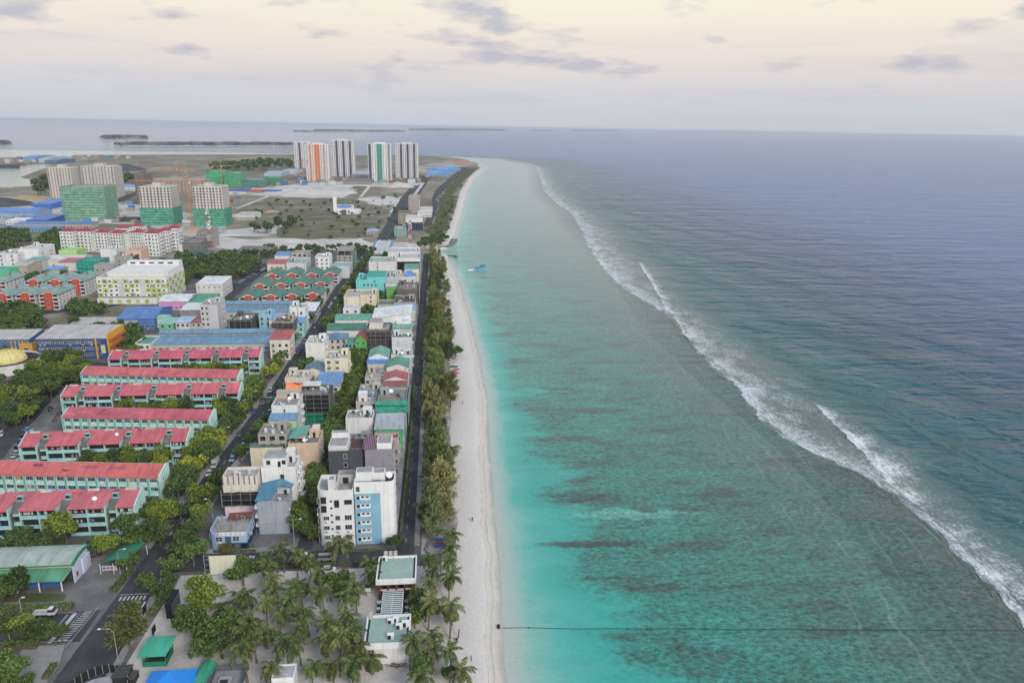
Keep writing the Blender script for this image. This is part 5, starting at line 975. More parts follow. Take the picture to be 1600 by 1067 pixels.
# ================================================================== LONG BLOCKS, VILLAS, SCHOOL, TOWERS
AQ, AQ2 = srgb('#b0d3ca'), srgb('#8cbab2'); RED = srgb('#c96568')
def row_frame(name, label, short, pl, pr, he):
    A, B = Vector(G(*pl, he)), Vector(G(*pr, he)); L = (B - A).length; a = math.atan2(B.y - A.y, B.x - A.x)
    root = thing(name, label, 'apartment block', (A.x, A.y, 0), a)
    LAND.append(((A.x + B.x) / 2, (A.y + B.y) / 2 - 2, short)); return root, L, a, A, B
def reg_line(A, B, depth, pad=1.5):
    n = 14
    for k in range(n):
        p, q = A.lerp(B, k / n), A.lerp(B, (k + 1) / n); BRECTS.append((min(p.x, q.x), max(p.x, q.x), min(p.y, q.y) - pad, max(p.y, q.y) + depth))
def end_wall(root, x, y0, y1, yr, he, hr, col, face=1):
    mb = MB(); t = .3 * face
    P = [(y0, 0), (y1, 0), (y1, hr - .5), (yr, hr + .1), (y0, he + .1)]
    mb.poly([(x + t, y, z) for y, z in (P if face > 0 else P[::-1])])
    for k in range(5):
        a, b = P[k], P[(k + 1) % 5]; mb.quad((x, a[0], a[1]), (x, b[0], b[1]), (x + t, b[0], b[1]), (x + t, a[0], a[1]))
    return mb.obj('end_wall', PAINT, root, color=col)
def notched_row(label, short, pl, pr, n, he=9.3, depth=6.8, rise=2.5, seed=0):
    root, L, a, A, B = row_frame('notched_row_block', label, short, pl, pr, he); reg_line(A, B, depth + 2)
    rr = random.Random(seed); nw = 3.3; fb = (L - n * nw) / (n - 1 + 0.94); hb = fb * .47; hr = he + rise; dn = 3.9
    zat = lambda y: he + rise * (y / depth)
    mb = MB(); mb.box(0, dn, 0, L, depth + 1.6, zat(dn) - .35, bottom=False); mb.box(0, depth - .2, 0, L, depth + 1.6, hr - .8, bottom=False); mb.obj('main_wall', PAINT, root, color=AQ2)
    segs = []; x = 0.0
    for k in range(n + 1):
        w = hb if k in (0, n) else fb; segs.append((x, x + w)); x += w + nw
    # roof: a back strip the whole length and one tongue per bay, its right edge swept up to the stair
    mb = MB(); yn = dn + .7
    def sl(pts):
        mb.poly([(p, q, zat(q)) for p, q in pts]); mb.poly([(p, q, zat(q) - .16) for p, q in pts[::-1]])
        for k in range(len(pts)):
            c, d = pts[k], pts[(k + 1) % len(pts)]; mb.quad((*c, zat(c[1]) - .16), (*d, zat(d[1]) - .16), (*d, zat(d[1])), (*c, zat(c[1])))
    sl([(-.3, yn), (L + .3, yn), (L + .3, depth), (-.3, depth)])
    mb.quad((-.3, depth, hr), (L + .3, depth, hr), (L + .3, depth + 1.9, hr - .9), (-.3, depth + 1.9, hr - .9))
    for k, (u, v) in enumerate(segs):
        pts = [(u - (.3 if k == 0 else 0), -.5), (v + (.3 if k == n else 0), -.5)]
        if k < n:
            for q in range(1, 8):
                t = q / 7.0; pts.append((v + (nw - .9) * t ** 2.2, -.5 + (yn + .5) * (1 - (1 - t) ** 1.5)))
        else: pts.append((v + .3, yn))
        pts.append((u - (.3 if k == 0 else 0), yn)); sl(pts)
    q_ = rr.uniform(.86, 1.06); mb.obj('roof', SHEET, root, color=(RED[0] * q_, RED[1] * rr.uniform(.85, 1.12), RED[2] * rr.uniform(.9, 1.2)))
    for _ in range(9): u, v, w_, d_ = rr.uniform(0, L - 5), rr.uniform(yn + .1, depth - 1.2), rr.uniform(1.2, 4.5), rr.uniform(.5, 1.1); m2 = MB(); m2.quad((u, v, zat(v) + .03), (u + w_, v, zat(v) + .03), (u + w_, v + d_, zat(v + d_) + .03), (u, v + d_, zat(v + d_) + .03)); m2.obj('roof_patch', SHEET, root, color=tuple(c * f for c, f in zip(RED, rr.choice([(.8, .8, .8), (.95, 1.3, 1.3), (.7, .8, .85), (1.05, 1.15, 1.1)]))))
    nf = 3; fh = he / nf
    for k, (u, v) in enumerate(segs):
        nc = 1 if k in (0, n) else 2; cw = (v - u) / nc
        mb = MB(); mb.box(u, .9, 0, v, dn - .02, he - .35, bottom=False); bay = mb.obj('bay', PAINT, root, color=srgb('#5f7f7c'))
        fr = MB()
        for c in range(nc + 1): xx = u + c * cw; fr.box(xx - .17, 0, 0, xx + .17, 1.0, he)
        for f in range(nf + 1): z = f * fh; fr.box(u, .02, max(0, z - .16), v, .98, min(z + .16, he - .01))
        fr.box(v - .14, .9, 0, v + .14, dn, he + .2); fr.box(u - .14, .9, 0, u + .14, dn, he + .2); fr.obj('bay_frame', PAINT, root, color=AQ)
        for c in range(nc):
            for f in range(nf):
                z = f * fh; x0, x1 = u + c * cw + .2, u + (c + 1) * cw - .2
                b = MB(); b.box(x0, .06, z + .16, x1, .16, z + 1.05); o = b.obj('balcony', PAINT, root, color=srgb(rr.choice(['#8fc4cf', '#9fd0cc', '#a9d6d2', '#8fb9c4'])))
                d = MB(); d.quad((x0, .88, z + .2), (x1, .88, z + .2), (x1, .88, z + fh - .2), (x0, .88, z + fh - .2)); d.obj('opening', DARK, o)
                if rr.random() < .65:
                    q = MB()
                    for _ in range(rr.randint(2, 5)): s_ = rr.uniform(x0 + .2, x1 - .7); q.quad((s_, .3, z + 1.2), (s_ + rr.uniform(.3, .7), .3, z + 1.2), (s_ + .5, .32, z + rr.uniform(1.8, 2.3)), (s_, .32, z + 2.2))
                    q.obj('washing', PAINT, o, color=rr.choice([(.5, .5, .52), (.4, .12, .12), (.12, .2, .4), (.5, .42, .35), (.45, .2, .3)]))
        if k < n:                                                # recessed stair with landings, grey canopy and a vent house above
            x0, x1 = v + .5, v + nw - .5; zc = he - 1.2
            mb = MB()
            for f in range(nf): mb.box(x0, 1.4, f * fh + .2, x1, dn, f * fh + 1.25)
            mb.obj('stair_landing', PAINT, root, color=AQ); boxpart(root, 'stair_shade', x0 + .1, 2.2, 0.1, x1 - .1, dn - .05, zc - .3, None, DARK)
            mb = MB(); mb.quad((x0 - .2, .9, zc - .5), (x1 + .2, .9, zc - .5), (x1 + .2, dn - .2, zc + 1.9), (x0 - .2, dn - .2, zc + 1.9)); mb.box(x0 - .3, .8, 0, x0 - .1, 3.0, zc - .3); mb.obj('stair_canopy', CONC, root, color=(.16, .15, .145))
            mb = MB(); mb.box(x0 + .5, yn - .6, zat(yn) - 1.4, x1 - .1, yn + .5, zat(yn) + .55); o = mb.obj('vent_house', PAINT, root, color=AQ2); boxpart(o, 'vent', x0 + .7, yn - .66, zat(yn) - .5, x1 - .3, yn - .605, zat(yn) + .4, None, DARK)
            mb = MB(); mb.poly([(v + .02, .9, he - .2), (v + .02, dn, zat(dn) - .3), (v + .02, dn, 0), (v + .02, .9, 0)]); mb.obj('side_wall', PAINT, root, color=AQ)
        cxm = (u + v) / 2; s_ = MB(); s_.box(cxm - 1.6, depth - .7, hr - .25, cxm + 1.6, depth + .1, hr + .25); s_.obj('skylight', CONC, root, color=(.62, .58, .52))
    e = end_wall(root, L + .3, 0, depth + 1.6, depth, he, hr, srgb('#bfe3da')); end_wall(root, -.3, 0, depth + 1.6, depth, he, hr, srgb('#bfe3da'), -1)
    for f in range(3): link('window', win_mesh(.5, 1.4, 'hole'), root, (L + .62, depth * .55, f * fh + 1.6), math.pi / 2)
    if rr.random() < .6: dish(root, rr.uniform(.2, .8) * L, rr.uniform(1, 4), he + .6, rr.uniform(.5, .85))
    for k in range(3): x_ = rr.uniform(.05, .95) * L; m2 = MB(); m2.bar((x_, depth, hr), (x_ + .1, depth, hr + 1.6), .04); m2.bar((x_ - .5, depth, hr + 1.4), (x_ + .6, depth, hr + 1.4), .03); m2.obj('aerial', METAL, root)
    return root
def plain_row(label, short, pl, pr, nb, he=9.2, depth=5.6, rise=2.0, seed=0):
    root, L, a, A, B = row_frame('plain_row_block', label, short, pl, pr, he); reg_line(A, B, depth + 2); rr = random.Random(seed); hr = he + rise; fh = he / 3
    mb = MB(); mb.box(0, .05, 0, L, depth + 1.5, he - .2, bottom=False); mb.box(0, depth - 1, he - .2, L, depth + 1.5, hr - .6, bottom=False); mb.obj('wall', PAINT, root, color=srgb('#b4ddd2'))
    mb = MB(); P = [(-.35, -.6, he - .05), (L + .1, -.6, he - .05), (L + .1, depth, hr), (-.35, depth, hr)]; mb.quad(*P); mb.quad(*[(x, y, z - .18) for x, y, z in P[::-1]]); mb.quad((P[0][0], P[0][1], P[0][2] - .18), (P[1][0], P[1][1], P[1][2] - .18), P[1], P[0])
    mb.quad((-.35, depth, hr), (L + .1, depth, hr), (L + .1, depth + 1.8, hr - .8), (-.35, depth + 1.8, hr - .8)); mb.obj('roof', SHEET, root, color=(RED[0] * rr.uniform(.84, 1.04), RED[1] * rr.uniform(.85, 1.12), RED[2] * rr.uniform(.9, 1.2)))
    for _ in range(10): u, v, w_, d_ = rr.uniform(0, L - 6), rr.uniform(0, depth - 2), rr.uniform(1.5, 6), rr.uniform(.7, 1.8); za = lambda y: he - .02 + (rise + .05) * (y + .6) / (depth + .6); m2 = MB(); m2.quad((u, v, za(v)), (u + w_, v, za(v)), (u + w_, v + d_, za(v + d_)), (u, v + d_, za(v + d_))); m2.obj('roof_patch', SHEET, root, color=tuple(c * f for c, f in zip(RED, rr.choice([(.8, .8, .8), (.95, 1.3, 1.3), (.7, .8, .85), (1.05, 1.15, 1.1)]))))
    mb = MB(); mb.box(-.2, -.05, he - .75, L + .2, .04, he - .08); mb.obj('eave_board', PAINT, root, color=srgb('#cfe8df'))
    for k in range(nb + 1): x = L * k / nb; mb = MB(); mb.box(x - .14, -.55, 0, x + .14, .04, he - .8); mb.obj('fin', PAINT, root, color=AQ2)
    cur = [(.02, .022, .025), (.05, .05, .055), (.02, .05, .3), (.02, .2, .08), (.3, .26, .2), (.02, .1, .35), (.4, .4, .38), (.35, .25, .05), (.03, .03, .03)]
    for f in range(3):
        for k in range(nb):
            x = L * (k + .5) / nb; w = L / nb - 1.2; o = link('window', win_mesh(w, 1.25), root, (x, .05, f * fh + 1.75))
            if rr.random() < .5: boxpart(o, 'curtain', -w / 2 + .05, -.028, -.6, w / 2 * rr.uniform(-.2, .95), -.034, .6, rr.choice(cur))
            if rr.random() < .55: mb = MB(); mb.box(-.4, -.55, -1.5, .4, -.02, -.95); mb.obj('air_conditioner', WHITE, o)
        mb = MB(); mb.box(0, -.25, f * fh + 2.55, L, .04, f * fh + 2.75); mb.obj('sunshade', PAINT, root, color=srgb('#c3e4da'))
    end_wall(root, L + .05, 0, depth + 1.5, depth, he + .3, hr + .3, srgb('#c6e8df')); end_wall(root, -.35, 0, depth + 1.5, depth, he, hr, srgb('#c6e8df'), -1)
    for f in range(3): link('window', win_mesh(.45, 1.5, 'hole'), root, (L + .36, depth * .4, f * fh + 1.6), math.pi / 2)
    for f in (1, 2): boxpart(root, 'wall_joint', L + .34, .2, f * fh - .1, L + .40, depth + 1.4, f * fh + .1, srgb('#8fc9c0'))
    boxpart(root, 'wall_joint', L + .34, depth * .62, .1, L + .41, depth * .68, he, srgb('#8fc9c0'))
    return root
notched_row('nearest red-roofed aqua block with stair notches, cut by the left edge', 'nearest notched red-roofed block', (-95, 801), (207, 790), 4, seed=1)
plain_row('nearest plain red-roofed aqua block with a row of bay windows', 'nearest plain red-roofed block', (-60, 739), (247, 745), 19, seed=2)
notched_row('second red-roofed aqua block with stair notches counting from the front', 'second notched red-roofed block', (31, 697), (289, 688), 4, seed=3)
plain_row('middle plain red-roofed aqua block with bay windows', 'middle plain red-roofed block', (98, 651), (326, 655), 17, seed=4)
notched_row('third red-roofed aqua block with stair notches counting from the front', 'third notched red-roofed block', (96, 619), (371, 613), 5, seed=5)
plain_row('farthest plain red-roofed aqua block with bay windows', 'farthest plain red-roofed block', (127, 584), (370, 590), 20, seed=6)
notched_row('farthest red-roofed aqua block with stair notches', 'farthest notched red-roofed block', (170, 561), (404, 557), 5, seed=7)
# ---- villas with red arched fronts
def villa(hx, hy, h, rh, roofc, wallc, floors):
    root = link('villa', None); mb = MB(); mb.box(-hx, -hy, 0, hx, hy, h, bottom=False); mb.obj('wall', PAINT, root, color=wallc)
    roof(root, 'gy', hx, hy, h + .02, rh, roofc, .7, wallc)
    mb = MB(); w = hx * .42; n = 10; P = [(-w, 0), (w, 0), (w, h - .3)] + [(w * math.cos(math.pi * k / n), h - .3 + 1.7 * math.sin(math.pi * k / n)) for k in range(1, n)] + [(-w, h - .3)]
    mb.poly([(x, -hy - 1.1, z) for x, z in P])
    for k in range(len(P)): a, b = P[k], P[(k + 1) % len(P)]; mb.quad((a[0], -hy + .3, a[1]), (b[0], -hy + .3, b[1]), (b[0], -hy - 1.1, b[1]), (a[0], -hy - 1.1, a[1]))
    f_ = mb.obj('red_front', PAINT, root, color=srgb('#c9492f'))
    fh = h / floors
    for k in range(floors):
        link('window', win_mesh(1.6, 1.5, 'cross'), f_, (0, -hy - 1.1, k * fh + 1.7))
        for s in (-1, 1):
            mb = MB(); x0, x1 = sorted((s * (w + .1), s * (hx - .4))); mb.box(x0, -hy - 1.0, k * fh, x1, -hy, k * fh + .2); mb.box(x0, -hy - 1.0, k * fh + .2, x1, -hy - .9, k * fh + 1.0); o = mb.obj('balcony', PAINT, root, color=wallc)
            mb = MB(); mb.quad((x0 + .2, -hy - .02, k * fh + .3), (x1 - .2, -hy - .02, k * fh + .3), (x1 - .2, -hy - .02, k * fh + 2.4), (x0 + .2, -hy - .02, k * fh + 2.4)); mb.obj('opening', DARK, o)
        for y in range(5): link('window', win_mesh(1.1, 1.3), root, (hx, -hy + 2 + y * (2 * hy - 4) / 4.0, k * fh + 1.8), math.pi / 2)
    mb = MB(); mb.box(-.12, -hy - .7, h + rh - .05, .12, hy + .7, h + rh + .12); mb.obj('ridge_cap', PAINT, root, color=tuple(c * .8 + .12 for c in roofc[:3]))
    mb = MB(); mb.box(hx * .3, hy * .1, h + .4, hx * .3 + .9, hy * .1 + 1.2, h + rh + .8); mb.obj('chimney', PAINT, root, color=srgb('#a3695a')); return root
vA = villa(6.0, 10.5, 7.6, 3.0, srgb('#3f7a68'), srgb('#d2cdca'), 3)
first = True
for ri, (row, nmr) in enumerate(((((388, 465), (423, 464), (457, 463), (489, 461)), 'front'), (((406, 447), (439, 446), (470, 445), (501, 444)), 'middle'), (((425, 431), (456, 430), (487, 430), (516, 429)), 'back'))):
    for ci, (px, py) in enumerate(row):
        o = vA if first else copy_tree(vA); first = False; x, y = G(px, py, 7.6); o.location = (x, y + 10.5, 0)
        tag(o, 'green-roofed villa with red arched front, %s from left in the %s row' % (ordw(ci + 1), nmr), 'villa', 'green-roofed villas with red fronts'); reg(x - 6, x + 6, y - 1, y + 21, 'green-roofed villas' if ci == 1 else None)
vB = villa(6.0, 12.0, 10.4, 3.0, srgb('#84a096'), srgb('#cfcbcb'), 4); first = True
for nmr, row in (('front', ((3, 462), (39, 461), (75, 460))), ('back', ((-6, 441), (52, 440), (86, 440), (118, 439)))):
    for ci, (px, py) in enumerate(row):
        o = vB if first else copy_tree(vB); first = False; x, y = G(px, py, 10.4); o.location = (x, y + 12, 0)
        tag(o, 'grey-roofed villa with red arched front, %s from left in the %s row' % (ordw(ci + 1), nmr), 'villa', 'grey-roofed villas with red fronts'); reg(x - 6, x + 6, y - 1, y + 24, 'grey-roofed villas' if ci == 1 else None)
# ---- long halls with slate-blue sheet roofs
def blue_hall(label, short, xl, xr, yf, ymid, yb, nw_):
    h = 5.0; x0, x1, y0, y1 = rect(xl, xr, yf, ymid, h); _, _, _, y2 = rect(xl, xr, yf, yb, h + 3); hx, hy = (x1 - x0) / 2, (y1 - y0) / 2
    root = thing('long_hall', label, 'hall', ((x0 + x1) / 2, (y0 + y1) / 2, 0)); mb = MB(); mb.box(-hx, -hy, 0, hx, hy, h, bottom=False); mb.obj('wall', PAINT, root, color=srgb('#b9b9b4'))
    roof(root, 'ms', hx, hy, h + .02, 1.2, srgb('#6d93ab'), .4, srgb('#b9b9b4')); d = max(4.0, (y2 - y1)) / 2
    mb = MB(); mb.box(-hx + .3, hy + .02, 0, hx - .3, hy + 2 * d, h + 2.6, bottom=False); mb.obj('upper_wall', PAINT, root, color=srgb('#8f9aa0')); roof(root, 'ms', hx - .3, d, h + 2.62, 1.1, srgb('#7596ab'), .4, srgb('#8f9aa0'), 0, hy + d, name='upper_roof')
    wins(root, hx, hy, 's', nw_, 1, w=1.6, h=1.4, z0=1.6); wins(root, hx - .3, -hy - .02, 's', nw_ * 2, 1, w=.9, h=.6, z0=h + 1.6)
    wins(root, hx, hy, 'e', 3, 1, w=1.4); reg(x0, x1, y0, y1 + 2 * d, short)
blue_hall('long slate-blue sheet-roofed hall behind the farthest notched block', 'nearer long blue-roofed hall', 236, 420, 537, 527, 517, 18)
blue_hall('farther long slate-blue sheet-roofed hall below the green-roofed villas', 'farther long blue-roofed hall', 318, 452, 487, 481, 475, 14)
# ---- pink corner house at the end of the hall
bld('pink_corner_house', 'pale pink rounded corner house with green awning at the end of the blue hall', 'pale pink corner house', rect(209, 234, 537, 524, 6.5), 6.5, '#e0cfc6', 'flat', '#4fa088', ch=1, w=(('s', 3, 2), ('w', 2, 2)), cat='house')
# ---- blue and yellow school
def school():
    rc = rect(57, 166, 529, 513, 11.0); r_, hx, hy = bld('school_block', 'navy-blue school block with yellow end wall and grey sheet roof', 'navy-blue school', rc, 11.0, '#2e4f8c', 'ms', '#b9b2ac', 2.0, cat='school')
    wins(r_, hx, hy, 's', 13, 3, w=1.9, h=1.3, z0=1.6, fh=3.3, span=(.02, .80), style='cross'); boxpart(r_, 'yellow_wall', hx - .02, -hy - .3, 0, hx + .5, hy + .3, 13.2, srgb('#d9a63c')); boxpart(r_, 'yellow_pillar', hx * .66, -hy - .7, 0, hx * .70, -hy + .1, 11.2, srgb('#d9a63c'))
    boxpart(r_, 'notice_panel', hx * .80, -hy - .14, 3.0, hx * .92, -hy - .02, 7.4, srgb('#c5d08f')); wins(r_, hx, hy, 's', 1, 3, w=1.2, h=1.0, z0=1.8, fh=3.3, span=(.86, .9))
    for k in range(3): boxpart(r_, 'access_balcony', hx + .5, -hy + 1, 3.2 * k + 2.6, hx + 2.0, hy - .5, 3.2 * k + 3.5, srgb('#b5633f'))
    rc = rect(-30, 44, 530, 519, 10.0); r_, hx, hy = bld('school_wing', 'blue school wing with grey roof and yellow columns at the left edge', 'blue school wing', rc, 10.0, '#3d66a0', 'ms', '#bcb5ae', 1.5, w=(('s', 8, 3, dict(w=1.6, style='cross')),), cat='school')
    for k in range(4): mb = MB(); mb.cyl(hx * (.3 + .16 * k), -hy - 1.2, 0, 9.4, .22, n=8); mb.obj('column', PAINT, r_, color=srgb('#d9a63c'))
    boxpart(r_, 'bridge_floor', hx * .2, -hy - 1.6, 3.0, hx * .95, -hy - .02, 3.4, srgb('#c9c4bd'))
    rc = rect(30, 49, 536, 528, 8.0); bld('stair_block', 'mustard-yellow stair block between the school wings', 'mustard-yellow stair block', rc, 8.0, '#d3a23c', 'flat', '#b9b3aa', w=(('s', 1, 2, dict(w=2.4, h=1.2)),), cat='school')
    # yellow dome on a low white drum
    x, y = G(0, 583, 0); root = thing('dome_hall', 'pale yellow ribbed dome on dark roof with white curved wall, left edge', 'hall', (x, y + 8, 0)); mb = MB(); n1, n2 = 8, 28
    for i in range(n1 + 1):
        t = math.pi / 2 * i / n1
        for k in range(n2): a = 2 * math.pi * k / n2; mb.v.append((8.5 * math.cos(t) * math.cos(a), 8.5 * math.cos(t) * math.sin(a), 4.2 + 5.5 * math.sin(t)))
    for i in range(n1):
        for k in range(n2): mb.f.append((i * n2 + k, i * n2 + (k + 1) % n2, (i + 1) * n2 + (k + 1) % n2, (i + 1) * n2 + k)); mb.m.append(0)
    mb.obj('dome', PAINT, root, color=srgb('#d8c98a'))
    rb = MB()
    for k in range(14):
        a = 2 * math.pi * k / 14; rb.tube([(8.56 * math.cos(t) * math.cos(a), 8.56 * math.cos(t) * math.sin(a), 4.2 + 5.55 * math.sin(t)) for t in [math.pi / 2 * q / 6 for q in range(7)]], .09, 4)
    rb.obj('dome_ribs', PAINT, root, color=srgb('#b5a564'))
    mb = MB(); mb.cyl(0, 0, 4.0, 4.15, 14.0, n=40); mb.obj('flat_roof', CONC, root, color=(.05, .05, .055)); mb = MB(); mb.cyl(0, 0, 0, 4.9, 14.2, 14.4, n=40, cap=False); mb.cyl(0, 0, 0, 4.9, 13.9, 14.1, n=40, cap=False); mb.obj('drum_wall', PAINT, root, color=srgb('#dad7d2'))
    reg(x - 14, x + 14, y - 6, y + 22, 'pale yellow dome')
    x, y = G(86, 516, 5); root = thing('round_hall', 'low oval hall with dark flat roof and yellow wall behind the school', 'hall', (x, y, 0)); P = [(13 * math.cos(2 * math.pi * k / 32), 8.5 * math.sin(2 * math.pi * k / 32)) for k in range(32)]
    mb = MB(); mb.prism(P, 0, 4.6); mb.obj('wall', PAINT, root, color=srgb('#d0b060')); mb = MB(); mb.prism([(p * 1.05, q * 1.05) for p, q in P], 4.6, 5.1); mb.obj('roof', CONC, root, color=(.055, .052, .052)); boxpart(root, 'roof_curb', -5, -2, 5.1, 3, 1, 5.5, (.3, .28, .25)); reg(x - 13, x + 13, y - 9, y + 9, 'dark oval hall')
school()
# ---- white block with green checker panels
def checker():
    h = 17.5; x0, x1, y0, y1 = rect(150, 258, 433, 417, h); hx, hy = (x1 - x0) / 2, (y1 - y0) / 2
    root = thing('checkered_block', 'white apartment block with lime-green checkered panels and stepped roof', 'apartment block', ((x0 + x1) / 2, (y0 + y1) / 2, 0)); walls(root, hx, hy, h, srgb('#dcdcd6'), .9, roofcol=(.45, .42, .38))
    rr = random.Random(3); fh = 3.1; nc = 13
    lim = [srgb('#b5c46e'), srgb('#a3b45a'), srgb('#e2e2dc'), srgb('#dcdcd6'), srgb('#e4e4df')]
    pm = {}
    def panel(w):
        if w not in pm: m_ = MB(); m_.box(-w / 2, -.16, -1.42, w / 2, 0, 1.42); pm[w] = m_.mesh('panel', [PAINT])
        return pm[w]
    w = round(2 * hx / nc - .12, 2)
    for k in range(nc):
        if k in (4, 8): continue
        for f in range(1, 5):
            col = lim[rr.randint(0, 1)] if (k + f) % 2 and rr.random() < .85 or rr.random() < .12 else lim[rr.randint(2, 4)]
            x = -hx + (k + .5) * 2 * hx / nc; z = f * fh + 2.0; p = link('panel', panel(w), root, (x, -hy, z), 0, col); link('window', win_mesh(1.5, 1.3), p, (rr.uniform(-.3, .3), -.16, rr.uniform(-.2, .3)))
    w2 = round(2 * hy / 7 - .15, 2)
    for k in range(7):
        for f in range(0, 5):
            col = lim[rr.randint(0, 1)] if (k + f) % 2 else lim[3]; p = link('panel', panel(w2), root, (hx, -hy + (k + .5) * 2 * hy / 7, f * fh + 2.0), math.pi / 2, col); link('window', win_mesh(1.2, 1.3), p, (0, -.16, 0))
    for x in (4, 8): boxpart(root, 'stair_bay', -hx + x * 2 * hx / nc + .3, -hy - .5, 0, -hx + (x + 1) * 2 * hx / nc - .3, -hy - .02, h - 1.2, srgb('#c9c9c6'))
    wins(root, hx, hy, 's', 11, 1, w=1.6, h=2.0, z0=.9); boxpart(root, 'podium', -hx + 1.5, -hy - 6, 0, hx - 5, -hy - .55, 4.2, srgb('#dcdbd6')); boxpart(root, 'podium_deck', -hx + 2, -hy - 5.5, 4.2, hx - 5.5, -hy - .6, 4.3, (.32, .29, .26), CONC)
    for k in range(6): boxpart(root, 'podium_panel', -hx + 3 + k * (2 * hx - 10) / 6, -hy - 6.15, .8, -hx + 3 + k * (2 * hx - 10) / 6 + 2.6, -hy - 6.01, 3.4, lim[k % 2])
    boxpart(root, 'upper_storey', -hx + 5, -hy + 6, h - .9, hx - .2, hy - .2, h + 2.6, srgb('#dad9d4')); boxpart(root, 'top_storey', -hx + 9, hy - 7, h + 2.6, hx - .4, hy - .3, h + 5.4, srgb('#dedeDA'))
    for k in range(5): boxpart(root, 'strip_window', -hx + 11 + k * (2 * hx - 13) / 5, hy - 7.06, h + 3.6, -hx + 11 + k * (2 * hx - 13) / 5 + 3.6, hy - 7.01, h + 4.7, None, GLASS)
    reg(x0, x1, y0 - 6, y1, 'lime-checkered block')
checker()
# ---- white flats with red roofs
def red_flats():
    mods = [(92, 113, 362, 20), (117, 141, 362, 19), (146, 166, 364, 18), (171, 188, 365, 18), (203, 219, 364, 18), (224, 246, 365, 21), (246, 262, 361, 20), (259, 277, 357, 21), (180, 197, 357, 19), (203, 220, 354, 19)]
    rcs = [rect(a, b, y, y - 6, h) for a, b, y, h in mods]; X = sum(r_[0] for r_ in rcs) / len(rcs); Y = sum(r_[2] for r_ in rcs) / len(rcs)
    root = thing('red_roofed_flats', 'cluster of white six-storey flats with small red hip roofs', 'apartment block', (X, Y, 0)); rr = random.Random(5)
    for (a, b, yy_, h), (x0, x1, y0, y1) in zip(mods, rcs):
        cx, cy, hx, hy = (x0 + x1) / 2 - X, y0 + 8 - Y, (x1 - x0) / 2, 8.0; col = srgb(rr.choice(['#dfdfdc', '#d6d9cf', '#dcdddb']))
        mb = MB(); mb.box(cx - hx, cy - hy, 0, cx + hx, cy + hy, h, bottom=False); w_ = mb.obj('wing_wall', PAINT, root, color=col); roof(root, 'hip', hx * .95, hy * .85, h + .3, 2.6, srgb('#a2383e'), .5, col, cx, cy - hy * .1); e = link('wing', None, root, (cx, cy, 0))
        for f_, c_ in (('s', 4), ('e', 4)): wins(e, hx, hy, f_, c_, 6, w=1.2, h=1.4, z0=1.2, fh=h / 6.2, joined=True)
        for f in range(1, 6): mb = MB(); mb.box(-hx * .5, -hy - 1.1, f * h / 6.2, -hx * .02, -hy, f * h / 6.2 + .9); mb.obj('balcony', PAINT, e, color=col); mb = MB(); mb.box(hx, -hy * .4, f * h / 6.2, hx + 1.1, hy * .4, f * h / 6.2 + .9); mb.obj('balcony', PAINT, e, color=col)
        reg(x0, x1, y0, y0 + 16)
    boxpart(root, 'link_wall', rcs[0][0] - X + 4, rcs[0][2] + 9 - Y, 0, rcs[5][1] - X - 3, rcs[0][2] + 13 - Y, 16, srgb('#cdd3c8')); LAND.append((X, Y - 10, 'white red-roofed flats'))
red_flats()
# ---- tall towers
def tower(label, short, xl, xr, yt, ybase, stripes, sidecol, depth=32, rz=0.0, wallc='#d6d3d3'):
    bx, by = G((xl + xr) / 2, ybase); h = CAM_H * (1 - by / G((xl + xr) / 2, yt)[1]); x0, x1 = G(xl, ybase)[0], G(xr, ybase)[0]; hx, hy = (x1 - x0) / 2, depth / 2
    root = thing('tower_block', label, 'tower', (bx, by + hy, 0), rz); wc = srgb(wallc); walls(root, hx, hy, h, wc, 1.2, roofcol=(.5, .48, .46)); fl = int(h / 3.1); n = len(stripes); sw = 2 * hx / n
    for k, s in enumerate(stripes):
        x = -hx + k * sw
        if s is None: mb = MB(); mb.box(x + .15, -hy - 1.2, 0, x + sw - .15, -hy - .02, h + 1.0); mb.obj('bay', PAINT, root, color=wc); o_ = 1.2
        else: mb = MB(); mb.box(x + .05, -hy - .35, 0, x + sw - .05, -hy - .02, h - .4); mb.obj('colour_strip', PAINT, root, color=srgb(s)); o_ = .35
        wins(root, hx, hy, 's', max(1, int(sw / 3.4)), fl, w=1.6, h=1.6, z0=1.2, fh=h / (fl + .3), joined=True, span=(k / n, (k + 1) / n), style='hole', off=o_)
    ns = 6; sd = 2 * hy / ns
    for k in range(ns):
        y = -hy + k * sd
        for s in (1, -1):
            if k % 2: mb = MB(); mb.box(min(s * hx, s * (hx + .4)) , y + .05, 0, max(s * hx, s * (hx + .4)), y + sd - .05, h - .4); mb.obj('colour_strip', PAINT, root, color=srgb(sidecol))
            else: mb = MB(); mb.box(min(s * hx, s * (hx + 1.2)), y + .2, 0, max(s * hx, s * (hx + 1.2)), y + sd - .2, h + .8); mb.obj('bay', PAINT, root, color=wc)
    wins(root, hx, hy, 'e', 10, fl, w=1.6, h=1.6, z0=1.2, fh=h / (fl + .3), joined=True, style='hole', off=1.2); wins(root, hx, hy, 'w', 8, fl, w=1.6, h=1.6, z0=1.2, fh=h / (fl + .3), joined=True, style='hole', off=1.2)
    boxpart(root, 'roof_room', -hx * .5, -hy * .4, h - 1.2, hx * .5, hy * .4, h + 3.5, wc); reg(x0, x1, by, by + depth, short)
PU, N_ = '#4e4c68', None
tower('farthest-left tall tower with dark purple stripes behind the orange one', 'leftmost purple-striped tower', 461, 492, 223, 263, [N_, N_, PU, N_, N_, PU, N_, N_, PU], PU)
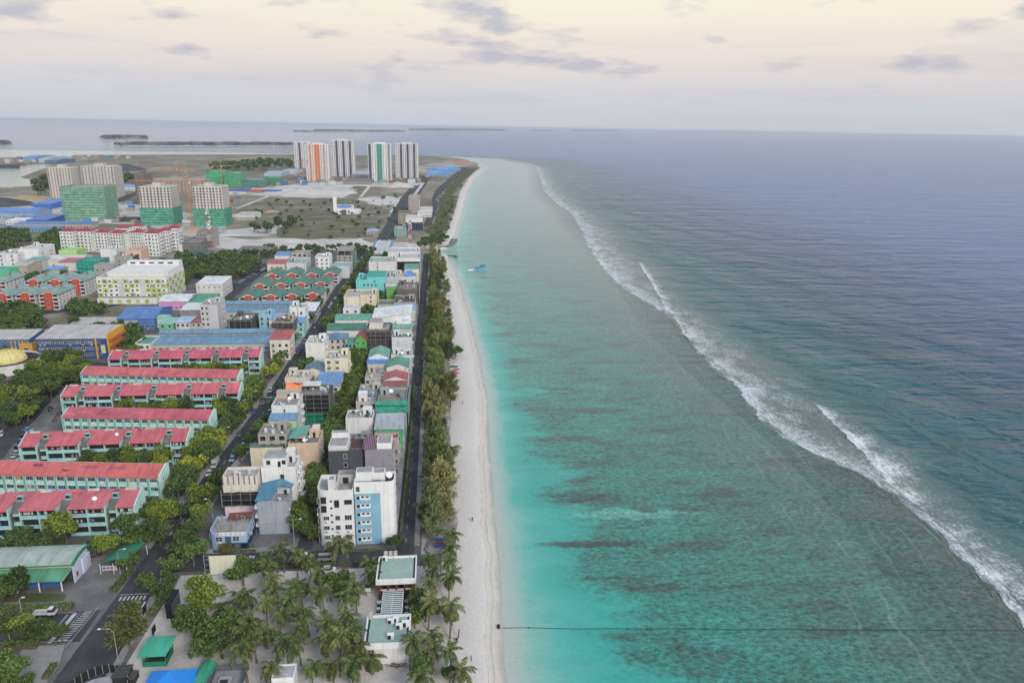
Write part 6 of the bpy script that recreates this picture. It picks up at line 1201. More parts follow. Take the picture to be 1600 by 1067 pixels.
tower('tall white tower with broad orange stripe', 'orange-striped tower', 480, 515, 226, 283, [N_, '#d9a595', N_, '#e08a55', '#e08a55', N_, '#c9b3b3', N_], '#d8b0a8', 40, 0.0, '#dad6d4')
tower('tall tower with dark purple stripes right of the orange one', 'purple-striped tower by orange one', 519, 554, 220, 276, [N_, N_, PU, N_, N_, PU, N_, N_, PU, N_], '#6f86b5', 36)
tower('tall white tower with green centre stripe', 'green-striped tower', 577, 611, 225, 284, [PU, N_, N_, '#4f9a88', '#4f9a88', N_, N_, '#9aa0a0'], '#6fa598', 34, 0.0, '#dddcd8')
tower('rightmost tall tower with dark purple stripes beside the northern road', 'rightmost purple-striped tower', 619, 653, 225, 278, [N_, N_, PU, N_, N_, PU, N_, N_, PU, N_], PU, 30)
# ---- towers under construction
def shell_tower(label, short, xl, xr, yt, ybase, cols, depth, netc=None, nz=0.45, wallc='#cbc4bb', full=False, cat='tower'):
    bx, by = G((xl + xr) / 2, ybase); h = CAM_H * (1 - by / G((xl + xr) / 2, yt)[1]); x0, x1 = G(xl, ybase)[0], G(xr, ybase)[0]; hx, hy = (x1 - x0) / 2, depth / 2
    root = thing('unfinished_tower', label, cat, (bx, by + hy, 0)); walls(root, hx, hy, h, srgb(wallc), 1.0, roofcol=(.42, .4, .37)); fl = max(2, int(h / 3.2)); n = max(2, cols // 3)
    if not full:
        for k in range(n): x = -hx + (k + .2) * 2 * hx / n; boxpart(root, 'bay', x, -hy - .9, 0, x + hx * 1.1 / n, -hy - .02, h + .5, srgb(wallc))
        for off, f_, c_ in ((.9, 's', cols), (0, 'e', max(3, cols - 2)), (0, 'w', 4)): wins(root, hx, hy, f_, c_, fl, w=1.7, h=1.6, z0=1.0, fh=h / (fl + .2), joined=True, style='hole', off=off)
        boxpart(root, 'roof_room', -hx * .3, -hy * .4, h - 1, hx * .25, hy * .4, h + 4, srgb(wallc))
    if netc: netting(root, hx + .8, hy + .8, .5, h * nz if not full else h + .6, srgb(netc), 'sewn', full)
    reg(x0, x1, by, by + depth, short); return root
shell_tower('grey concrete tower at far left beside the harbour water', 'concrete tower by harbour', 79, 117, 262, 310, 8, 30)
shell_tower('wider grey concrete tower behind the green net block', 'concrete tower behind green net', 131, 184, 260, 308, 10, 34, wallc='#c6bfb8')
shell_tower('block wholly wrapped in bright green scaffold net', 'wholly green-netted block', 103, 168, 293, 345, 8, 34, '#7fab90', 1.0, '#7fae90', True)
shell_tower('left concrete tower with green net on its lower half', 'left half-netted tower', 223, 272, 292, 352, 9, 30, '#5f9f88')
shell_tower('right concrete tower with green net on its lower half', 'right half-netted tower', 306, 352, 292, 354, 9, 30, '#5f9f88')
shell_tower('dark unfinished wing with brown glazing behind the half-netted towers', 'dark unfinished wing', 214, 232, 272, 318, 4, 30, None, 0, '#7a6f68')
shell_tower('long grey unfinished wing behind the cranes', 'long unfinished wing', 232, 322, 281, 300, 16, 40, None, 0, '#a59b92')
shell_tower('tallest bright green netted block behind the cranes', 'tallest bright green netted block', 324, 352, 268, 291, 6, 40, '#4fae78', 1.0, '#4fae7c', True)
shell_tower('lower bright green netted block beside the tallest one', 'lower bright green netted block', 352, 377, 271, 292, 6, 40, '#56a87c', 1.0, '#4fae7c', True)
shell_tower('small green netted block right of the cranes', 'small green netted block', 413, 436, 278, 290, 6, 40, '#4b8f74', 1.0, '#5f9c80', True)
shell_tower('low green netted block between the cranes', 'low green netted block', 377, 413, 281, 292, 6, 40, '#5b8f7c', 1.0, '#7f9c90', True)
# ---- cranes and masts
def lattice(mb, p, q, w, step, t, m=0):
    p, q = Vector(p), Vector(q); d = (q - p); L = d.length; d.normalize(); u = d.orthogonal().normalized(); v = d.cross(u); C = [u * w + v * w, u * w - v * w, -u * w - v * w, -u * w + v * w]; n = max(2, int(L / step))
    for c in C: mb.bar(tuple(p + c), tuple(q + c), t, m)
    for k in range(n):
        a, b = p + d * (L * k / n), p + d * (L * (k + 1) / n)
        for j in range(4): mb.bar(tuple(a + C[j]), tuple(b + C[(j + 1) % 4]), t * .7, m)
def crane(label, px, yb, yt, reach, ang):
    x, y = G(px, yb); h = CAM_H * (1 - y / G(px, yt)[1]); root = thing('tower_crane', label, 'crane', (x, y, 0)); col = srgb('#d0894a')
    mb = MB(); lattice(mb, (0, 0, 0), (0, 0, h), .8, 3.2, .13); mb.obj('mast', PAINT, root, color=col); mb = MB(); c, s = math.cos(ang), math.sin(ang); lattice(mb, (0, 0, h - 5), (c * reach, s * reach, h - 5), .55, 3.5, .11); mb.obj('jib', PAINT, root, color=col)
    mb = MB(); lattice(mb, (0, 0, h - 5), (-c * 14, -s * 14, h - 5), .55, 3.5, .12); mb.box(-c * 14 - 1.4, -s * 14 - 1.4, h - 8, -c * 14 + 1.4, -s * 14 + 1.4, h - 5); mb.obj('counter_jib', PAINT, root, color=col)
    mb = MB(); mb.bar((0, 0, h + 4), (c * reach * .7, s * reach * .7, h - 4.4), .1); mb.bar((0, 0, h + 4), (-c * 13, -s * 13, h - 4.4), .1); mb.bar((0, 0, h), (0, 0, h + 4), .3); mb.obj('stay', METAL, root); boxpart(root, 'cab', .9, -1.2, h - 7.5, 2.6, .6, h - 5.2, (.6, .6, .58))
crane('orange tower crane between the two half-netted towers', 301, 358, 277, 62, math.pi - .05); crane('orange tower crane behind the long unfinished wing, jib to the left', 292, 300, 262, 50, math.pi); crane('orange tower crane in front of the tallest green netted block', 348, 296, 255, 26, .3)
crane('orange tower crane beside the leftmost purple-striped tower', 474, 283, 248, 20, 2.6); crane('small orange tower crane left of the other cranes', 277, 285, 259, 40, math.pi + .2); crane('orange tower crane in front of the concrete tower by the harbour', 107, 306, 266, 34, math.pi)
def mast(label, px, yb, yt, w):
    x, y = G(px, yb); h = CAM_H * (1 - y / G(px, yt)[1]); root = thing('telecom_mast', label, 'mast', (x, y, 0)); n = 7
    for k in range(n): mb = MB(); a, b = h * k / n, h * (k + 1) / n; lattice(mb, (0, 0, a), (0, 0, b), w * (1 - .6 * k / n), 2.6, .13); mb.obj('mast_section', PAINT, root, color=srgb('#b8463f') if k % 2 else srgb('#dedcda'))
    rr = random.Random(px)
    for k in range(9): a = rr.uniform(0, 6.28); z = h * rr.uniform(.55, .95); mb = MB(); mb.cyl(0, 0, -.35, .35, 1.0, .9, 12); o = mb.obj('dish', WHITE, root, (math.cos(a) * 1.6, math.sin(a) * 1.6, z)); o.rotation_euler = (math.pi / 2, 0, a + math.pi / 2)
mast('red and white lattice telecom mast below the right half-netted tower', 330, 397, 325, 1.7); mast('red and white lattice telecom mast at the north end of the tree belt', 641, 388, 337, 1.3)
# ---- mosque, camp, sheds, bridge, site works
def mosque():
    rc = rect(522, 548, 325, 320, 9); r_, hx, hy = bld('mosque', 'small white mosque with a square minaret alone in the field', 'white mosque', rc, 9.0, '#e4e4e4', 'flat', '#6f93c4', w=(('s', 4, 1, dict(w=2.4, h=3.0, z0=2)),), cat='mosque'); boxpart(r_, 'minaret', -hx - 1, -hy - 1, 0, -hx + 3.5, -hy + 3.5, 24, srgb('#e6e6e6')); boxpart(r_, 'porch', hx * -.1, -hy - 1.2, 0, hx * .45, -hy - .02, 6.5, (.12, .13, .15)); roof(r_, 'hip', hx * .6, hy * .6, 9.0, 3, srgb('#5f8fc9'), .2); boxpart(r_, 'low_wing', hx + .02, -hy + 2, 0, hx * 2.0, hy - 4, 4, srgb('#d8d8d6'))
    rc = rect(208, 266, 406, 396, 6); r_, hx, hy = bld('green_hip_hall', 'hall with dark green hip roof beside the lattice mast', 'dark green hip-roofed hall', rect(288, 322, 400, 392, 5), 5.0, '#c9c5bd', 'hip', '#3f5f55', 4.0, w=(('s', 8, 1),), cat='hall'); boxpart(r_, 'minaret', -hx - 4, -hy, 0, -hx - 1.5, -hy + 2.5, 15, srgb('#d8d6d2'))
    bld('grey_shell_hall', 'grey unfinished concrete floors behind the dark green hip roof', 'grey unfinished floors', rect(284, 314, 379, 370, 12), 12.0, '#77736f', 'flat', '#8d8881', w=(('s', 6, 3, HOLE), ('e', 5, 3, HOLE)), joined=True); bld('grey_shell_hall', 'open concrete frame directly behind the lattice mast', 'open frame behind mast', rect(306, 326, 362, 355, 18), 18.0, '#9a948c', 'flat', '#8d8881', w=(('s', 4, 5, HOLE), ('e', 4, 5, HOLE)), joined=True)
    bld('frame_terrace', 'long low concrete frame among trees at the canal edge', 'long low concrete frame', rect(372, 428, 389, 384, 6), 6.0, '#8f877d', 'flat', '#7f776e', w=(('s', 14, 2, HOLE), ('e', 3, 2, HOLE)), joined=True)
mosque()
rr = random.Random(21); k_ = 0
for (px, py, w, d) in [(676, 268, 30, 12), (684, 266, 26, 10), (692, 268, 30, 12), (700, 266, 28, 10), (676, 272, 34, 12), (686, 272, 26, 12), (696, 272, 30, 12), (706, 270, 24, 10), (713, 268, 22, 12), (681, 275, 40, 12), (693, 276, 26, 12), (702, 264, 26, 10), (711, 264, 22, 10)]:
    k_ += 1; x, y = G(px, py); root = thing('camp_cabin', 'blue site cabin near the far point, %s of the cabins' % ordw(k_), 'cabin', (x, y, 0), 0, 'blue site cabins near the far point'); mb = MB(); mb.box(-w / 2, -d / 2, 0, w / 2, d / 2, 5.5, bottom=False); mb.obj('wall', PAINT, root, color=srgb('#7fa5cf')); roof(root, 'gx', w / 2, d / 2, 5.5, 2.2, srgb(rr.choice(['#5a8fd0', '#6a9ad6', '#86add8'])), .5, srgb('#7fa5cf')); wins(root, w / 2, d / 2, 's', 6, 2, joined=True, fh=2.6, z0=.9)
mb = MB()
for (px, py) in [(714, 255), (720, 254), (726, 253), (731, 255), (718, 257)]:
    x, y = G(px, py); o = thing('material_stack', 'rust-orange material stack on the far point, %s from left' % ordw([714, 718, 720, 726, 731].index(px) + 1), 'stack', (x, y, 0), 0, 'rust-orange material stacks'); 
    for q in range(4): boxpart(o, 'bundle', -18 + q * 9, -6, 0, -10 + q * 9, 10, rr.uniform(2, 5), srgb('#b08a7c'))
def shed(label, xl, xr, yf, yb, h, wc, rk, rcol, rh, nw_=0, cat='shed'):
    r_, hx, hy = bld('work_shed', label, None, rect(xl, xr, yf, yb, h), h, wc, rk, rcol, rh, (('s', nw_, 1, dict(joined=True)),) if nw_ else (), cat=cat); return r_
shed('long blue arched workshop roof at the left edge', -20, 56, 333, 327, 7, '#8fa5c4', 'arch', '#4f86cc', 4, 14); shed('blue sheet workshop right of the dark gravel heap', 47, 80, 319, 312, 7, '#3a6fc0', 'ms', '#4a7fc8', 2); shed('small blue workshop under the green net block', 40, 73, 344, 337, 7, '#2f63b0', 'ms', '#3a6fb8', 1.5)
shed('long blue-roofed worker barracks across the left site', 20, 145, 350, 347, 5, '#b5a8a0', 'ms', '#4f7fbf', .8, 24); shed('low blue and green barracks at the left edge', -20, 92, 357, 354, 4.5, '#5fa0a0', 'ms', '#3f80c0', .8, 20); shed('white and blue cabins between the concrete towers', 185, 212, 292, 288, 7, '#c9ced3', 'gx', '#6f9ccc', 2, 8); shed('white shed beside the left workshop', 8, 40, 345, 341, 5, '#d8d8d6', 'ms', '#e0e0de', .8, 6)
shed('white open site building between the half-netted towers', 284, 306, 344, 338, 6, '#cfccc8', 'flat', '#b5b0a8', 0, 8); shed('white unfinished row right of the half-netted towers', 366, 398, 336, 331, 6, '#d2cfca', 'flat', '#bcb7b0', 0, 12); shed('small grey hut right of the lattice mast', 333, 345, 359, 355, 5, '#a9b0b8', 'ms', '#9fb0c0', .8, 3); shed('blue site shed behind the green netted block', 412, 440, 271, 267, 8, '#a9bccb', 'gx', '#8fb0d0', 2, 6)
shed('pale site sheds before the leftmost tower', 440, 462, 268, 264, 7, '#b9c0c5', 'gx', '#9fb8cc', 2, 6); shed('low mall podium between the tall towers', 548, 580, 273, 267, 8, '#b3b6ba', 'flat', '#b9bcc0', 0, 14, 'building'); shed('grey low works at the foot of the towers', 536, 580, 284, 280, 6, '#8f8a88', 'flat', '#8a7a74', 0, 10); shed('red container stack in the sand field', 460, 478, 296, 295, 3, '#a5503f', 'flat', '#a5503f', 0)
shed('row of dark containers before the mosque field', 385, 410, 298, 296, 4, '#a8674f', 'flat', '#b57a60', 0); shed('blue hoarding row below the green netted blocks', 340, 440, 297, 296, 3, '#4f6fb0', 'flat', '#4f6fb0', 0)
# harbour: sheds and ships
shed('blue and white harbour shed on the far quay', 34, 56, 246, 243, 14, '#6f9cc4', 'gx', '#5f90c8', 4); shed('pale harbour shed on the far quay', 58, 84, 248, 245, 12, '#b0bcc4', 'gx', '#8fa5b8', 4); shed('dark harbour shed by the quay end', 68, 90, 251, 248, 9, '#57708f', 'gx', '#4f78a8', 3)
def ship(label, px, py, L, col):
    x, y = G(px, py, SEA_Z); root = thing('work_ship', label, 'ship', (x, y, SEA_Z)); P = [(-L / 2, -L * .1), (L * .36, -L * .1), (L / 2, 0), (L * .36, L * .1), (-L / 2, L * .1)]; mb = MB(); mb.prism(P, -1, L * .12); mb.obj('hull', PAINT, root, color=col)
    boxpart(root, 'bridge_house', -L * .42, -L * .07, L * .12, -L * .2, L * .07, L * .3, (.5, .5, .48)); mb = MB(); mb.bar((L * .1, 0, L * .12), (L * .1, 0, L * .5), .5); mb.bar((L * .1, 0, L * .2), (L * .3, 0, L * .42), .4); mb.obj('derrick', METAL, root); boxpart(root, 'hatch', -L * .12, -L * .06, L * .12, L * .3, L * .06, L * .15, (.2, .22, .25))
ship('dark work ship moored at the far left quay', 8, 263, 70, (.06, .07, .08)); ship('smaller rust-brown ship beside the far left quay', 24, 259, 55, (.2, .12, .09))
# canal bridge with blue railings
x0, y0 = G(590, 393); root = thing('canal_bridge', 'wide pale bridge deck with blue railings over the sand canal', 'bridge', (0, 0, 0))
P = [Vector(G(*p)) for p in ((576, 397), (607, 397), (613, 377), (588, 377))]; mb = MB(); mb.prism([(p.x, p.y) for p in P], .1, .55); mb.obj('deck', CONC, root, color=(.55, .54, .54))
for i, (a, b) in enumerate(((P[0], P[3]), (P[1], P[2]))):
    for s in (0, 3.2): mb = MB(); q = 1 if i == 0 else -1; mb.prism([(a.x + q * s, a.y), (a.x + q * s + .9, a.y), (b.x + q * s + .9, b.y), (b.x + q * s, b.y)] if True else [], .5, 1.7); mb.obj('railing', PAINT, root, color=srgb('#4f9ad0') if s == 0 else srgb('#d8d8d8'))
# far islands: low land with a tree cover of its own
def island(label, pxl, pxr, py, hgt, thick):
    a, b = Vector(G(pxl, py)), Vector(G(pxr, py)); L = (b - a).length; c = (a + b) / 2; root = thing('wooded_island', label, 'island', (c.x, c.y, SEA_Z), math.atan2(b.y - a.y, b.x - a.x)); n = 60; mb = MB(); P = [(L / 2 * 1.03 * math.cos(2 * math.pi * k / n), thick * 1.25 * math.sin(2 * math.pi * k / n)) for k in range(n)]; mb.prism(P, -2, hgt * .12); mb.obj('shore', SANDW, root)
    rr = random.Random(pxl); mb = MB(); m = int(min(700, 160 + L / 3))
    for k in range(m):
        t = rr.uniform(0, 2 * math.pi); q = math.sqrt(rr.random()) * .95; x, y = L / 2 * q * math.cos(t), thick * q * math.sin(t); s = hgt * rr.uniform(.3, .95); zz = hgt * .12; w = s * rr.uniform(1.2, 2.4); i = len(mb.v)
        mb.v += [(x - w, y - w, zz), (x + w, y - w * .7, zz), (x + w * .8, y + w, zz), (x - w, y + w, zz), (x - w * .6, y - w * .5, zz + s * .8), (x + w * .5, y - w * .4, zz + s), (x + w * .5, y + w * .5, zz + s * .9), (x - w * .5, y + w * .5, zz + s)]
        for f in ((0, 1, 5, 4), (1, 2, 6, 5), (2, 3, 7, 6), (3, 0, 4, 7), (4, 5, 6, 7)): mb.f.append(tuple(i + v for v in f)); mb.m.append(0)
    tag(mb.obj('woods', LEAF, root, color=(.03, .036, .028)), kind='stuff')
island('small dark wooded island at left beyond the harbour', 166, 228, 216, 22, 75); island('long wooded island stretching behind the field to the towers', 172, 470, 227, 17, 95); island('tip of a wooded island at the far left edge', -30, 13, 224, 16, 60)
island('small far island above the leftmost tower', 465, 481, 206, 20, 120); island('low rounded far island left of the purple tower top', 500, 546, 206, 36, 220); island('long thin far island behind the tower tops', 552, 628, 206, 30, 200); island('pale long island right of the towers', 640, 790, 204.5, 55, 500); island('small faint island on the horizon right of centre', 834, 860, 205, 40, 300); island('faint long island on the right horizon', 897, 966, 205.5, 60, 500)
# ================================================================== THE PARK, THE JUNCTION AND WHAT STANDS THERE
def restaurant():
    # rear pavilion, glazed pergola between, front pavilion
    x0, x1, y0, y1 = rect(587, 650, 905, 868, 6.6); hx, hy = (x1 - x0) / 2, (y1 - y0) / 2; root = thing('rear_pavilion', 'rear beach pavilion with flat green roof, white fascia and red-brown columns', 'restaurant', ((x0 + x1) / 2, (y0 + y1) / 2, 0))
    gr = srgb('#98ac9e')
    def flat(root, hx, hy, h, fas=1.5):
        mb = MB(); t = .35
        for a in ((-hx, -hy, hx, -hy + t), (-hx, hy - t, hx, hy), (-hx, -hy + t, -hx + t, hy - t), (hx - t, -hy + t, hx, hy - t)): mb.box(a[0], a[1], h - fas, a[2], a[3], h)
        mb.obj('fascia', PAINT, root, color=srgb('#e4e3e0')); mb = MB(); mb.box(-hx + t, -hy + t, h - .9, hx - t, hy - t, h - .55); mb.obj('roof', PAINT, root, color=gr)
        for s in (-1, 1): boxpart(root, 'gutter', s * (hx - t - .05), -hy + t + .1, h - .56, s * (hx - t - .5), hy - t - .1, h - .5, (.03, .035, .045))
    flat(root, hx, hy, 6.6); boxpart(root, 'back_wall', -hx + 1, -hy + 2.5, 0, hx - 1, hy - .6, 5.0, (.10, .075, .065)); boxpart(root, 'floor', -hx + .5, -hy, 0, hx - .5, hy, .3, (.16, .15, .14))
    for k in range(5): x = -hx + .9 + k * (2 * hx - 1.8) / 4; mb = MB(); mb.box(x - .22, -hy + .5, .3, x + .22, -hy + .95, 5.1); mb.obj('column', PAINT, root, color=srgb('#7c3325'))
    boxpart(root, 'upper_beam', -hx + .7, -hy + .55, 3.0, hx - .7, -hy + .9, 3.3, srgb('#c9c4be'))
    for k in range(4): boxpart(root, 'glazing', -hx + 1.3 + k * (2 * hx - 1.8) / 4, -hy + 2.42, .5, -hx + 1.2 + (k + 1) * (2 * hx - 1.8) / 4 - .4, -hy + 2.48, 4.6, None, GLASS)
    mb = MB()
    for k in range(3): mb.box(-hx + 1.4 + k * 1.3, hy + .5, 0, -hx + 2.4 + k * 1.3, hy + 1.3, 7.4)
    mb.obj('duct', CONC, root, color=(.5, .5, .48)); acunit(root, -hx + 1.8, hy - 1.2, 6.05, 1.4); reg(x0, x1, y0, y1, 'rear beach pavilion'); ry0 = y0; rx0, rx1 = x0, x1
    x0, x1, y0, y1 = rect(568, 640, 1005, 960, 5.9); hx, hy = (x1 - x0) / 2, (y1 - y0) / 2; r2 = thing('front_pavilion', 'front beach pavilion with flat green roof, roof machines and white walls', 'restaurant', ((x0 + x1) / 2, (y0 + y1) / 2, 0))
    flat(r2, hx, hy, 5.9); boxpart(r2, 'wall', -hx + .6, -hy + .4, 0, hx - .4, hy - .4, 5.0, srgb('#dbdbd8')); link('window', win_mesh(1.4, 1.4, 'cross'), r2, (-hx + 1.6, -hy + .4, 3.4)); boxpart(r2, 'vent_panel', -hx + 1.2, -hy + .33, .3, -hx + 2.3, -hy + .38, 1.2, (.2, .2, .2))
    for (a, b, s) in ((.1, .5, 1.5), (.32, .62, 1.4), (.5, .1, 1.6), (.78, .25, 1.7), (.15, -.55, 1.6)): acunit(r2, a * hx, b * hy, 5.3, s)
    mb = MB(); mb.box(-hx + .5, hy - .9, 5.3, -hx + 1.4, hy - .1, 7.0); mb.obj('duct', CONC, r2, color=(.5, .48, .45)); reg(x0, x1, y0, y1, 'front beach pavilion')
    m_ = MB(); rr = random.Random(6)
    for k in range(26): a = rr.uniform(0, 3.1); x, y = rr.uniform(-2, 2), rr.uniform(-.5, .5); m_.bar((x, y, .1 + rr.random() * .5), (x + 1.1 * math.cos(a), y + .7 * math.sin(a), .15 + rr.random() * .6), .07)
    tag(m_.obj('brush_pile', BARK, None, ((x0 + x1) / 2 + 2.2, y0 - 1.0, .1)), 'pile of dry branches against the front pavilion wall', 'brush pile')
    # terrace and pergola between
    tx0, tx1 = G(590, 945)[0], G(644, 945)[0]; ty0, ty1 = y1 + .2, ry0 - .2; t = thing('terrace_deck', 'dark timber dining deck between the two beach pavilions', 'deck', ((tx0 + tx1) / 2, (ty0 + ty1) / 2, 0)); w, d = (tx1 - tx0) / 2, (ty1 - ty0) / 2
    n = 24
    for k in range(n): boxpart(t, 'deck_board', -w, -d + 2 * d * k / n + .03, .1, w, -d + 2 * d * (k + 1) / n - .03, .32, (.055 + .02 * rr.random(), .042, .036))
    p = thing('glass_pergola', 'pale glass pergola roof over the dining deck', 'pergola', ((tx0 + tx1) / 2 - .4, (ty0 + ty1) / 2, 0)); pw = 2.6
    for k in range(17): y = -d + 2 * d * k / 16; mb = MB(); mb.box(-pw, y - .06, 3.28, pw, y + .06, 3.42); mb.obj('rafter', WHITE, p)
    for s in (-pw, 0, pw):
        mb = MB(); mb.box(s - .08, -d, 3.1, s + .08, d, 3.27); mb.obj('beam', WHITE, p)
        if s:
            for q in (-.9, -.3, .3, .9): mb = MB(); mb.box(s - .08, q * d - .08, .3, s + .08, q * d + .08, 3.1); mb.obj('post', WHITE, p)
    gm, gnt, gb = nmat('pergola_glass', 0.08, 0.5); gb.inputs['Alpha'].default_value = 0.45; setc(gnt, gb, ramp(gnt, noisen(gnt, pos(gnt), 1.5, 3), [(.3, (.20, .36, .35)), (.7, (.32, .47, .46))]))
    for k in range(16): y = -d + 2 * d * k / 16; mb = MB(); mb.quad((-pw, y + .07, 3.36), (pw, y + .07, 3.36), (pw, y + 2 * d / 16 - .07, 3.36), (-pw, y + 2 * d / 16 - .07, 3.36)); mb.obj('pane', gm, p)
    k_ = 0
    for sx in (-1, 1):
        for q in range(5):
            k_ += 1; o = thing('dining_table', 'white dining table on the %s side of the deck, %s from the front' % ('left' if sx < 0 else 'right', ordw(q + 1)), 'table', ((tx0 + tx1) / 2 - .4 + sx * (pw + 1.0), ty0 + 1.2 + q * (2 * d - 2.4) / 4, .32), 0, 'white tables on the dining deck')
            mb = MB(); mb.cyl(0, 0, .7, .76, .55 if q % 2 else .7, n=12); mb.obj('table_top', WHITE, o); mb = MB(); mb.cyl(0, 0, 0, .7, .06, n=6); mb.cyl(0, 0, 0, .05, .3, n=8); mb.obj('stand', METAL, o)
restaurant()
def market():
    # market hall with curved upper roof and green lean-to; end wall at right
    ex, ey = G(114, 915); lx = -170.0; y0, y1 = G(100, 924)[1] + 4.5, G(100, 924)[1] + 13.0; L = ex - lx; root = thing('market_hall', 'white market hall with curved grey-green upper roof and green lean-to canopy', 'market hall', (ex, y0, 0)); D = y1 - y0
    boxpart(root, 'wall', -L, 0, 0, -.3, D, 5.4, srgb('#d6d8da')); boxpart(root, 'end_wall', -.3, -.6, 0, .1, D * .55, 5.6, srgb('#c9cde4')); boxpart(root, 'end_wing', .1, D * .45, 0, .45, D * .95, 4.2, srgb('#d2d5e6'))
    mb = MB(); n = 7
    pr = [(-.9 + (D + 1.8) * k / n, 5.6 + 1.5 * math.sin(math.pi * (.12 + .76 * k / n)) - .5) for k in range(n + 1)]
    for (a, za), (b, zb) in zip(pr, pr[1:]): mb.quad((-L, a, za), (.3, a, za), (.3, b, zb), (-L, b, zb))
    mb.obj('upper_roof', SHEET, root, color=srgb('#a3b0a5')); mb = MB()
    for (a, za), (b, zb) in zip(pr, pr[1:]): mb.quad((.3, a, za - .5), (.3, b, zb - .5), (.3, b, zb + .06), (.3, a, za + .06)); mb.quad((.3, a, za + .06), (.3, b, zb + .06), (-.3, b, zb + .06), (-.3, a, za + .06))
    mb.obj('roof_edge', PAINT, root, color=srgb('#2f7a58')); boxpart(root, 'gutter_line', -L, -1.0, 5.4, .3, -.9, 5.75, srgb('#2f7a58')); boxpart(root, 'cream_band', -L, -.35, 4.7, .05, -.05, 5.4, srgb('#dbd3b0'))
    mb = MB(); P = [(-L, -4.6, 3.3), (-.9, -4.6, 3.3), (.0, -.4, 4.65), (-L, -.4, 4.65)]; mb.quad(*P); mb.quad(*[(a, b, c - .12) for a, b, c in P[::-1]]); mb.quad((-L, -4.6, 3.15), (-.9, -4.6, 3.15), (-.9, -4.6, 3.3), (-L, -4.6, 3.3)); mb.obj('lean_to_roof', SHEET, root, color=srgb('#5f9a78'))
    for k in range(9): x = -1.6 - k * 5.6; mb = MB(); mb.box(x - .12, -4.4, 0, x + .12, -4.15, 3.3); mb.obj('post', WHITE, root)
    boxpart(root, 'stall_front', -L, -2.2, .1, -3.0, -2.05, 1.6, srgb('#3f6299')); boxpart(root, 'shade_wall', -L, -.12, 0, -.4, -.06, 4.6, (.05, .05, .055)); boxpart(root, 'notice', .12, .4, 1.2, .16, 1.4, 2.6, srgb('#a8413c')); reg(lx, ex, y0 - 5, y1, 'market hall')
market()
def canopy():
    # green barrel tent beside the road
    x0, y0 = G(155, 882, 3); x1, y1 = G(217, 862, 3); w, d = (x1 - x0) * .86, 9.0; root = thing('green_canopy', 'dark green barrel canopy over parked motorcycles beside the main road', 'canopy', (x0, y0, 0)); mb = MB(); n = 8; m_ = 6
    for i in range(n):
        for j in range(m_):
            q = []
            for (a, b) in ((i, j), (i + 1, j), (i + 1, j + 1), (i, j + 1)): u, v = a / n, b / m_; q.append((u * w + v * 2.2, v * d, 2.8 + 2.2 * math.sin(math.pi * u * .5 + math.pi * .08) * (.75 + .25 * math.sin(math.pi * v)) - 1.0 * (u > .9) * (u - .9) * 10))
            mb.quad(*q)
    mb.obj('canopy_cloth', SHEET, root, color=srgb('#2f7355'), smooth=True)
    for (a, b) in ((.1, 0), (w * .5, 0), (w - .1, 0), (2.2, d), (w + 2.0, d)): mb = MB(); mb.cyl(a, b, 0, 3.2, .09, n=6); mb.obj('post', WHITE, root)
    o = thing('banner_board', 'colourful banner board under the front of the green canopy', 'sign', (G(172, 893)[0], G(172, 893)[1], 0)); boxpart(o, 'panel', -2.0, 0, .5, 2.0, .12, 1.8, srgb('#cfd0d8'))
    for k, c in enumerate(('#4a66a8', '#b5567a', '#5a7fb0', '#c9a35a')): boxpart(o, 'picture', -1.8 + k * .95, -.03, .8, -1.0 + k * .95, -.004, 1.55, srgb(c))
    for s in (-1.8, 1.8): boxpart(o, 'leg', s - .05, .02, 0, s + .05, .1, .5, (.5, .5, .5))
    reg(x0, x0 + w + 2, y0, y0 + d, 'dark green canopy')
    # bus shelter
    p = Vector(G(228, 848)); root = thing('bus_shelter', 'long grey flat-roofed bus shelter beside the main road', 'bus shelter', (p.x, p.y, 0)); boxpart(root, 'roof', -1.6, -1, 2.8, 1.6, 11, 3.05, (.23, .225, .22), CONC); boxpart(root, 'roof_seam', -1.2, -.9, 3.05, -1.0, 10.9, 3.12, (.4, .4, .4)); boxpart(root, 'roof_seam', .8, -.9, 3.05, 1.0, 10.9, 3.12, (.4, .4, .4)); boxpart(root, 'back_wall', 1.2, -.6, 0, 1.4, 10.6, 2.8, (.3, .3, .3))
    for y in (-.6, 5, 10.4): boxpart(root, 'post', -1.4, y, 0, -1.2, y + .2, 2.8, (.4, .4, .4))
    boxpart(root, 'bench', .4, .5, .35, 1.0, 9.5, .5, (.25, .2, .15)); reg(p.x - 2, p.x + 2, p.y, p.y + 11, 'bus shelter')
canopy()
# hedges
def hedge(label, pts, w, h, seed=0):
    rr = random.Random(seed); P = [Vector(G(*p)) for p in pts]; c = P[0]; mb = MB(); core = MB()
    for a, b in zip(P, P[1:]):
        a, b = a - c, b - c; L = (b - a).length; d = (b - a).normalized(); nrm = Vector((-d.y, d.x)); k = int(L * w * 26) + int(L * h * 22)
        core.prism([tuple(a + nrm * -w * .42), tuple(b + nrm * -w * .42), tuple(b + nrm * w * .42), tuple(a + nrm * w * .42)], 0, h * .86, 0)
        for _ in range(k):
            t = rr.uniform(0, 1); s = rr.uniform(-.5, .5); z = h * (1 - rr.random() ** 2 * .9) if abs(s) > .38 else h * rr.uniform(.86, 1.08); p = a.lerp(b, t) + nrm * s * w; leafquad(mb, (p.x, p.y, z), .16, rr)
    o = thing('hedge', label, 'hedge', (c.x, c.y, 0)); core.obj('branches', BARK, o); tag(mb.obj('leaves', LEAF, o, color=(.05, .085, .025)), kind='stuff')
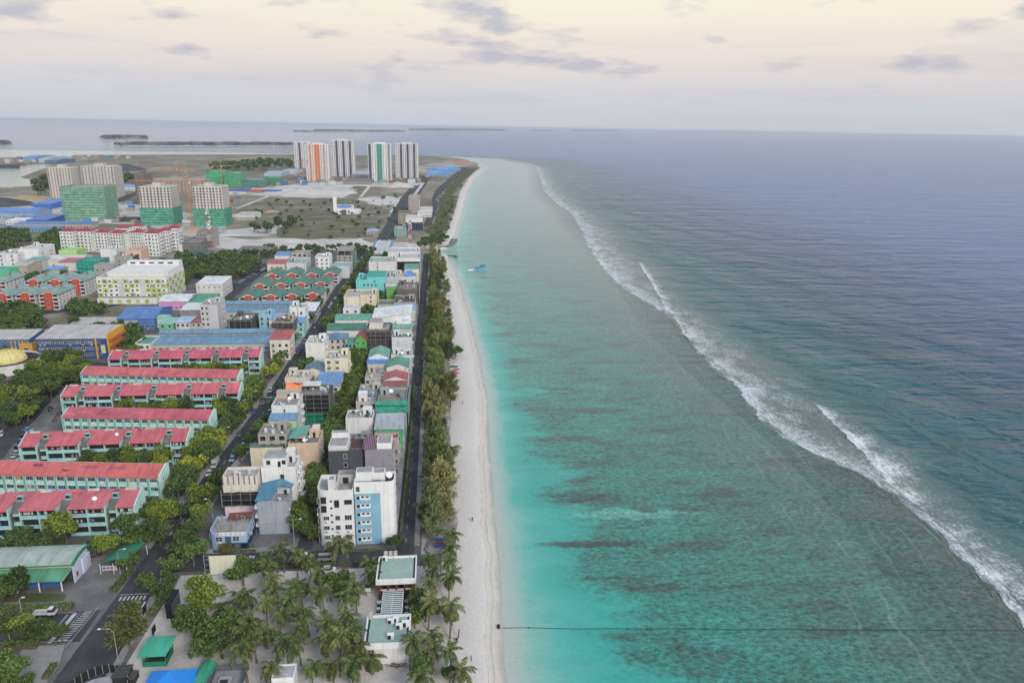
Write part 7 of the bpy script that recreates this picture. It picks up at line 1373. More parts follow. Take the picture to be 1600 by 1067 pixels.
def leafquad(mb, p, s, rr, up=None):
    n = Vector((rr.gauss(0, 1), rr.gauss(0, 1), rr.gauss(.6, .8))).normalized(); u = n.orthogonal().normalized(); a = rr.uniform(0, 6.28); v = n.cross(u); u, v = u * math.cos(a) + v * math.sin(a), v * math.cos(a) - u * math.sin(a); s1, s2 = s * rr.uniform(.7, 1.4), s * rr.uniform(.7, 1.3); P = Vector(p)
    mb.quad(tuple(P - u * s1 - v * s2 * .5), tuple(P + u * s1 * .2 - v * s2), tuple(P + u * s1 + v * s2 * .4), tuple(P - u * s1 * .3 + v * s2))
hedge('clipped hedge along the main road before the green canopy', [(176, 926), (206, 892)], 2.2, 1.1, 1); hedge('wide clipped hedge behind the white pickup truck', [(0, 955), (60, 953), (114, 950)], 2.6, 1.2, 2); hedge('clipped hedge at the left edge below the side road', [(0, 1012), (60, 1010)], 2.6, 1.2, 3); hedge('short clipped hedge at the bottom left corner', [(70, 1062), (86, 1040)], 1.6, 1.0, 4)
hedge('round-ended clipped hedge beside the black billboard', [(234, 962), (247, 948)], 2.2, 1.1, 5); hedge('long low hedge along the park side of the front street', [(400, 886), (500, 884), (598, 882)], 1.0, .9, 6)
hedge('low hedge in front of the corner cafe', [(334, 863), (400, 862)], .8, .7, 7); hedge('low hedge in front of the white block', [(510, 862), (570, 861), (590, 860)], .8, .7, 8); hedge('hedge row along the coast road pavement', [(627, 830), (640, 700), (648, 600)], .9, 1.0, 9); hedge('hedge under the young palms right of the bus shelter', [(262, 902), (284, 868)], 2.0, 1.0, 10)
# boards, screens and shelters
def near_things():
    a, b = Vector(G(262, 975)), Vector(G(278, 951)); root = thing('black_billboard', 'large black screen billboard on a thick column at the park edge', 'billboard', (G(270, 975)[0], G(270, 975)[1], 0)); BL = (.012, .014, .018)
    boxpart(root, 'column', -.45, .2, 0, .45, 1.4, 4.2, BL); boxpart(root, 'screen_box', -.55, -1.8, 3.0, .7, 4.6, 6.9, BL); boxpart(root, 'screen', -.62, -1.5, 3.3, -.56, 4.3, 6.6, (.006, .008, .012), GLASS); boxpart(root, 'screen', .71, -1.5, 3.3, .77, 4.3, 6.6, (.006, .008, .012), GLASS)
    reg(a.x - 1, b.x + 1, a.y - 2, b.y + 4, 'black billboard')
    root = thing('small_sign', 'small black notice on a post near the green kiosk', 'sign', (*G(241, 996), 0)); boxpart(root, 'post', -.05, -.05, 0, .05, .05, 1.4, (.1, .1, .1)); boxpart(root, 'board', -.1, -.6, 1.2, .1, 1.3, 3.0, (.02, .015, .015))
    root = thing('info_board', 'white-framed dark information board standing at the road junction', 'sign', (*G(222, 967), 0)); boxpart(root, 'frame', -.15, -.6, 0, .15, 3.0, 3.0, (.6, .6, .6)); boxpart(root, 'panel', -.2, .2, .8, -.155, 2.8, 2.8, (.03, .04, .035), GLASS); boxpart(root, 'panel', .155, .2, .8, .2, 2.8, 2.8, (.03, .04, .035), GLASS)
    # green kiosk
    x0, x1, y0, y1 = rect(214, 258, 1026, 999, 3.2); root = thing('green_kiosk', 'green open kiosk with sloping sea-green roof beside the road', 'kiosk', ((x0 + x1) / 2, (y0 + y1) / 2, 0)); hx, hy = (x1 - x0) / 2, (y1 - y0) / 2; tg = srgb('#46a487'); mb = MB(); n = 6
    for k in range(n): ya, yb = -hy + 2 * hy * k / n, -hy + 2 * hy * (k + 1) / n; f = lambda y: 3.2 + .9 * math.sin(math.pi * .5 * (y + hy) / (2 * hy)); sa_, sb_ = .8 * k / n, .8 * (k + 1) / n; mb.quad((-hx + sa_, ya, f(ya)), (hx + sa_, ya, f(ya)), (hx + sb_, yb, f(yb)), (-hx + sb_, yb, f(yb)))
    mb.obj('roof', SHEET, root, color=tg, smooth=True); mb = MB()
    for (a, b, c, d) in ((-hx + .8, -hy + .6, hx - .3, -hy + .8), (hx - .5, -hy + .8, hx - .3, hy - .6), (-hx + .8, -hy + .8, -hx + 1.0, hy - .6), (-hx + .8, hy - .8, hx - .3, hy - .6)): mb.box(a, b, 0, c, d, 1.3)
    mb.obj('counter', PAINT, root, color=srgb('#2f7a64'))
    for a in (-hx + .9, hx - .4):
        for b in (-hy + .7, hy - .7): boxpart(root, 'post', a - .08, b - .08, 1.3, a + .08, b + .08, 3.4, srgb('#2f7a64'))
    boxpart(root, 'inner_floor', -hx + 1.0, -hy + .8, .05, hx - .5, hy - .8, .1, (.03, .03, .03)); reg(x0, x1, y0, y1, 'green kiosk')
    # blue tent
    x, y = G(265, 1047, 5.8); root = thing('blue_tent', 'bright blue pyramid tent roof at the bottom edge', 'tent', (x, y - .6, 0)); s = 5.2; B_ = make_plain('blue_canvas', (.02, .22, .62), 0.5, 0.3, .06); mb = MB(); C = [(-s, -s, 3.2), (s * .9, -s, 3.2), (s * .9, s * .75, 3.2), (-s, s * .75, 3.2)]; T_ = (0, .6, 5.8)
    for k in range(4): mb.poly([C[k], C[(k + 1) % 4], T_]); a, b = C[k], C[(k + 1) % 4]; mb.quad((a[0], a[1], 2.7), (b[0], b[1], 2.7), b, a)
    mb.obj('tent_roof', B_, root); mb = MB(); mb.quad((s * .9, -s, 3.2), (s * 1.25, -s, 2.6), (s * 1.25, s * .2, 2.6), (s * .9, s * .3, 3.2)); mb.obj('side_flap', B_, root)
    for c in C: mb = MB(); mb.cyl(c[0] * .97, c[1] * .97, 0, 3.1, .08, n=6); mb.obj('post', WHITE, root)
    reg(x - 6, x + 6, y - 9, y + 2, 'bright blue tent')
    # fenced oval yard
    x, y = G(163, 1066); root = thing('fenced_yard', 'oval yard with dark mesh fence at the bottom edge of the road', 'fence', (x, y - 4, 0)); n = 28; DK = (.02, .022, .024); rx, ry = 6.2, 7.0
    for k in range(n):
        a, b = 2 * math.pi * k / n, 2 * math.pi * (k + 1) / n; p, q = (rx * math.cos(a), ry * math.sin(a)), (rx * math.cos(b), ry * math.sin(b)); mb = MB(); mb.quad((*p, .1), (*q, .1), (*q, 2.2), (*p, 2.2)); mb.obj('fence_panel', PAINT, root, color=DK); mb = MB(); mb.cyl(*p, 0, 2.4, .07, n=5); mb.obj('fence_post', METAL, root)
    mb = MB(); mb.cyl(0, 0, .08, .3, rx * .9, n=24); mb.obj('slab', CONC, root, color=(.4, .4, .4)); reg(x - 6, x + 6, y - 11, y + 3, 'oval fenced yard')
    root = thing('dark_cabin', 'low dark cabin roof beside the oval fenced yard', 'cabin', (*G(197, 1058), 0)); boxpart(root, 'wall', -1.8, -2.5, 0, 1.2, 1.2, 2.2, (.03, .03, .032)); boxpart(root, 'roof', -2, -2.7, 2.2, 1.4, 1.4, 2.35, (.06, .06, .06)); boxpart(root, 'lower_room', 1.3, -2.5, 0, 2.8, .2, 1.5, (.035, .033, .033)); boxpart(root, 'lower_roof', 1.28, -2.6, 1.5, 2.9, .3, 1.6, (.08, .075, .07))
    # barrel canopy and machine yard
    x, y = G(322, 1060); root = thing('barrel_canopy', 'small sea-green barrel canopy at the bottom edge', 'canopy', (x - 1, y - 2, 0)); mb = MB(); n = 8
    for k in range(n): a, b = math.pi * k / n, math.pi * (k + 1) / n; mb.quad((-1.7 * math.cos(a), -3.5, 1.6 + 1.5 * math.sin(a)), (-1.7 * math.cos(a) + 1.2, 4.5, 1.6 + 1.5 * math.sin(a)), (-1.7 * math.cos(b) + 1.2, 4.5, 1.6 + 1.5 * math.sin(b)), (-1.7 * math.cos(b), -3.5, 1.6 + 1.5 * math.sin(b)))
    mb.obj('canopy_sheet', SHEET, root, color=srgb('#3f9577'), smooth=True)
    for a in (-1.6, 1.6):
        for b in (-3.2, 4.2): mb = MB(); mb.cyl(a + (1.2 if b > 0 else 0), b, 0, 1.8, .06, n=6); mb.obj('post', METAL, root)
    x, y = G(347, 1060); root = thing('machine_yard', 'grey machine yard with low walls behind the barrel canopy', 'enclosure', (x + 1, y - 2, 0))
    for (a, b, c, d) in ((-3, -4, 3.6, -3.8), (-3, 4.2, 4.4, 4.4), (-3, -3.8, -2.8, 4.2), (3.9, -3.8, 4.1, 4.2)): boxpart(root, 'low_wall', a, b, 0, c, d, 1.7, (.13, .14, .16))
    boxpart(root, 'slab', -2.8, -3.8, .05, 3.9, 4.2, .3, (.3, .3, .31)); boxpart(root, 'machine', -1.2, -1.6, .3, 1.6, 1.4, 1.2, (.36, .37, .39)); boxpart(root, 'hatch', -.8, -1.2, 1.2, 1.0, .2, 1.3, (.04, .04, .045)); reg(x - 6, x + 5, y - 6, y + 3, 'grey machine yard')
    # small white building at the bottom edge
    rc = rect(424, 458, 1059, 1037, 6.0); r_, hx, hy = bld('white_pump_house', 'small white flat-roofed building at the bottom edge among palms', 'small white building at bottom', rc, 6.0, '#e6e6e2', 'flat', (.46, .46, .47), par=.35, w=(('e', 1, 1, dict(w=.9, h=1.2)),)); boxpart(r_, 'lower_room', -hx - 2.4, -hy - 1.5, 0, hx - .02, -hy - .02, 4.4, srgb('#dfdfda')); acunit(r_, -hx * .4, -hy - .8, 4.35, .9); acunit(r_, hx * .1, -hy - .8, 4.35, .9)
    # projection screen on poles
    x0, y0 = G(330, 903); x1, _ = G(371, 902); root = thing('projection_screen', 'big cream outdoor screen on a pole frame at the park edge', 'screen', ((x0 + x1) / 2, y0, 0)); w = (x1 - x0) / 2; boxpart(root, 'screen_panel', -w, -.1, 1.2, w, .15, 6.8, srgb('#d9d5bd'))
    for s in (-1, 1):
        for q in (.9, 2.2): mb = MB(); mb.bar((s * (w + q - .7), .3, 0), (s * (w + q - .7), .3, 6.9), .08); mb.obj('pole', METAL, root)
        for z in (.8, 2.4, 4.0, 5.6, 6.8): mb = MB(); mb.bar((s * (w + .2), .3, z), (s * (w + 1.5), .3, z), .05); mb.obj('rung', METAL, root)
    for k in range(7): mb = MB(); mb.bar((-w + k * w / 3, -1.2, 0), (-w + k * w / 3, .2, 1.3), .05); mb.obj('strut', METAL, root)
    reg(x0, x1, y0 - 1, y0 + 1, 'cream outdoor screen')
near_things()
# street lamps
def lamp(label, px, py, h, dx):
    root = thing('street_lamp', label, 'street lamp', (*G(px, py), 0)); mb = MB(); mb.tube([(0, 0, 0), (0, 0, h * .9), (dx * .25, 0, h), (dx, 0, h + .15)], [.11, .08, .06, .05], 6); mb.obj('pole', METAL, root); mb = MB(); mb.box(dx - .35, -.14, h + .08, dx + .35, .14, h + .24); mb.obj('lamp_head', WHITE, root); mb = MB(); mb.cyl(0, 0, 0, .5, .2, .14, 8); mb.obj('base', CONC, root, color=(.4, .4, .4))
lamp('tall street lamp on the kerb by the casuarina at the junction', 185, 1034, 9, -3); lamp('street lamp on the pavement beside the dark green canopy', 188, 896, 7.5, 2); lamp('street lamp on the lane corner beside the white block', 460, 849, 8, 2.2); lamp('street lamp by the white pickup truck', 37, 972, 7, 1); lamp('globe-topped street lamp at the left edge', 16, 1003, 5, .4); lamp('street lamp on the main road right of the corner cafe roof', 333, 816, 8, -1.5)
for k, (px, py) in enumerate([(352, 700), (378, 655), (395, 640), (443, 575), (470, 530), (497, 490), (520, 455), (540, 425)]): lamp('street lamp along the main road, %s from the corner cafe' % ordw(k + 1), px, py, 8.5, 2)
# ---- cars
def car_proto(kind='hatch'):
    root = link('parked_car', None); mb = MB(); w = .85
    S = {'hatch': [(-2.0, .35), (-2.05, .8), (-1.3, .95), (1.85, .98), (2.0, .8), (2.0, .35)], 'van': [(-2.3, .35), (-2.35, .95), (-1.9, 1.15), (2.3, 1.15), (2.35, .9), (2.35, .35)]}[kind]
    T_ = {'hatch': [(-1.25, .94), (-.55, 1.48), (1.1, 1.5), (1.75, .97)], 'van': [(-1.85, 1.14), (-1.2, 1.95), (2.1, 1.98), (2.28, 1.14)]}[kind]
    def extr(P, w0, w1, m):
        n = len(P); i = len(mb.v); zt = max(p[1] for p in P); zb = min(p[1] for p in P); f = lambda z: w0 + (w1 - w0) * (z - zb) / max(zt - zb, .01)
        for s in (-1, 1): mb.v += [(s * f(z), y, z) for y, z in P]
        for k in range(n): a, b = i + k, i + (k + 1) % n; mb.f.append((a, b, b + n, a + n)); mb.m.append(m)
        mb.f.append(tuple(i + k for k in range(n))); mb.m.append(m); mb.f.append(tuple(i + n + k for k in range(n))[::-1]); mb.m.append(m)
    extr(S, w, w * .97, 0); mb.obj('body', CARPAINT, root); mb = MB(); extr(T_, w * .94, w * .74, 0); g = mb.obj('glasshouse', GLASS, root)
    mb = MB(); z = T_[1][1]; y0, y1 = T_[1][0], T_[2][0]; mb.box(-w * .76, y0 - .02, z - .03, w * .76, y1 + .05, z + .05); mb.obj('roof_panel', CARPAINT, root)
    for y in (-1.25, 1.2):
        for s in (-1, 1):
            mb = MB(); n = 10; x = s * w
            for k in range(n): a, b = 2 * math.pi * k / n, 2 * math.pi * (k + 1) / n; P = [(x - .1, y + .32 * math.cos(a), .32 + .32 * math.sin(a)), (x - .1, y + .32 * math.cos(b), .32 + .32 * math.sin(b)), (x + .1, y + .32 * math.cos(b), .32 + .32 * math.sin(b)), (x + .1, y + .32 * math.cos(a), .32 + .32 * math.sin(a))]; mb.quad(*P)
            mb.poly([(x + s * .1, y + .32 * math.cos(2 * math.pi * k / n), .32 + .32 * math.sin(2 * math.pi * k / n)) for k in range(n)]); mb.obj('wheel', CARP, root)
    for s in (-1, 1): mb = MB(); mb.box(s * .6 - .18, S[1][0] - .02, .62, s * .6 + .18, S[1][0] + .05, .78); mb.obj('headlight', WHITE, root)
    return root
CARS = {'hatch': car_proto('hatch'), 'van': car_proto('van')}; used_p = set(); CARN = {}
CCOL = {'white': (.62, .62, .62), 'silver': (.36, .37, .38), 'black': (.015, .015, .017), 'red': (.32, .03, .03), 'blue': (.04, .09, .28), 'grey': (.12, .125, .13), 'sky-blue': (.2, .36, .5)}
def car(px, py, ang, col, where, kind='hatch', xy=None):
    x, y = xy or G(px, py); p = CARS[kind]; o = p if kind not in used_p else copy_tree(p); used_p.add(kind); o.location = (x, y, RD + .04); o.rotation_euler = (0, 0, ang); nm = 'car' if kind == 'hatch' else 'van'
    for c in o.children:
        if c.name.startswith(('body', 'roof_panel')): c.color = (*CCOL[col], 1)
    k = '%s parked %s %s' % (col, nm, where); CARN[k] = CARN.get(k, 0) + 1; lb = k if CARN[k] == 1 else k + ', %s of its colour there' % ordw(CARN[k]); o.name = 'parked_' + nm; tag(o, lb, nm, 'parked ' + nm + 's')
    return o
car(513, 893, math.pi / 2, 'white', 'on the sand by the park hedge'); car(576, 918, 0, 'white', 'beside the rear beach pavilion', 'van'); car(395, 878, 1.4, 'silver', 'on the front street behind the screen'); car(478, 872, math.pi / 2, 'white', 'on the front street before the white block'); car(510, 875, math.pi / 2, 'silver', 'under a cover on the front street', 'van')
car(298, 781, 0, 'white', 'at the kerb right of the nearest blocks'); car(288, 793, 0, 'sky-blue', 'on the main road by the nearest blocks'); car(423, 612, 0, 'silver', 'at the kerb by the third notched block'); car(411, 627, 0, 'grey', 'at the kerb by the third notched block'); car(396, 645, 0, 'blue', 'at the kerb opposite the pale green house')
rr = random.Random(77); cl_ = ['white', 'silver', 'black', 'red', 'blue', 'grey', 'sky-blue']
for k in range(11): px, py = 44 - k * 4.4, 674 + k * 9.2; car(px, py, 1.2, rr.choice(cl_) if k != 2 else 'blue', 'in the angled bays at left')
for px, py in ((77, 607), (69, 615), (60, 621), (78, 641), (2, 680), (18, 657), (23, 652)): car(px, py, .35, rr.choice(['white', 'silver', 'black', 'grey']), 'on the left parking road')
for k in range(12): px, py = 372 + k * 4.2, 443 - k * 2.2; car(px, py, 1.2, rr.choice(cl_), 'in the car park by the villas')
for px, py in ((502, 504), (497, 508), (492, 514), (506, 500), (515, 481), (518, 476), (524, 468), (538, 448), (543, 444), (560, 410), (566, 404), (570, 401), (464, 548), (466, 553), (470, 545)): car(px, py, 0, rr.choice(cl_), 'along the upper main road')
for k in range(12): y_ = 212 + k * 11.5; car(0, 0, .04, rr.choice(cl_), 'along the lower main road', xy=((lerp_tab(MAIN_R, y_) - 1.2) if k % 3 else (lerp_tab(MAIN_L, y_) + 1.3), y_))
for k in range(16): car(0, 0, 0, rr.choice(['white', 'black', 'grey', 'silver']), 'along the coast road', xy=(-6.9, 330 + k * 19 + rr.uniform(-3, 3)))
# white pickup truck and box lorry
def lorry(name, label, px, py, ang, box, cat):
    root = thing(name, label, cat, (*G(px, py), RD + .04), ang); boxpart(root, 'chassis', -.85, -2.6, .45, .85, 2.6, .7, (.06, .06, .06), PAINT); mb = MB(); mb.box(-.9, -2.7, .55, .9, -1.0, 1.25); mb.v += [(-.88, -2.6, 1.25), (.88, -2.6, 1.25), (.88, -1.0, 1.25), (-.88, -1.0, 1.25), (-.78, -2.1, 2.0), (.78, -2.1, 2.0), (.78, -1.05, 2.0), (-.78, -1.05, 2.0)]; i = len(mb.v) - 8
    for f in ((0, 1, 5, 4), (1, 2, 6, 5), (2, 3, 7, 6), (3, 0, 4, 7), (4, 5, 6, 7)): mb.f.append(tuple(i + q for q in f)); mb.m.append(1 if f[0] in (0, 1, 3) and f != (2, 3, 7, 6) else 0)
    mb.obj('cab', [CARPAINT, GLASS], root, color=(.62, .62, .62))
    if box: boxpart(root, 'cargo_box', -1.0, -.85, .7, 1.0, 3.4, 2.9, (.42, .44, .43))
    else:
        for a in ((-.92, -.85, .92, -.8), (-.92, 2.55, .92, 2.6), (-.92, -.8, -.86, 2.55), (.86, -.8, .92, 2.55)): boxpart(root, 'side_board', a[0], a[1], .7, a[2], a[3], 1.1, (.6, .6, .6))
        boxpart(root, 'load_bed', -.86, -.8, .7, .86, 2.55, .74, (.35, .35, .35))
    for y in (-1.9, 1.8):
        for s in (-1, 1): mb = MB(); mb.tube([(s * .95, y, .36), (s * .72, y, .36)], .36, 10); mb.obj('wheel', CARP, root)
lorry('pickup_truck', 'white flatbed pickup truck on the side road at left', 71, 961, math.pi / 2, False, 'truck'); lorry('box_lorry', 'grey box lorry on the shaded main road', 336, 728, .05, True, 'truck')
# ---- beach and lagoon things
def beach_things():
    mb = MB(); a, b = Vector(G(785, 981, SEA_Z)), Vector(G(1600, 985, SEA_Z)); root = thing('float_line', 'thin dark float line running straight out across the lagoon', 'float line', (a.x, a.y, SEA_Z)); d = b - a; L = d.length * 1.12; d.normalize(); n = 90; rr = random.Random(3)
    pts = [(d.x * L * k / n, d.y * L * k / n + .35 * noise.noise((k * .13, 0, 0)), .06) for k in range(n + 1)]; mb.tube(pts, .075, 5); mb.obj('rope', make_plain('rope_dark', (.03, .03, .03)), root)
    for k in range(4, n, 3):
        if rr.random() < .35: m2 = MB(); m2.cyl(pts[k][0], pts[k][1], -.1, .2, .2, .15, 8); m2.obj('float', RUBBER, root)
    m2 = MB(); m2.cyl(-1.0, 0, -.2, 1.0, .5, .4, 10); m2.obj('anchor_drum', RUBBER, root)
    for lb, px, py, col, s in (('white square inflatable raft off the beach', 735, 423, (.6, .62, .64), 1), ('nearer blue inflatable ring off the beach', 747, 418.5, (.05, .25, .5), 0), ('farther blue inflatable ring off the beach', 754, 415.5, (.05, .22, .5), 0)):
        x, y = G(px, py, SEA_Z); root = thing('inflatable_raft', lb, 'raft', (x, y, SEA_Z)); mb = MB()
        if s: mb.box(-2.2, -3, -.1, 2.2, 3, .8); mb.obj('platform', PAINT, root, color=(*col, 1)); m2 = MB(); m2.box(-2.2, -3, .8, 2.2, -2.4, 1.3); m2.obj('side_tube', WHITE, root)
        else:
            mb.tube([(2.0 * math.cos(t * math.pi / 8), 1.5 * math.sin(t * math.pi / 8), .25) for t in range(17)], .5, 8); mb.obj('ring_tube', PAINT, root, color=(*col, 1)); m2 = MB(); m2.cyl(0, 0, .05, .25, 1.6, n=12); m2.obj('ring_floor', PAINT, root, color=(.25, .5, .65, 1))
    for k, (px, py) in enumerate(((714, 583), (713, 589))):
        root = thing('beach_umbrella', '%s red beach umbrella on the sand' % ('farther' if k == 0 else 'nearer'), 'umbrella', (*G(px, py), .1)); mb = MB(); mb.cyl(0, 0, 0, 2.2, .04, n=5); mb.obj('pole', METAL, root); mb = MB(); mb.cyl(0, 0, 1.9, 2.5, 1.6, .05, 10); mb.obj('canopy', make_plain('red_canvas', (.5, .06, .09)), root)
    for k, (px, py, c) in enumerate(((705, 561, (.08, .16, .4)), (708, 563, (.5, .3, .1)), (706, 568, (.35, .36, .38)), (709, 574, (.06, .08, .14)), (709, 577, (.5, .5, .52)), (686, 845, (.1, .3, .55)), (688, 850, (.5, .1, .1)), (690, 854, (.08, .12, .4)))):
        x, y = G(px, py); root = thing('beached_boat', 'small open boat drawn up under the beach trees, %s from the far end' % ordw(k + 1), 'boat', (x, y, .15), rr.uniform(-.3, .3), 'boats drawn up on the sand'); P = [(-2.2, -.55), (1.2, -.6), (2.3, 0), (1.2, .6), (-2.2, .55)]; mb = MB(); mb.prism([(p * .85, q * .7) for p, q in P], 0, .12); n = 5
        for i in range(n): a, b = P[i], P[(i + 1) % n]; mb.quad((a[0] * .85, a[1] * .7, .05), (b[0] * .85, b[1] * .7, .05), (*b, .65), (*a, .65)); mb.quad((*a, .65), (*b, .65), (b[0] * .92, b[1] * .85, .65), (a[0] * .92, a[1] * .85, .65)); mb.quad((a[0] * .92, a[1] * .85, .65), (b[0] * .92, b[1] * .85, .65), (b[0] * .8, b[1] * .65, .14), (a[0] * .8, a[1] * .65, .14))
        mb.obj('hull', PAINT, root, color=(*c, 1)); m2 = MB(); m2.box(-.9, -.5, .45, -.5, .5, .52); m2.box(.4, -.5, .45, .8, .5, .52); m2.obj('thwart', BARK, root)
    root = thing('swing_frame', 'bent driftwood swing frame standing on the upper beach', 'swing', (*G(713, 1003), .1)); mb = MB(); mb.tube([(-1.6, 0, 0), (-1.7, .3, 1.4), (-.9, 2.6, 2.6), (-1.8, 5.2, 3.2)], [.16, .15, .12, .08], 6); mb.obj('bent_trunk', BARK, root); mb = MB(); mb.bar((.6, 1.5, 0), (.7, 1.5, 2.4), .12); mb.bar((.2, 0, 0), (.1, 0, 1.2), .16); mb.obj('post', RUBBER, root); boxpart(root, 'seat', -.4, .2, .4, .5, .9, .5, srgb('#5f8f7c'))
    # rubble groynes
    for lb, pts, w in (('curved rubble sea wall at the canal mouth', [(684, 386), (697, 386), (705, 382), (710, 374)], 2.6), ('short rubble groyne beside the canal mouth', [(700, 399), (708, 399.5), (715, 401)], 1.0)):
        P = [Vector(G(*p)) for p in pts]; c = P[0]; root = thing('rubble_wall', lb, 'sea wall', (c.x, c.y, 0)); mb = MB(); r5 = random.Random(9); core = MB()
        for a, b in zip(P, P[1:]):
            a, b = a - c, b - c; Ls = (b - a).length; dd = (b - a).normalized(); nn = Vector((-dd.y, dd.x)); core.prism([tuple(a - nn * w * .8), tuple(b - nn * w * .8), tuple(b + nn * w * .8), tuple(a + nn * w * .8)], -2.5, .5)
            for _ in range(int(Ls * w * .5)):
                p = a.lerp(b, r5.random()) + nn * r5.uniform(-w, w); s = r5.uniform(.5, 1.2); z = r5.uniform(-.9, .6); i = len(mb.v)
                mb.v += [(p.x + s * q[0] * r5.uniform(.6, 1.1), p.y + s * q[1] * r5.uniform(.6, 1.1), z + s * q[2] * r5.uniform(.5, .9)) for q in ((-1, -1, -1), (1, -1, -1), (1, 1, -1), (-1, 1, -1), (-1, -1, 1), (1, -1, 1), (1, 1, 1), (-1, 1, 1))]
                for f in ((0, 1, 5, 4), (1, 2, 6, 5), (2, 3, 7, 6), (3, 0, 4, 7), (4, 5, 6, 7)): mb.f.append(tuple(i + v for v in f)); mb.m.append(0)
        core.obj('core', CONC, root, color=(.26, .24, .22)); tag(mb.obj('stones', CONC, root, color=(.2, .19, .175)), kind='stuff')
beach_things()
# ---- people walking on the sand
def person_mesh():
    me = bpy.data.meshes.new('body'); J = {'pel': (0, 0, .95), 'sp': (0, 0, 1.15), 'ch': (0, 0, 1.38), 'nk': (0, 0, 1.5), 'hd': (0, -.02, 1.62), 'tp': (0, 0, 1.73), 'ls': (-.19, 0, 1.42), 'le': (-.26, .06, 1.14), 'lw': (-.25, -.06, .9), 'lh': (-.25, -.1, .8), 'rs': (.19, 0, 1.42), 're': (.26, -.02, 1.14), 'rw': (.27, -.16, .92), 'rh': (.27, -.2, .83),
         'lp': (-.1, 0, .9), 'lk': (-.11, -.1, .5), 'la': (-.11, .12, .1), 'lt': (-.11, -.06, .03), 'rp': (.1, 0, .9), 'rk': (.11, -.08, .5), 'ra': (.11, -.2, .08), 'rt': (.11, -.38, .04)}
    rad = {'pel': .15, 'sp': .13, 'ch': .16, 'nk': .055, 'hd': .1, 'tp': .07, 'ls': .07, 'rs': .07, 'le': .045, 're': .045, 'lw': .033, 'rw': .033, 'lh': .04, 'rh': .04, 'lp': .1, 'rp': .1, 'lk': .062, 'rk': .062, 'la': .042, 'ra': .042, 'lt': .035, 'rt': .035}
    ks = list(J); E_ = [('pel', 'sp'), ('sp', 'ch'), ('ch', 'nk'), ('nk', 'hd'), ('hd', 'tp'), ('ch', 'ls'), ('ls', 'le'), ('le', 'lw'), ('lw', 'lh'), ('ch', 'rs'), ('rs', 're'), ('re', 'rw'), ('rw', 'rh'), ('pel', 'lp'), ('lp', 'lk'), ('lk', 'la'), ('la', 'lt'), ('pel', 'rp'), ('rp', 'rk'), ('rk', 'ra'), ('ra', 'rt')]
    me.from_pydata([J[k] for k in ks], [(ks.index(a), ks.index(b)) for a, b in E_], []); o = bpy.data.objects.new('tmp', me); COL.objects.link(o); o.modifiers.new('s', 'SKIN'); sv = me.skin_vertices[0].data
    for i, k in enumerate(ks): sv[i].radius = (rad[k], rad[k]); sv[i].use_root = (k == 'pel')
    s = o.modifiers.new('u', 'SUBSURF'); s.levels = 1; dg = bpy.context.evaluated_depsgraph_get(); m2 = bpy.data.meshes.new_from_object(o.evaluated_get(dg)); bpy.data.objects.remove(o)
    skin = make_plain('skin', (.22, .12, .075)); m2.materials.clear()
    m2.materials.append(skin); m2.materials.append(PAINT); m2.materials.append(make_plain('dark_trousers', (.03, .032, .04))); m2.materials.append(make_plain('dark_hair', (.012, .01, .009)))
    for p in m2.polygons:
        c = p.center; p.material_index = 3 if c.z > 1.66 or (c.z > 1.56 and c.y > .03) else (0 if c.z > 1.47 or (c.z < 1.2 and abs(c.x) > .2) or c.z < .12 else (1 if c.z > .93 else 2)); p.use_smooth = True
    return m2
PM = person_mesh()
for k, (px, py, col, lb, a) in enumerate(((738, 815, (.02, .02, .025), 'person in dark clothes walking on the sand level with the pale blue block', .3), (723, 632, (.05, .05, .06), 'person in dark clothes standing on the sand below the red umbrellas', 1.2), (700, 438, (.04, .04, .05), 'person in dark clothes on the sand near the white raft', -.5), (736, 1033, (.03, .03, .03), 'person in black near the waterline at the bottom of the beach', 2.0))):
    root = thing('person', lb, 'person', (*G(px, py), .08), a); link('body', PM, root, (0, 0, 0), 0, (*col, 1))

# ---- motorcycles standing in rows
def moto_proto():
    root = link('motorcycle', None); mb = MB()
    mb.tube([(0, -.55, .75), (0, -.2, .5), (0, .25, .55), (0, .75, .72)], [.1, .16, .17, .08], 6); mb.obj('frame', CARPAINT, root); mb = MB(); mb.tube([(0, -.1, .78), (0, .35, .8), (0, .75, .82)], [.1, .13, .09], 6); mb.obj('seat', RUBBER, root)
    for y in (-.62, .6):
        mb = MB(); mb.tube([(0, y + .25 * math.cos(t * math.pi / 6), .28 + .25 * math.sin(t * math.pi / 6)) for t in range(13)], .055, 5); mb.obj('wheel', CARP, root)
    mb = MB(); mb.bar((-.32, -.42, 1.0), (.32, -.42, 1.0), .03); mb.bar((0, -.62, .3), (0, -.42, 1.0), .04); mb.obj('handlebar', METAL, root); return root
MOTO = moto_proto(); rm = random.Random(12); mrows = [('under the dark green canopy', (140, 872), (158, 866), 9, .3), ('beside the bus shelter', (212, 858), (222, 842), 7, 1.3), ('before the white block', (474, 838), (482, 810), 8, 1.5), ('along the lane mouth', (488, 800), (494, 776), 7, 1.5), ('beside the rear beach pavilion', (664, 862), (672, 846), 6, .2), ('by the left parking road', (84, 660), (98, 640), 10, 1.2), ('before the nearest notched block', (150, 850), (190, 846), 8, .1)]
k_ = 0
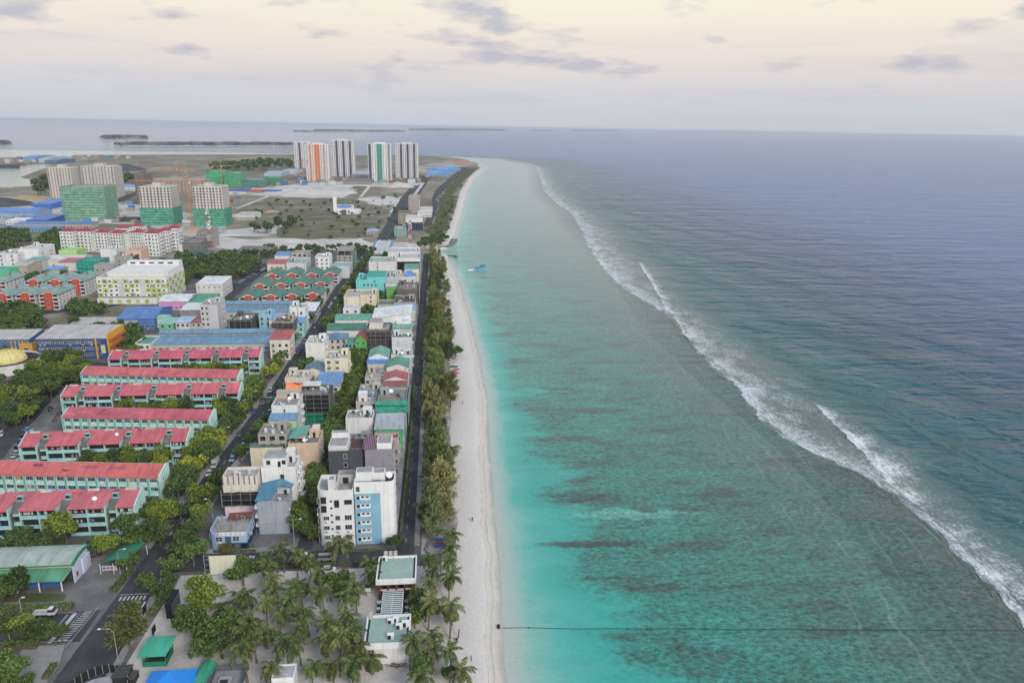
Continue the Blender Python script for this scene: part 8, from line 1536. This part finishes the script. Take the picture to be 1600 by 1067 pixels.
for where, a, b, n, ang in mrows:
    A_, B_ = Vector(G(*a)), Vector(G(*b))
    for q in range(n):
        o = MOTO if k_ == 0 else copy_tree(MOTO); k_ += 1; p = A_.lerp(B_, q / (n - 1)); o.location = (p.x, p.y, .17); o.rotation_euler = (0, 0, ang + rm.uniform(-.15, .15)); c = rm.choice([(.02, .02, .02), (.3, .03, .03), (.1, .1, .11), (.4, .4, .4), (.03, .06, .2)])
        for ch in o.children:
            if ch.name.startswith('frame'): ch.color = (*c, 1)
        tag(o, 'motorcycle parked %s, %s in its row' % (where, ordw(q + 1)), 'motorcycle', 'parked motorcycles')
# ================================================================== TREES
def crown_broad(seed, Rr, H, zc, leaves, ls):
    rr = random.Random(seed); mb = MB(); blobs = []
    nb = 15
    for k in range(nb):
        a = rr.uniform(0, 6.283); q = math.sqrt(rr.random()) * .78; z = rr.uniform(-.55, .75) * (1 - q * .55); blobs.append((Vector((q * Rr * math.cos(a), q * Rr * math.sin(a), zc + z * H)), rr.uniform(.28, .46) * Rr))
    for k in range(leaves):
        c, r_ = blobs[rr.randrange(nb)]; d = Vector((rr.gauss(0, 1), rr.gauss(0, 1), rr.gauss(.25, .9))).normalized(); p = c + Vector((d.x, d.y, d.z * .75)) * r_ * rr.uniform(.55, 1.08); leafquad(mb, p, ls, rr)
    tr = MB(); tr.tube([(0, 0, -.2), (.1, .05, zc * .35), (.0, .1, zc * .7), (.1, 0, zc + H * .2)], [.3, .24, .2, .1], 7)
    for c, r_ in blobs[:7]: tr.tube([(.05, .05, zc * .5), tuple(Vector((c.x * .5, c.y * .5, zc * .55 + c.z * .3))), tuple(c)], [.14, .1, .03], 5)
    return tr.mesh('trunk', [BARK]), mb.mesh('crown', [LEAF])
BROAD = [crown_broad(100 + k, 3.4 + .25 * (k % 3), 2.7 + .3 * (k % 2), 4.5, 2900, .21) for k in range(6)]
def crown_cas(seed, dens=1.0):
    rr = random.Random(seed); mb = MB(); tr = MB(); H = rr.uniform(11, 13.5); lean = Vector((rr.uniform(-.8, .8), rr.uniform(-.8, .8), 0)); ax = lambda t: Vector((lean.x * t * t, lean.y * t * t, H * t)); tr.tube([tuple(ax(t)) for t in (0, .25, .5, .75, 1)], [.22, .18, .13, .08, .03], 6)
    for k in range(38):
        t = rr.uniform(.16, .97); a = rr.uniform(0, 6.283); L = (1 - t) ** .6 * rr.uniform(2.0, 3.9) + .6; b = ax(t); e = b + Vector((math.cos(a) * L, math.sin(a) * L, L * rr.uniform(.25, .75))); tr.tube([tuple(b), tuple((b + e) / 2 + Vector((0, 0, .15))), tuple(e)], [.06, .04, .015], 4)
        for j in range(int(62 * dens)):
            q = rr.uniform(.25, 1.1); p = b.lerp(e, q) + Vector((rr.gauss(0, .36), rr.gauss(0, .36), rr.gauss(0, .3))); d = Vector((math.cos(a) * .4 + rr.gauss(0, .4), math.sin(a) * .4 + rr.gauss(0, .4), rr.uniform(-.9, .9))).normalized(); s = d.orthogonal().normalized() * rr.uniform(.08, .17); l = rr.uniform(.5, 1.1)
            mb.quad(tuple(p - s), tuple(p + s), tuple(p + d * l + s * .4), tuple(p + d * l - s * .4))
    return tr.mesh('trunk', [BARK]), mb.mesh('crown', [LEAF])
CASU = [crown_cas(200 + k) for k in range(6)]
def palm(seed, H):
    rr = random.Random(seed); tr = MB(); ln = Vector((rr.uniform(-1.3, 1.3), rr.uniform(-1.3, 1.3), 0)); ax = lambda t: Vector((ln.x * t * t, ln.y * t * t, H * t)); tr.tube([tuple(ax(t)) for t in (0, .03, .2, .4, .6, .8, 1)], [.32, .22, .17, .15, .14, .13, .12], 7); top = ax(1.0); mb = MB(); nf = rr.randint(15, 18)
    for k in range(nf):
        a = 2 * math.pi * k / nf * 2.4 + rr.uniform(-.2, .2); el = rr.uniform(-.1, 1.2) if k > 4 else rr.uniform(-.7, -.2); L = rr.uniform(3.4, 4.4); n = 9; P = []; p = top.copy(); e = el
        for j in range(n + 1): P.append(p.copy()); p = p + Vector((math.cos(a) * math.cos(e), math.sin(a) * math.cos(e), math.sin(e))) * (L / n); e -= (.17 + .05 * rr.random())
        side = Vector((-math.sin(a), math.cos(a), 0))
        for j in range(n):
            w = .62 * math.sin(math.pi * min(1, (j + .8) / n * .92 + .06)) + .08; b, c = P[j], P[j + 1]; d = (c - b)
            for s in (-1, 1):
                for h_ in (0.0, .5):
                    q = b + d * h_; q2 = b + d * (h_ + .52); tip = q + side * s * w + d * .9 + Vector((0, 0, -w * rr.uniform(.35, .8))); mb.poly([tuple(q), tuple(q2), tuple(tip + d * .34), tuple(tip)])
    cc = MB()
    for k in range(8): a = rr.uniform(0, 6.28); c = top + Vector((.28 * math.cos(a), .28 * math.sin(a), -.35 - .2 * rr.random())); i = len(cc.v); cc.v += [tuple(c + Vector(v) * .17) for v in ((1, 0, 0), (-1, 0, 0), (0, 1, 0), (0, -1, 0), (0, 0, 1), (0, 0, -1))]; cc.f += [tuple(i + q for q in f) for f in ((0, 2, 4), (2, 1, 4), (1, 3, 4), (3, 0, 4), (2, 0, 5), (1, 2, 5), (3, 1, 5), (0, 3, 5))]; cc.m += [0] * 8
    return tr.mesh('trunk', [BARK]), mb.mesh('crown', [LEAF]), cc.mesh('coconuts', [BARK])
PALM = [palm(300 + k, 5.6 + .5 * k) for k in range(6)]; PALMS = palm(390, 2.6)
rt = random.Random(55); TREES = []; LATER = []
def tree(kind, x, y, sc, col, desc, group, variant=None, sz=1.0, name=None, cat='tree', now=False):
    if kind == 'b' and not now: LATER.append((x, y, sc, col, desc, group, cat)); return None
    S = {'b': BROAD, 'c': CASU, 'p': PALM}[kind]; v = variant or rt.choice(S); root = link(name or {'b': 'broadleaf_tree', 'c': 'casuarina_tree', 'p': 'coconut_palm'}[kind], None, None, (x, y, 0), rt.uniform(0, 6.283)); root.scale = (sc, sc, sc * sz)
    link('trunk', v[0], root); link('crown', v[1], root, color=col)
    if len(v) > 2: link('coconuts', v[2], root)
    TREES.append((root, x, y, desc, group, cat)); return root
G1, G2, G3, G4, GC, GP = (.052, .086, .022), (.036, .060, .019), (.088, .115, .018), (.15, .16, .02), (.072, .08, .028), (.042, .058, .016)
def clear(x, y, m):
    for a, b, c, d in BRECTS:
        if a - m < x < b + m and c - m < y < d + m: return False
    return True
# palms of the park: crown centres sighted at crown height
for px, py in [(412, 868), (442, 864), (463, 870), (484, 872), (535, 870), (416, 890), (497, 896), (422, 906), (471, 916), (378, 928), (391, 930), (432, 920), (457, 936), (415, 944), (506, 936), (536, 940), (556, 926), (435, 964), (480, 956), (474, 972), (510, 970), (541, 968), (553, 978), (384, 966), (395, 984), (430, 988), (398, 1000), (468, 1004), (356, 1012), (384, 1032), (512, 1004), (530, 1004), (486, 1036), (520, 1032), (412, 1046), (550, 1042), (584, 880), (577, 892), (546, 996), (562, 1010), (450, 1030)]:
    x, y = G(px, py, 6.2)
    if clear(x, y, .6): tree('p', x, y, rt.uniform(.85, 1.3), rt.choice([GP, (.036, .055, .016), (.055, .062, .018)]), 'coconut palm in the sandy park', 'coconut palms in the sandy park')
for px, py in [(670, 888), (697, 876), (672, 914), (701, 906), (669, 950), (703, 962), (667, 992), (640, 1010), (675, 1010), (705, 1022), (718, 1042), (660, 1060), (668, 868), (700, 850), (697, 740), (704, 700), (700, 718), (695, 585), (707, 830)]:
    x, y = G(px, py, 6.5); tree('p', x, y, rt.uniform(.85, 1.1), rt.choice([GP, (.055, .062, .02)]), 'coconut palm on the beach edge', 'coconut palms on the beach edge')
for px, py in [(348, 956), (588, 1030), (473, 914)]: tree('p', *G(px, py, 2), 1.0, GP, 'small young coconut palm in the park', 'young coconut palms', PALMS)
# broadleaf trees near the park and the junction
for px, py, z, sc, col in [(318, 935, 5, 1.35, G3), (300, 958, 4, .9, G1), (378, 890, 5, 1.15, G1), (338, 985, 5, 1.3, G1), (322, 1015, 4, .95, G1), (352, 975, 5, 1.1, G2), (524, 908, 4, .95, G1), (534, 920, 4, .8, G1), (650, 930, 4, .8, G1), (665, 945, 5, 1.0, G1), (706, 950, 5, .75, G1), (660, 1035, 4, .75, G1), (703, 1056, 2, .6, G2), (648, 965, 3, .7, G3), (20, 905, 5, 1.15, G2), (-6, 925, 5, 1.0, G1), (12, 975, 4, .9, G2), (50, 985, 4, .85, G2), (72, 982, 3, .7, G1), (10, 1045, 5, 1.1, G1), (265, 880, 5, .95, G1), (255, 915, 4, .85, G2), (285, 850, 5, 1.2, G2), (300, 860, 5, 1.05, G1), (200, 872, 4, .8, G1), (195, 820, 4, 1.1, G2), (100, 820, 6, 1.35, G3), (80, 840, 4, 1.0, G2), (40, 850, 3.5, .95, G2), (60, 860, 3, .85, G2), (10, 855, 3, 1.0, G2), (232, 790, 5, 1.1, G2), (255, 800, 5, 1.1, G3), (215, 805, 4, 1.0, G2), (280, 795, 4, .9, G2), (312, 770, 5, 1.15, G3), (140, 855, 3, .8, G2),
   (354, 856, 2, .55, (.09, .085, .03)), (520, 853, 2, .5, (.09, .085, .035)), (547, 853, 2, .45, (.09, .085, .035)), (618, 850, 3, .8, G2), (712, 548, 4, .95, G1), (480, 800, 5, 1.0, G1), (478, 822, 4, .8, G1), (165, 845, 5, 1.0, G3), (30, 838, 5, 1.1, G2), (215, 835, 5, 1.0, G1), (248, 828, 5, 1.0, G2), (232, 905, 4, .8, G1), (262, 925, 4, .8, G2), (30, 975, 4, .9, G3), (95, 985, 3, .6, G2), (5, 1060, 4, .9, G1), (30, 1062, 4, .7, G2), (300, 975, 5, 1.2, G1), (345, 1000, 5, 1.2, G2), (365, 985, 5, 1.0, G1), (160, 715, 5, 1.0, G3), (190, 712, 5, 1.1, G2), (225, 712, 5, 1.1, G2), (250, 716, 5, .9, G4), (270, 652, 5, 1.0, G1), (240, 650, 5, .9, G2), (205, 715, 5, 1.0, G3), (470, 782, 5, .85, G1)]:
    tree('b', *G(px, py, z), sc, col, 'leafy broadleaf tree', 'broadleaf trees')
tree('c', *G(203, 1014), 1.15, (.066, .072, .024), 'bushy casuarina at the road junction beside the street lamp', 'casuarinas', crown_cas(231, 2.2), .8)
# belt along the beach
y = 192.0
while y < 712:
    for lane_, (xa, xb) in enumerate(((-5.2, -1.5), (-1.5, 3.2), (2.6, 6.8))):
        if lane_ == 2 and (y < 260 or rt.random() < .72): continue
        if lane_ == 1 and y > 440 and rt.random() < .65: continue
        if (y < 205 and lane_) or rt.random() < .24: continue
        tree('c', rt.uniform(xa, xb), y + rt.uniform(-1.6, 1.6), rt.choice([rt.uniform(.5, .8), rt.uniform(.75, 1.25)]), rt.choice([(.105, .112, .04), (.085, .105, .036), (.12, .115, .048), (.07, .085, .036), (.066, .10, .03)]), 'feathery casuarina of the beachfront belt', 'casuarinas of the beachfront belt', None, rt.uniform(1.0, 1.3))
    y += 4.0 + y * 0.003
for px, py in [(692, 500), (703, 525), (700, 480), (698, 560), (690, 620)]: tree('c', *G(px, py), .7, (.075, .085, .035), 'low casuarina leaning over the sand', 'low casuarinas over the sand', None, .6)
# the lane and the main road
y = 200.0
while y < 690:
    lx = -40 - (y - 195) * .009
    for s in (-2.6, 2.4):
        x = lx + s + rt.uniform(-.6, .6)
        if rt.random() < (.9 if y < 480 else .65) and clear(x, y, .2): tree('b', x, y + rt.uniform(-1.5, 1.5), rt.uniform(.7, 1.1), rt.choice([G1, (.05, .075, .02), (.066, .1, .022)]), 'green tree crowding the lane', 'trees crowding the lane')
    y += 5.2
y = 200.0
while y < 715:
    for s, tab in ((-2.4, MAIN_L), (2.2, MAIN_R)):
        x = lerp_tab(tab, y) + s + rt.uniform(-.5, .5)
        if 330 < y < 345 or 405 < y < 425: continue
        if rt.random() < (.95 if s < 0 else .75) and clear(x, y, -.3): tree('b', x, y + rt.uniform(-2, 2), rt.uniform(.8, 1.3), rt.choice([G1, G2, G2, G3, G4 if rt.random() < .35 else G1]), 'street tree shading the main road', 'street trees along the main road')
    y += 6.0 + y * .004
# masses of trees between the blocks: scattered inside sighted outlines
def inside(p, poly):
    x, y = p; c = False; n = len(poly)
    for i in range(n):
        (x1, y1), (x2, y2) = poly[i], poly[(i + 1) % n]
        if (y1 > y) != (y2 > y) and x < (x2 - x1) * (y - y1) / (y2 - y1) + x1: c = not c
    return c
def scatter(pxpoly, spacing, cols, smin, smax, desc, group, kind='b', z=4.0, margin=.3, seed=1):
    poly = [G(px, py, z) for px, py in pxpoly]; xs = [p[0] for p in poly]; ys = [p[1] for p in poly]; r6 = random.Random(seed); pts = []; area = (max(xs) - min(xs)) * (max(ys) - min(ys)); n = int(area / spacing ** 2 * 3)
    for _ in range(min(n, 6000)):
        p = (r6.uniform(min(xs), max(xs)), r6.uniform(min(ys), max(ys)))
        if inside(p, poly) and clear(*p, margin) and all((p[0] - q[0]) ** 2 + (p[1] - q[1]) ** 2 > spacing ** 2 for q in pts): pts.append(p); tree(kind, *p, r6.uniform(smin, smax), r6.choice(cols), desc, group)
scatter([(-20, 470), (40, 474), (62, 480), (70, 505), (50, 530), (30, 545), (-20, 560)], 5.5, [G1, G2], .9, 1.3, 'dark green tree left of the school', 'trees left of the school', seed=2)
scatter([(50, 575), (110, 562), (135, 575), (126, 600), (100, 600), (72, 615), (52, 640), (28, 650), (-20, 690), (-20, 610), (30, 598)], 5.4, [G1, G2, G3], .9, 1.35, 'spreading tree beside the left parking road', 'trees by the left parking road', seed=3)
scatter([(60, 545), (130, 545), (134, 565), (60, 568)], 6, [G2, G1], .8, 1.1, 'tree before the school front', 'trees before the school', seed=33)
scatter([(110, 505), (200, 502), (222, 512), (226, 538), (205, 560), (185, 540), (178, 520), (120, 516)], 5.5, [G1, G2], .9, 1.2, 'tree behind the school', 'trees behind the school', seed=4)
scatter([(246, 412), (290, 400), (340, 398), (400, 402), (408, 412), (370, 432), (348, 448), (346, 430), (300, 432), (290, 452), (262, 440)], 6.5, [G1, G2, (.05, .07, .03)], 1.0, 1.4, 'tree of the grove right of the checkered block', 'trees of the grove', seed=5)
scatter([(340, 394), (420, 384), (440, 388), (500, 384), (560, 382), (575, 388), (560, 396), (500, 392), (470, 394), (420, 398)], 7, [G2, (.055, .06, .03)], .8, 1.2, 'tree along the canal edge', 'trees along the canal edge', seed=6)
scatter([(410, 478), (380, 480), (345, 482), (350, 472), (430, 468), (500, 466), (500, 474)], 6, [G1, G3], .7, 1.0, 'tree before the villas', 'trees before the villas', seed=7)
scatter([(95, 488), (115, 470), (145, 470), (165, 480), (160, 492)], 6, [G1, G2], .9, 1.1, 'tree at the foot of the checkered block', 'trees below the checkered block', seed=8)
scatter([(25, 440), (60, 425), (110, 425), (130, 432), (60, 440)], 7, [G2], .8, 1.0, 'tree behind the grey-roofed villas', 'trees behind grey villas', seed=9)
scatter([(-10, 400), (-10, 362), (42, 362), (45, 378), (26, 384), (24, 398)], 8, [(.045, .055, .03), G2], 1.1, 1.5, 'dark tree at the left above the white houses', 'dark trees at the left', seed=10)
scatter([(60, 372), (90, 358), (95, 380), (88, 396), (62, 394)], 8, [(.045, .055, .03)], 1.0, 1.3, 'dark tree left of the red-roofed flats', 'dark trees by the red-roofed flats', seed=11)
scatter([(392, 356), (460, 342), (462, 350), (420, 362), (395, 360)], 12, [(.05, .062, .032)], 1.3, 1.9, 'dark bush in the sand field', 'dark bushes in the sand field', seed=12)
scatter([(380, 330), (440, 368), (560, 372), (590, 370), (640, 300), (560, 312), (430, 312)], 25, [(.05, .06, .032), (.075, .08, .045)], .35, 1.0, 'lone bush in the dry field', 'lone bushes in the dry field', seed=13)
scatter([(372, 258), (430, 254), (462, 256), (462, 262), (400, 266), (330, 268), (330, 260)], 26, [(.045, .06, .035)], 2.4, 3.6, 'far dark wood tree behind the green netted blocks', 'far wood behind the netted blocks', seed=14)
scatter([(52, 292), (78, 282), (80, 300), (60, 303)], 18, [(.045, .055, .035)], 2.2, 3.0, 'dark tree by the harbour water', 'dark trees by the harbour', seed=15)
scatter([(185, 282), (210, 276), (212, 286), (188, 290)], 22, [(.045, .06, .035)], 2.2, 2.8, 'dark tree between the far concrete towers', 'dark trees between far towers', seed=16)
scatter([(690, 372), (705, 345), (712, 310), (700, 310), (690, 335), (676, 365)], 16, [(.085, .09, .04), G2], .5, .8, 'young tree on the shore grass', 'young trees on the shore grass', seed=17)
scatter([(655, 385), (690, 378), (700, 372), (690, 368), (660, 374)], 7, [(.05, .06, .03)], .8, 1.2, 'dark tree at the canal mouth', 'dark trees at the canal mouth', seed=18)
# gaps between the red-roofed blocks
for pl in ([(130, 716), (268, 712), (268, 700), (200, 706)], [(182, 640), (372, 628), (372, 618), (230, 626)], [(260, 578), (400, 574), (400, 568), (260, 570)], [(280, 760), (330, 700), (345, 668), (300, 690), (285, 720)], [(345, 650), (395, 612), (408, 590), (375, 606), (345, 628)]):
    scatter(pl, 4.2, [G1, G2, G3, G3], .85, 1.25, 'tree between the red-roofed blocks', 'trees between the red-roofed blocks', z=5, margin=-.4, seed=int(pl[0][0]))
# the 285 broadleaf trees that show largest stand alone; the farther ones read as masses
LATER.sort(key=lambda q: -q[2] / math.hypot(q[0], q[1], 115))
for q in LATER[:285]: tree('b', q[0], q[1], q[2], q[3], q[4], q[5], cat=q[6], now=True)
import numpy as np
def low_crown(seed):
    tr_, cr_ = crown_broad(seed, 3.6, 2.8, 4.5, 430, .5); out = []
    for me in (tr_, cr_):
        a = np.empty(len(me.vertices) * 3, np.float32); me.vertices.foreach_get('co', a); out.append((a.reshape(-1, 3), [tuple(p.vertices) for p in me.polygons]))
        bpy.data.meshes.remove(me)
    return out
LOW = [low_crown(900 + k) for k in range(4)]
ro = random.Random(8); WEST = [(x, y, ro.uniform(.8, 1.3)) for x, y in ((ro.uniform(-420, -165), ro.uniform(178, 420)) for _ in range(260)) if clear(x, y, 2) and x < -150 - (y - 178) * .26]
for nm, li, mt in (('crowns', 1, LEAF), ('trunks', 0, BARK)):
    V, Fs, off = [], [], 0
    for (x, y, sc, *_r) in LATER[285:] + WEST:
        v, f = LOW[int(abs(x * 7 + y)) % 4][li]; a = (x * 3.1 + y) % 6.283; ca, sa = math.cos(a), math.sin(a); w = v * sc; V.append(np.stack([w[:, 0] * ca - w[:, 1] * sa + x, w[:, 0] * sa + w[:, 1] * ca + y, w[:, 2]], 1))
        if li == 0: f = f[:24]
        Fs += [tuple(i + off for i in t) for t in f]; off += len(v)
    me = bpy.data.meshes.new('far_woods_' + nm); me.from_pydata(np.concatenate(V).tolist(), [], Fs); me.materials.append(mt)
    if li == 1: FW = tag(link('far_woods', me, color=(.043, .072, .022)), kind='stuff')
    else: tag(link('trunks', me, FW), kind='stuff')
# small things of the building sites: containers and cabins, each its own
_cm = MB(); _cm.box(-3, -1.25, 0, 3, 1.25, 2.6); _cm = _cm.mesh('container_body', [PAINT]); _dm = MB(); _dm.box(3.0, -1.1, .1, 3.06, 1.1, 2.5); _dm = _dm.mesh('container_door', [PAINT])
rs = random.Random(41); SITE = [[(10, 350), (100, 346), (220, 350), (215, 318), (60, 318), (10, 326)], [(290, 350), (330, 352), (372, 340), (372, 300), (330, 304), (300, 332)], [(380, 299), (540, 287), (660, 289), (655, 281), (460, 281), (385, 291)], [(25, 257), (88, 256), (88, 250), (30, 247)], [(100, 254), (210, 250), (205, 246), (110, 244)]]
for poly_, n_ in zip(SITE, (34, 14, 34, 16, 14)):
    P_ = [G(*p) for p in poly_]; k = 0; tries = 0
    while k < n_ and tries < 900:
        tries += 1; x, y = rs.uniform(min(p[0] for p in P_), max(p[0] for p in P_)), rs.uniform(min(p[1] for p in P_), max(p[1] for p in P_))
        if not inside((x, y), P_) or not clear(x, y, 3): continue
        k += 1; sc = rs.uniform(1.0, 1.7) * (1 if y < 1500 else 1.7); cn, c = rs.choice([('white', (.55, .55, .54)), ('blue', (.08, .2, .42)), ('rust-red', (.3, .09, .06)), ('grey', (.3, .3, .3)), ('blue', (.12, .26, .5)), ('tan', (.4, .32, .22))])
        o = link('site_container', None, None, (x, y, .3 + (.5 if x < -900 else 0)), rs.choice([0, math.pi / 2]) + rs.uniform(-.1, .1)); o.scale = (sc, sc * rs.uniform(1, 1.6), sc); link('container_body', _cm, o, color=c); link('container_door', _dm, o, color=tuple(q * .7 for q in c)); TREES.append((o, x, y, cn + ' site container', 'site containers', 'container'))
# labels that single each tree out: by the landmark next to it, then by nearness to it
from collections import defaultdict
byk = defaultdict(list)
for (o, x, y, desc, group, cat) in TREES:
    if 'beachfront belt' in desc or 'lane' in desc or 'main road' in desc or 'beach edge' in desc: byk[(desc, None)].append((y, o, group, cat))
    else:
        l = min(LAND, key=lambda q: (q[0] - x) ** 2 + (q[1] - y) ** 2); byk[(desc, l[2])].append((math.hypot(l[0] - x, l[1] - y), o, group, cat))
for (desc, lm), lst in byk.items():
    lst.sort(key=lambda q: q[0])
    for k, (_, o, group, cat) in enumerate(lst):
        if lm is None: lb = '%s, %s from the near end' % (desc, ordw(k + 1))
        elif len(lst) == 1: lb = '%s by the %s' % (desc, lm)
        else: lb = '%s, %s nearest the %s' % (desc, ordw(k + 1), lm)
        tag(o, ' '.join(lb.split()[:16]), 'palm' if 'palm' in desc else cat, group)
# ================================================================== THE AIR
mb = MB(); mb.box(-82000, -3200, -4.0, 82000, 92000, 128.0); hz = mb.obj('haze', bpy.data.materials.new('haze_air')); tag(hz, kind='stuff')
hm = hz.data.materials[0]; hm.use_nodes = True; hm.node_tree.nodes.clear(); ho = hm.node_tree.nodes.new('ShaderNodeOutputMaterial'); hv = hm.node_tree.nodes.new('ShaderNodeVolumePrincipled')
hv.inputs['Color'].default_value = (.80, .89, 1.0, 1); hv.inputs['Density'].default_value = 4.5e-5; hv.inputs['Anisotropy'].default_value = 0.0; hm.node_tree.links.new(hv.outputs[0], ho.inputs['Volume'])
